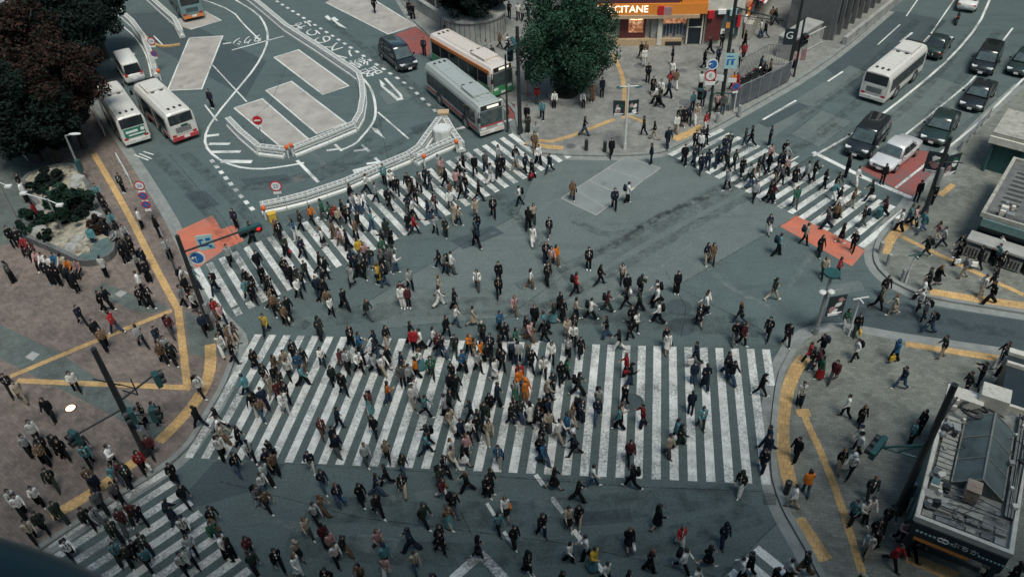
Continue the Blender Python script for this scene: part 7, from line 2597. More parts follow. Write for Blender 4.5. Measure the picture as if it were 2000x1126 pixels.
-0.92,68.53,1,D,k,3,-
-1.42,69.67,1,S,k,3,-
25.61,74.16,1,D,k,4,-
25.35,74.50,1,T,k,8,-
0.52,70.99,1,W,k,3,-
-7.02,70.97,0,V,k,2,t
-0.15,71.63,1,T,k,3,h
-5.12,74.06,1,K,k,3,t
2.14,77.75,1,S,k,2,-
1.72,77.96,1,W,k,2,-
2.72,78.50,1,K,k,8,-
0.88,78.55,1,K,k,8,-
-8.61,79.48,0,K,k,3,-
-9.03,80.36,0,K,n,2,t
-12.62,81.79,0,K,k,3,-
"""
# ------------------------------------------------------------------ people
def capsule(b, a, c, r0, r1, n=10):
    a, c = Vector(a), Vector(c)
    b.tube([a, c], r0, n, r1)
    b.ell(a, (r0, r0, r0), n, 6); b.ell(c, (r1, r1, r1), n, 6)

def evaluated(bm_, name, voxel, ratio, extra=None):
    """fuse overlapping shapes into one continuous skin"""
    o = bm_.build(name, [], fix=True)
    md = o.modifiers.new('fuse', 'REMESH'); md.mode = 'VOXEL'; md.voxel_size = voxel
    sm = o.modifiers.new('smooth', 'SMOOTH'); sm.iterations = 2; sm.factor = 0.5
    dc = o.modifiers.new('thin', 'DECIMATE'); dc.ratio = ratio
    dg = bpy.context.evaluated_depsgraph_get()
    me = bpy.data.meshes.new_from_object(o.evaluated_get(dg))
    old = o.data
    bpy.data.objects.remove(o); bpy.data.meshes.remove(old)
    me.name = name
    me.polygons.foreach_set('use_smooth', [True] * len(me.polygons))
    return me

THIGH, SHIN, UARM, FARM = 0.43, 0.42, 0.28, 0.25

class Pose:
    """x forward, y left, z up; angles in degrees, positive = limb swings forward"""
    def __init__(s, legs, arms, lean=4, seat=None):
        s.hip = []
        pts = []
        for k, (th, kn) in enumerate(legs):
            y = 0.095 if k == 0 else -0.095
            a = rad(th); h = Vector((0, y, 0))
            kk = h + Vector((math.sin(a), 0, -math.cos(a))) * THIGH
            a2 = rad(th - kn)
            an = kk + Vector((math.sin(a2), 0, -math.cos(a2))) * SHIN
            pts.append([h, kk, an, a2])
        low = min(p[2].z - 0.075 for p in pts) if seat is None else -(seat + 0.09)
        off = Vector((0, 0, -low))
        s.legs = [[p + off for p in q[:3]] + [q[3]] for q in pts]
        s.pel = off.copy()
        l = rad(lean)
        ax = Vector((math.sin(l), 0, math.cos(l)))
        s.ax = ax
        s.waist = s.pel + ax * 0.12
        s.chest = s.pel + ax * 0.34
        s.neck = s.pel + ax * 0.54
        s.head = s.pel + ax * 0.68 + Vector((0.03, 0, 0.0))
        s.sh = [s.pel + ax * 0.48 + Vector((0, y, 0)) for y in (0.17, -0.17)]
        s.arms = []
        for k, (sw, el, ab) in enumerate(arms):
            sg = 1 if k == 0 else -1
            a = rad(sw); o = rad(ab)
            d1 = Vector((math.sin(a) * math.cos(o), sg * math.sin(o), -math.cos(a) * math.cos(o)))
            e = s.sh[k] + d1 * UARM
            a2 = rad(sw + el)
            d2 = Vector((math.sin(a2), -sg * math.sin(o) * 0.6 - sg * (0.25 if el > 60 else 0.0), -math.cos(a2))).normalized()
            w = e + d2 * FARM
            s.arms.append([s.sh[k], e, w, d2])

POSES = dict(
    walk=Pose([(24, 6), (-16, 26)], [(-22, 14, 9), (24, 22, 9)]),
    walk_other=Pose([(-14, 30), (25, 4)], [(22, 24, 10), (-20, 12, 8)]),
    stroll=Pose([(14, 8), (-8, 20)], [(-8, 12, 8), (10, 50, 10)]),
    stand=Pose([(3, 2), (-3, 2)], [(2, 10, 8), (4, 14, 9)], 2),
    phone=Pose([(12, 8), (-8, 18)], [(-6, 12, 8), (22, 98, 14)], 5),
    pocket=Pose([(16, 6), (-10, 22)], [(-14, 52, 14), (-8, 56, 14)], 4),
    easy=Pose([(-9, 20), (15, 5)], [(12, 18, 7), (-12, 14, 9)], 3),
    photo=Pose([(3, 2), (-3, 3)], [(62, 70, 20), (64, 68, 20)], 0),
    sit=Pose([(80, 82), (78, 76)], [(22, 40, 8), (24, 42, 8)], 6, seat=0.45),
)

def body_mesh(ps):
    b = MB()
    ax = ps.ax
    capsule(b, ps.pel + Vector((0, 0.05, 0)), ps.pel + Vector((0, -0.05, 0)), 0.105, 0.105)
    capsule(b, ps.pel, ps.waist, 0.105, 0.10)
    for y in (0.05, -0.05): capsule(b, ps.waist + Vector((0, y, 0)), ps.chest + Vector((0, y * 1.5, 0)), 0.09, 0.105)
    capsule(b, ps.sh[0] - ax * 0.02 + Vector((0, -0.03, 0)), ps.sh[1] - ax * 0.02 + Vector((0, 0.03, 0)), 0.062, 0.062)
    capsule(b, ps.neck - ax * 0.06, ps.head - ax * 0.05, 0.055, 0.05)
    h = ps.head
    b.ell(h + Vector((-0.005, 0, 0.025)), (0.095, 0.076, 0.10), 14, 9)
    b.ell(h + Vector((0.025, 0, -0.045)), (0.06, 0.055, 0.065), 12, 8)
    b.ell(h + Vector((0.095, 0, -0.01)), (0.02, 0.012, 0.024), 8, 6)
    for y in (0.077, -0.077): b.ell(h + Vector((-0.005, y, 0.0)), (0.02, 0.012, 0.032), 8, 6)
    for hp, kn, an, a2 in ps.legs:
        capsule(b, hp, kn, 0.082, 0.055); capsule(b, kn, lerp(kn, an, 0.35), 0.055, 0.056); capsule(b, lerp(kn, an, 0.35), an, 0.056, 0.036)
        f_ = Vector((math.cos(a2), 0, math.sin(a2)))
        capsule(b, an - f_ * 0.03 + Vector((0, 0, -0.03)), an + f_ * 0.13 + Vector((0, 0, -0.035)), 0.038, 0.03)
    for k, (sh, el, wr, d2) in enumerate(ps.arms):
        sg = 1 if k == 0 else -1
        capsule(b, sh, el, 0.05, 0.04); capsule(b, el, wr, 0.04, 0.027)
        # hand: palm, four fingers of different length with a bend, thumb from the palm's side
        side = Vector((1, 0, 0)) - d2 * d2.x
        side = side.normalized() if side.length > 0.2 else Vector((0, 0, 1))
        pn = d2.cross(side) * sg
        palm = wr + d2 * 0.05
        for s_ in (-0.022, 0, 0.022): capsule(b, wr + d2 * 0.012 + side * s_ * 0.6, wr + d2 * 0.085 + side * s_, 0.016, 0.014, 8)
        for j, (o_, ln) in enumerate(((0.033, 0.062), (0.011, 0.074), (-0.011, 0.068), (-0.033, 0.052))):
            q0 = wr + d2 * 0.088 + side * o_
            q1 = q0 + (d2 * 0.92 + pn * 0.25) * (ln * 0.55)
            q2 = q1 + (d2 * 0.6 + pn * 0.75) * (ln * 0.5)
            capsule(b, q0, q1, 0.0098, 0.009, 8); capsule(b, q1, q2, 0.009, 0.008, 8)
        t0 = wr + d2 * 0.035 + side * 0.03
        capsule(b, t0, t0 + side * 0.028 + d2 * 0.03 + pn * 0.012, 0.0115, 0.010, 8)
        capsule(b, t0 + side * 0.028 + d2 * 0.03 + pn * 0.012, t0 + side * 0.032 + d2 * 0.062 + pn * 0.022, 0.010, 0.0085, 8)
    me = evaluated(b, 'body', 0.0085, 0.16)
    # eyes, brows and mouth as small dark faces on the same mesh
    bm = bmesh.new(); bm.from_mesh(me)
    d = MB()
    for y in (0.03, -0.03):
        d.ell(h + Vector((0.083, y, 0.018)), (0.008, 0.012, 0.006), 8, 5); d.ell(h + Vector((0.084, y, 0.040)), (0.008, 0.018, 0.004), 8, 5)
    d.ell(h + Vector((0.083, 0, -0.058)), (0.006, 0.02, 0.005), 8, 5)
    vs = [bm.verts.new(p) for p in d.v]
    for q in d.f:
        f_ = bm.faces.new([vs[i] for i in q]); f_.material_index = 1; f_.smooth = True
    bm.to_mesh(me); bm.free()
    me.materials.append(M['skin']); me.materials.append(M['eye'])
    return me

def ring_e(c, rx, ry, n=16, ax=None):
    return [(c.x + rx * math.cos(2 * math.pi * j / n), c.y + ry * math.sin(2 * math.pi * j / n), c.z) for j in range(n)]

def sleeves(b, ps, r=1.0):
    for sh, el, wr, d2 in ps.arms:
        capsule(b, sh, el, 0.063 * r, 0.052 * r); capsule(b, el, lerp(el, wr, 0.93), 0.052 * r, 0.042 * r)

def jacket_mesh(ps, hem=-0.06, flare=1.0, puff=1.0):
    """hip-length jacket, or a coat when the hem is low"""
    b = MB()
    lv = [(0.55, 0.062, 0.07), (0.515, 0.082, 0.125), (0.46, 0.105, 0.19), (0.34, 0.118 * puff, 0.178 * puff), (0.18, 0.114 * puff, 0.160 * puff), (0.06, 0.120 * puff, 0.170 * puff)]
    r = [ring_e(ps.pel + ps.ax * z, rx, ry) for z, rx, ry in lv]
    if hem > -0.2:
        r.append(ring_e(ps.pel + Vector((0, 0, hem)), 0.13 * puff, 0.18 * puff))
    else:
        fx = sum(l[1].x for l in ps.legs) / 2
        sp = abs(ps.legs[0][1].x - ps.legs[1][1].x) / 2
        r.append(ring_e(ps.pel + Vector((0, 0, -0.1)), 0.145, 0.19))
        r.append(ring_e(ps.pel + Vector((fx * 0.8, 0, hem)), max(0.17, sp * 0.75 + 0.1) * flare, 0.205 * flare))
    b.loft(r)
    sleeves(b, ps, puff)
    for k in (0, 1): capsule(b, ps.sh[k] + Vector((0, -0.05 if k == 0 else 0.05, 0)), ps.sh[k], 0.072, 0.066)
    b.tube([ps.pel + ps.ax * 0.50, ps.pel + ps.ax * 0.585], 0.078, 12, 0.07)
    return evaluated(b, 'jacket', 0.017, 0.30)

def trousers_mesh(ps, wide=1.0):
    b = MB()
    capsule(b, ps.pel + Vector((0, 0.055, 0)), ps.pel + Vector((0, -0.055, 0)), 0.122, 0.122)
    capsule(b, ps.pel, ps.waist, 0.13, 0.12)
    for hp, kn, an, a2 in ps.legs:
        capsule(b, hp, kn, 0.098, 0.074 * wide); b.tube([kn, lerp(kn, an, 0.96)], 0.074 * wide, 12, 0.064 * wide); b.ell(kn, (0.074 * wide,) * 3, 10, 6)
    return evaluated(b, 'trousers', 0.017, 0.30)

def skirt_mesh(ps, ln):
    b = MB()
    z = ps.pel.z
    fx = (ps.legs[0][1].x + ps.legs[1][1].x) / 2
    sp = abs(ps.legs[0][1].x - ps.legs[1][1].x) / 2
    k = ln / 0.45
    b.loft([ring_e(ps.pel + ps.ax * 0.13, 0.118, 0.145), ring_e(ps.pel, 0.14, 0.19), ring_e(ps.pel + Vector((fx * 0.5, 0, -ln * 0.5)), 0.155 + sp * 0.35 * k, 0.205), ring_e(ps.pel + Vector((fx * min(1, k), 0, -ln)), 0.17 + sp * 0.8 * min(1.15, k), 0.225 + 0.02 * k)])
    return evaluated(b, 'skirt', 0.02, 0.35)

def shoes_mesh(ps, k):
    b = MB()
    for hp, kn, an, a2 in ps.legs[k:k + 1]:
        f_ = Vector((math.cos(a2), 0, math.sin(a2))); d = Vector((math.sin(a2), 0, -math.cos(a2)))
        capsule(b, an - f_ * 0.04 + d * 0.03, an + f_ * 0.06 + d * 0.035, 0.046, 0.045); capsule(b, an + f_ * 0.06 + d * 0.035, an + f_ * 0.15 + d * 0.042, 0.044, 0.034); capsule(b, an, an + d * 0.03, 0.046, 0.046)
    return evaluated(b, 'shoe', 0.012, 0.25)

def shirt_mesh(ps):
    """what shows in the opening of an unzipped jacket"""
    b = MB()
    b.ell(ps.pel + ps.ax * 0.40 + Vector((0.088, 0, 0)), (0.03, 0.05, 0.12), 10, 8)
    b.ell(ps.pel + ps.ax * 0.24 + Vector((0.094, 0, 0)), (0.03, 0.038, 0.16), 10, 8)
    return evaluated(b, 'shirt', 0.012, 0.35)

def hair_mesh(ps, style):
    b = MB(); h = ps.head
    if style == 'hood':
        b.ell(h + Vector((-0.03, 0, 0.035)), (0.125, 0.115, 0.135), 14, 9); b.ell(h + Vector((-0.08, 0, -0.08)), (0.09, 0.12, 0.09), 12, 8)
        me = evaluated(b, 'hood', 0.014, 0.3); return me
    b.ell(h + Vector((-0.022, 0, 0.045)), (0.103, 0.090, 0.095), 14, 9)
    b.ell(h + Vector((-0.05, 0, 0.0)), (0.07, 0.085, 0.09), 12, 8)
    if style == 'long':
        for y in (-0.06, 0, 0.06): capsule(b, h + Vector((-0.06, y, 0.0)), h + Vector((-0.105, y * 1.2, -0.25)), 0.05, 0.04)
        for y in (-0.08, 0.08): capsule(b, h + Vector((-0.01, y, 0.03)), h + Vector((-0.03, y * 1.15, -0.16)), 0.028, 0.026)
    if style == 'bob':
        for y in (-0.07, 0, 0.07): capsule(b, h + Vector((-0.05, y, 0.0)), h + Vector((-0.06, y, -0.10)), 0.05, 0.042)
    me = evaluated(b, 'hair', 0.012, 0.3)
    return me

def cap_mesh(ps):
    b = MB(); h = ps.head
    b.ell(h + Vector((-0.012, 0, 0.07)), (0.112, 0.098, 0.085), 14, 8); b.ell(h + Vector((0.10, 0, 0.075)), (0.075, 0.07, 0.012), 12, 6)
    return evaluated(b, 'cap', 0.012, 0.3)

KIT = {}
for pn, ps in POSES.items():
    KIT[pn] = dict(body=body_mesh(ps), jacket=jacket_mesh(ps), puffer=jacket_mesh(ps, -0.08, 1, 1.13), coat=jacket_mesh(ps, -0.48 if pn != 'sit' else -0.1), trousers=trousers_mesh(ps), wide=trousers_mesh(ps, 1.45),
                   skirt=skirt_mesh(ps, 0.40), longskirt=skirt_mesh(ps, 0.72), shirt=shirt_mesh(ps), shoe_a=shoes_mesh(ps, 0), shoe_b=shoes_mesh(ps, 1), hair=hair_mesh(ps, 'short'), bob=hair_mesh(ps, 'bob'), long=hair_mesh(ps, 'long'), hood=hair_mesh(ps, 'hood'), cap=cap_mesh(ps))
for k_ in KIT.values():
    for n_, me in k_.items():
        if n_ != 'body':
            me.materials.append(M['hair'])

# bags
def bag_meshes():
    b = MB(); b.box((-0.20, 0, 0.36), (0.16, 0.28, 0.40)); b.box((-0.29, 0, 0.28), (0.06, 0.22, 0.2))
    st = MB()
    for y in (-0.1, 0.1): st.tube([(-0.14, y, 0.52), (-0.02, y, 0.565), (0.13, y, 0.45), (0.145, y, 0.3), (-0.12, y, 0.2)], 0.018, 6)
    c = MB(); c.box((0.02, 0.27, -0.06), (0.28, 0.1, 0.22))
    cs = MB(); cs.tube([(-0.05, 0.25, 0.03), (-0.09, 0.12, 0.3), (-0.08, -0.1, 0.545), (0.1, -0.12, 0.5), (0.145, 0.05, 0.28), (0.08, 0.25, 0.03)], 0.012, 6)
    d = MB(); d.box((0, 0, -0.34), (0.34, 0.12, 0.34), taper=1.0)
    ds = MB(); ds.tube([(-0.09, 0, -0.17), (-0.05, 0, -0.05), (0, 0, -0.02), (0.05, 0, -0.05), (0.09, 0, -0.17)], 0.01, 6)
    return dict(backpack=(b, st), shoulder_bag=(c, cs), tote_bag=(d, ds))
BAGS = {k: (a, s) for k, (a, s) in bag_meshes().items()}
bag_cache = {}

BOT = dict(k='K', n='N', g='G', w='W', b='B', j='J', d='D', t='T', s='K', c='W', S='K', K='K', R='R', E='E', C='C', Y='Y')
BNAME = dict(k='black trousers', n='navy trousers', g='grey trousers', w='white trousers', b='beige trousers', j='blue jeans', d='dark green trousers', t='brown trousers',
             s='black skirt', c='white skirt', S='long black skirt', K='long black skirt', R='long red skirt', E='long green skirt', C='long teal skirt', Y='long yellow skirt')
HEAD = {'6': 0, '9': 45, '8': 90, '7': 135, '4': 180, '1': 225, '2': 270, '3': 315}
DIRN = {'6': 'right', '9': 'away to the right', '8': 'away', '7': 'away to the left', '4': 'left', '1': 'towards the lower left', '2': 'towards the viewer', '3': 'towards the lower right'}

def look(rec, rnd):
    """what a person wears and how the person stands"""
    x, y, wk, top, bot, dr, fl = rec
    r = {}
    r['pose'] = 'sit' if 'c' in fl else 'photo' if 'a' in fl else 'phone' if 'f' in fl else ('stand' if 't' in fl else rnd.choice(['walk', 'walk_other', 'walk', 'walk_other', 'stroll', 'phone', 'pocket', 'easy', 'easy']))
    r['rz'] = rad(HEAD[dr] + rnd.uniform(-14, 14))
    r['top'] = 'coat' if ('L' in fl) else (('jacket', 'jacket', 'puffer')[rnd.randrange(3)])
    low = bot
    if r['top'] == 'coat' and bot in 'YKSR': low = 'k'
    r['bot'] = 'skirt' if low in 'sc' else 'longskirt' if low in 'SKRECY' else ('wide' if rnd.random() < 0.35 else 'trousers')
    r['topc'] = top
    r['botc'] = BOT[low]
    r['hair'] = 'cap' if 'C' in fl else 'hood' if 'O' in fl else ('long' if 'h' in fl and rnd.random() < 0.8 else 'bob' if 'h' in fl else 'hair')
    r['hairm'] = 'cl_' + rnd.choice('KNKB') if 'C' in fl else ('cl_' + top if 'O' in fl else ('hair_brown' if ('b' in fl or ('h' in fl and rnd.random() < 0.3)) else 'hair'))
    r['shirt'] = 'cl_' + rnd.choice('WWSGKWB') if (r['top'] != 'puffer' and rnd.random() < 0.5) else None
    r['shoe'] = 'shoe_white' if rnd.random() < 0.35 else 'shoe'
    bag = None
    if 'p' in fl: bag = ('backpack', rnd.choice('KKKN'))
    elif 'q' in fl: bag = ('shoulder_bag', 'K')
    elif 'w' in fl: bag = ('tote_bag', 'W')
    elif 'r' in fl: bag = ('tote_bag', 'R')
    elif 'o' in fl: bag = ('shoulder_bag', 'O')
    elif 'y' in fl: bag = ('tote_bag', 'Y')
    elif 'U' in fl: bag = ('tote_bag', 'U')
    elif 'h' in fl and rnd.random() < 0.16: bag = ('shoulder_bag', rnd.choice('KKTB'))
    r['bag'] = bag
    h = 0.975 + rnd.uniform(-0.05, 0.05) - (0.025 if 'h' in fl else -0.02)
    r['s'] = (h, h * rnd.uniform(0.90, 1.04) * (0.95 if 'h' in fl else 1.0), h)
    return r

def recs():
    for ln in PEOPLE.strip().split('\n'):
        x, y, wk, top, bot, dr, fl = ln.split(',')
        yield (float(x), float(y), int(wk), top, bot, dr, fl)

REC = list(recs())
N_SINGLE = 300

# ---- where is a person, in words a reader can follow
def cw_coord(name, p):
    A0, A1, B0, B1, n = TARGETS[name]
    lo, hi = -0.6, 1.6
    def side(v):
        a, c = lerp(A0, B0, v), lerp(A1, B1, v)
        return (c.x - a.x) * (p[1] - a.y) - (c.y - a.y) * (p[0] - a.x)
    s0 = side(lo)
    for _ in range(40):
        m = (lo + hi) / 2
        if (side(m) > 0) == (s0 > 0): lo = m
        else: hi = m
    v = lo
    a, c = lerp(A0, B0, v), lerp(A1, B1, v)
    t = (Vector((p[0], p[1], 0)) - a).dot(c - a) / (c - a).length_squared
    return t * (n - 1) + 1, v

def ordinal(n):
    return {1: 'first', 2: 'second', 3: 'third', 4: 'fourth', 5: 'fifth', 6: 'sixth', 7: 'seventh', 8: 'eighth', 9: 'ninth', 10: 'tenth', 11: 'eleventh', 12: 'twelfth'}.get(n, '%d%s' % (n, 'th' if 10 < n % 100 < 14 else {1: 'st', 2: 'nd', 3: 'rd'}.get(n % 10, 'th')))

def where(p):
    i, v = cw_coord('wide_crosswalk', p)
    k = int(round(i))
    if -0.02 <= v <= 1.02 and 0.3 <= i <= 36:
        k = min(35, max(1, k))
        part = 'far end of' if v < 0.2 else 'far half of' if v < 0.5 else 'near half of' if v < 0.8 else 'near end of'
        return '%s %s stripe from left, wide crossing' % (part, ordinal(k))
    j, w = cw_coord('lower_left_crosswalk', p)
    if 0.2 <= j <= 15 and -0.05 <= w <= 1.05:
        return '%s stripe down, %s, lower left crossing' % (ordinal(max(1, int(round(j)))), 'right half' if w < 0.5 else 'left half')
    if on_walk(p[0], p[1]):
        x, y = proj((p[0], p[1], ZP))
        if x > 1450:
            if y < 720 and x > 1750: return 'by the yellow paving beyond the lettered kiosk'
            if x > 1690 and y > 880: return 'beside the lettered kiosk'
            if x < 1580: return 'on the curved yellow kerb paving at right'
            return 'on the grey corner pavement'
        if y < 700: return 'on the brick plaza near the upper yellow strips'
        if y < 850: return 'on the brick plaza left of the tall signal pole' if x < 230 else 'on the brick plaza by the curved yellow strip'
        return 'on the brick plaza above the lower left crossing'
    if v > 1.0 and 1 <= i <= 36:
        d = int(round((v - 1) * 8.9))
        return '%s below %s stripe, wide crossing' % ('just' if d <= 1 else '%d metres' % d, ordinal(min(35, max(1, k))))
    if v < 0 and 1 <= i <= 36:
        return 'just beyond %s stripe, wide crossing' % ordinal(min(35, max(1, k)))
    x, y = proj((p[0], p[1], 0))
    if x > 1500: return 'on the dark road between the two yellow kerbs'
    return 'on open road at the lower edge' if y > 900 else 'on open road beside the brick plaza'

def words(s): return len(s.split())

LOOKS, CELL, PX = [], [], []
for i_, rec_ in enumerate(REC):
    LOOKS.append(look(rec_, random.Random(1000 + i_ if i_ < N_SINGLE else 5000 + i_ - N_SINGLE)))
    CELL.append(where((rec_[0], rec_[1])))
    PX.append(proj((rec_[0], rec_[1], 0.9))[0])
ATTR = []
for rec_, r_ in zip(REC, LOOKS):
    fl_ = rec_[6]
    ATTR.append(dict(
        top='%s %s' % (PNAME[rec_[3]], {'coat': 'long coat', 'puffer': 'puffer jacket', 'jacket': 'jacket'}[r_['top']]),
        bot='' if (r_['top'] == 'coat' and rec_[4] in 'YKSR') else BNAME[rec_[4]],
        hair={'long': 'long-haired', 'hood': 'hooded', 'cap': 'capped'}.get(r_['hair'], ''),
        act='sitting' if r_['pose'] == 'sit' else 'standing' if 't' in fl_ or r_['pose'] == 'photo' else 'walking ' + {'6': 'right', '9': 'right', '3': 'right', '4': 'left', '7': 'left', '1': 'left', '2': 'forward', '8': 'away'}[rec_[5]],
        bag={'backpack': 'backpack', 'shoulder_bag': 'shoulder bag', 'tote_bag': 'hand bag'}[r_['bag'][0]] if r_['bag'] else '',
        col=PNAME[rec_[3]]))
BYCELL = {}
for i_, c_ in enumerate(CELL):
    BYCELL.setdefault(c_, []).append(i_)

def person_label(i):
    a, w = ATTR[i], CELL[i]
    others = [ATTR[j] for j in BYCELL[w] if j != i]
    for keys in (('top', 'bot'), ('top', 'act'), ('top', 'hair'), ('top', 'bag'), ('top', 'bot', 'hair'), ('top', 'bot', 'act'), ('top', 'bot', 'bag'), ('top', 'hair', 'act'), ('top', 'bot', 'hair', 'act')):
        if any(a[k] == '' for k in keys): continue
        if any(all(o_[k] == a[k] for k in keys) for o_ in others): continue
        bits = ['%sperson in %s' % (a['hair'] + ' ' if 'hair' in keys else '', a['top'])]
        if 'bot' in keys: bits.append(a['bot'])
        if 'act' in keys: bits.append(a['act'])
        if 'bag' in keys: bits.append('with ' + a['bag'])
        for ww in (w, w.replace(' from left, wide crossing', ' of wide crossing')):
            lab = ', '.join(bits + [ww])
            if words(lab) <= 16: return lab
    same = sorted((j for j in BYCELL[w] if ATTR[j]['top'] == a['top']), key=lambda j: PX[j])
    n_ = ordinal(same.index(i) + 1)
    for lab in ('%s person from left in %s, %s' % (n_, a['top'], w), '%s from left in %s, %s' % (n_, a['top'], w), '%s from left in %s, %s' % (n_, a['top'], w.replace(' from left, wide crossing', ' of wide crossing').replace('on the ', '')),
                '%s from left in %s, %s' % (n_, a['top'], w.replace('on the brick plaza', 'plaza').replace('on the ', '').replace('the ', ''))):
        if words(lab) <= 16: return lab
    return lab

def bag_label(i):
    kind, col = LOOKS[i]['bag']
    same = sorted((j for j in BYCELL[CELL[i]] if LOOKS[j]['bag'] == (kind, col)), key=lambda j: PX[j])
    nm = {'backpack': 'backpack', 'shoulder_bag': 'shoulder bag', 'tote_bag': 'hand bag'}[kind]
    lab = '%s %s on person in %s, %s' % (PNAME[col], nm, ATTR[i]['top'], CELL[i])
    if sum(ATTR[j]['top'] == ATTR[i]['top'] for j in same) > 1:
        lab = '%s %s %s from left, %s' % (ordinal(same.index(i) + 1), PNAME[col], nm, CELL[i])
    if words(lab) <= 16: return lab
    return '%s %s, %s' % (PNAME[col], nm, CELL[i]) if len(same) == 1 else '%s %s %s from left, %s' % (ordinal(same.index(i) + 1), PNAME[col], nm, CELL[i])

def dress(name, mesh, parent, mname):
    o = bpy.data.objects.new(name, mesh)
    COL.objects.link(o)
    o.parent = parent
    o.material_slots[0].link = 'OBJECT'
    o.material_slots[0].material = M[mname]
    return o

def bag_obj(kind, col, owner, r, i):
    key = (kind, r['pose'])
    ps = POSES[r['pose']]
    if key not in bag_cache:
        a, s = BAGS[kind]
        off = ps.pel if kind != 'tote_bag' else ps.arms[0][2] + ps.arms[0][3] * 0.09
        ma, ms = a.mesh(kind), s.mesh('strap')
        for me in (ma, ms):
            me.transform(Matrix.Translation(off)); me.materials.append(M['cl_K'])
        bm = bmesh.new(); bm.from_mesh(ma); bmesh.ops.bevel(bm, geom=bm.edges[:], offset=0.025, segments=2, affect='EDGES'); bm.to_mesh(ma); bm.free()
        bag_cache[key] = (ma, ms)
    ma, ms = bag_cache[key]
    o = bpy.data.objects.new(kind, ma)
    COL.objects.link(o)
    o.location, o.rotation_euler, o.scale = owner.location, owner.rotation_euler, owner.scale
    o.material_slots[0].link = 'OBJECT'; o.material_slots[0].material = M['cl_' + col]
    dress('strap' if kind != 'tote_bag' else 'handle', ms, o, 'cl_' + col)
    tag(o, bag_label(i), {'backpack': 'backpack', 'shoulder_bag': 'shoulder bag', 'tote_bag': 'bag'}[kind], 'bags carried by walkers')
    return o

for i, rec in enumerate(REC[:N_SINGLE]):
    r = LOOKS[i]
    kit = KIT[r['pose']]
    z = ZP if rec[2] else 0.0
    o = bpy.data.objects.new('person', kit['body'])
    COL.objects.link(o)
    o.location = (rec[0], rec[1], z); o.rotation_euler = (0, 0, r['rz']); o.scale = r['s']
    dress('jacket' if r['top'] != 'coat' else 'coat', kit[r['top']], o, 'cl_' + r['topc'])
    dress('trousers' if r['bot'] in ('trousers', 'wide') else 'skirt', kit[r['bot']], o, 'cl_' + r['botc'])
    dress('shoe', kit['shoe_a'], o, r['shoe']); dress('shoe', kit['shoe_b'], o, r['shoe'])
    if r['hair'] == 'cap':
        dress('hair', kit['hair'], o, 'hair'); dress('cap', kit['cap'], o, r['hairm'])
    else:
        dress('hood' if r['hair'] == 'hood' else 'hair', kit[r['hair']], o, r['hairm'])
    if r['shirt']: dress('shirt', kit['shirt'], o, r['shirt'])
    tag(o, person_label(i), 'person', 'people on and around the crossings')
    if r['bag']:
        bag_obj(r['bag'][0], r['bag'][1], o, r, i)

# two suitcases pulled over the upper right crossing
for px, py, col, lab in ((1716, 425, 'C', 'teal suitcase pulled over the upper right crossing'), (1750, 442, 'W', 'white suitcase pulled at the end of the upper right crossing')):
    p = G(px, py)
    t = thing('suitcase', p, rad(40), lab, 'suitcase')
    b = MB(); b.box((0, 0, 0.42), (0.5, 0.3, 0.68)); b.build('shell', M['cl_' + col], t, bevel=0.05)
    b = MB(); b.tube([(-0.1, 0.1, 0.76), (-0.1, 0.1, 1.05), (0.1, 0.1, 1.05), (0.1, 0.1, 0.76)], 0.014, 6); b.build('handle', M['steel_grey'], t)
    for sx in (-0.2, 0.2):
        b = MB(); b.disc_y((sx, 0, 0.045), 0.045, 0.2, 10); b.build('wheel', M['rubber'], t)

# ---- everyone farther off: the crowd on the far crossings and pavements, too many to take one by one
def arrays(me, ratio=None):
    n = len(me.vertices); v = np.empty(n * 3, np.float32); me.vertices.foreach_get('co', v)
    me.calc_loop_triangles()
    t = np.empty(len(me.loop_triangles) * 3, np.int32); me.loop_triangles.foreach_get('vertices', t)
    return v.reshape(-1, 3), t.reshape(-1, 3)

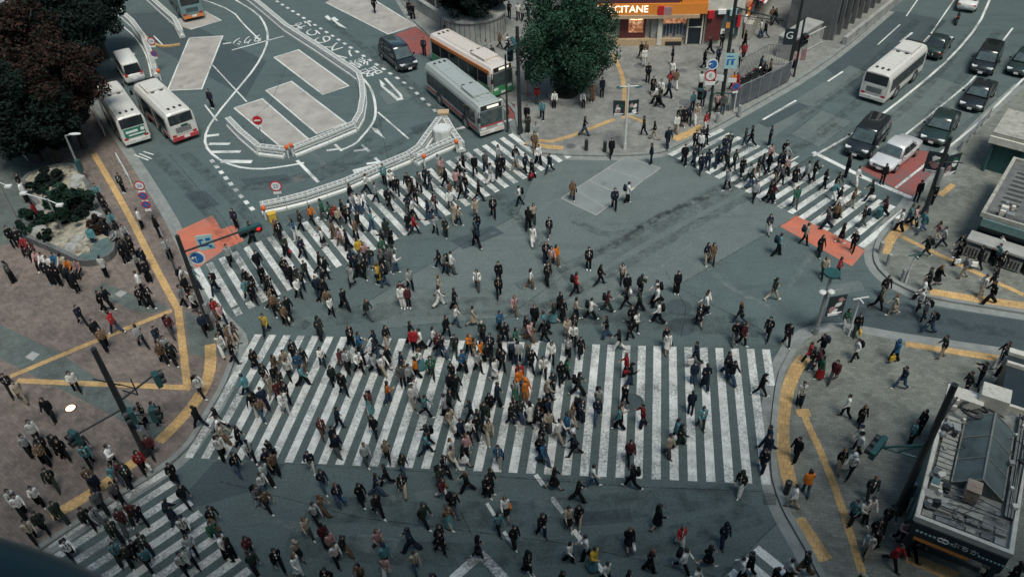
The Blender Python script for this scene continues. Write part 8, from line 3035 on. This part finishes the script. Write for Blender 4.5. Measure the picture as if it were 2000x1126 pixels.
def thin(me, ratio):
    o = bpy.data.objects.new('thin', me); COL.objects.link(o)
    dc = o.modifiers.new('thin', 'DECIMATE'); dc.ratio = ratio
    m2 = bpy.data.meshes.new_from_object(o.evaluated_get(bpy.context.evaluated_depsgraph_get()))
    bpy.data.objects.remove(o)
    a = arrays(m2); bpy.data.meshes.remove(m2)
    return a
low = {}
def get_low(pose, part):
    k = (pose, part)
    if k not in low:
        low[k] = thin(KIT[pose][part], 0.3 if part == 'body' else 0.4)
    return low[k]
for kind in ('backpack', 'shoulder_bag', 'tote_bag'):
    a, s = BAGS[kind]
    me = a.mesh(kind)
    low[kind] = arrays(me); bpy.data.meshes.remove(me)
mats, midx = [], {}
def mi(n):
    if n not in midx:
        midx[n] = len(mats); mats.append(M[n])
    return midx[n]
VS, FS, MS = [], [], []
nv = 0
for i, rec in enumerate(REC[N_SINGLE:]):
    r = LOOKS[N_SINGLE + i]
    c_, s_ = math.cos(r['rz']), math.sin(r['rz'])
    Rm = np.array([[c_, -s_, 0], [s_, c_, 0], [0, 0, 1]]) * np.array(r['s'])
    T = np.array([rec[0], rec[1], ZP if rec[2] else 0.0])
    parts = [('body', 'skin'), (r['top'], 'cl_' + r['topc']), (r['bot'], 'cl_' + r['botc']), ('shoe_a', r['shoe']), ('shoe_b', r['shoe']), (('hair' if r['hair'] == 'cap' else r['hair']), 'hair' if r['hair'] == 'cap' else r['hairm'])]
    if r['hair'] == 'cap': parts.append(('cap', r['hairm']))
    if r['shirt']: parts.append(('shirt', r['shirt']))
    geo = [(get_low(r['pose'], a), m) for a, m in parts]
    if r['bag']:
        ps = POSES[r['pose']]
        off = ps.pel if r['bag'][0] != 'tote_bag' else ps.arms[0][2] + ps.arms[0][3] * 0.09
        v, t = low[r['bag'][0]]
        geo.append(((v + np.array(off), t), 'cl_' + r['bag'][1]))
    for (v, t), m in geo:
        VS.append(v @ Rm.T + T); FS.append(t + nv); MS.append(np.full(len(t), mi(m), np.int32)); nv += len(v)
V = np.concatenate(VS).astype(np.float32); F = np.concatenate(FS).astype(np.int32); MI = np.concatenate(MS)
me = bpy.data.meshes.new('crowd')
me.vertices.add(len(V)); me.vertices.foreach_set('co', V.ravel())
me.loops.add(F.size); me.loops.foreach_set('vertex_index', F.ravel())
me.polygons.add(len(F)); me.polygons.foreach_set('loop_start', np.arange(0, F.size, 3, dtype=np.int32))
try: me.polygons.foreach_set('loop_total', np.full(len(F), 3, np.int32))
except Exception: pass
me.polygons.foreach_set('material_index', MI); me.polygons.foreach_set('use_smooth', np.ones(len(F), bool))
me.update(calc_edges=True); me.validate()
for m in mats: me.materials.append(m)
o = link(bpy.data.objects.new('crowd', me))
tag(o, 'dense crowd of people filling the far crossings and pavements', 'crowd', None, 'stuff')
print('people', len(REC), 'crowd tris', len(F))
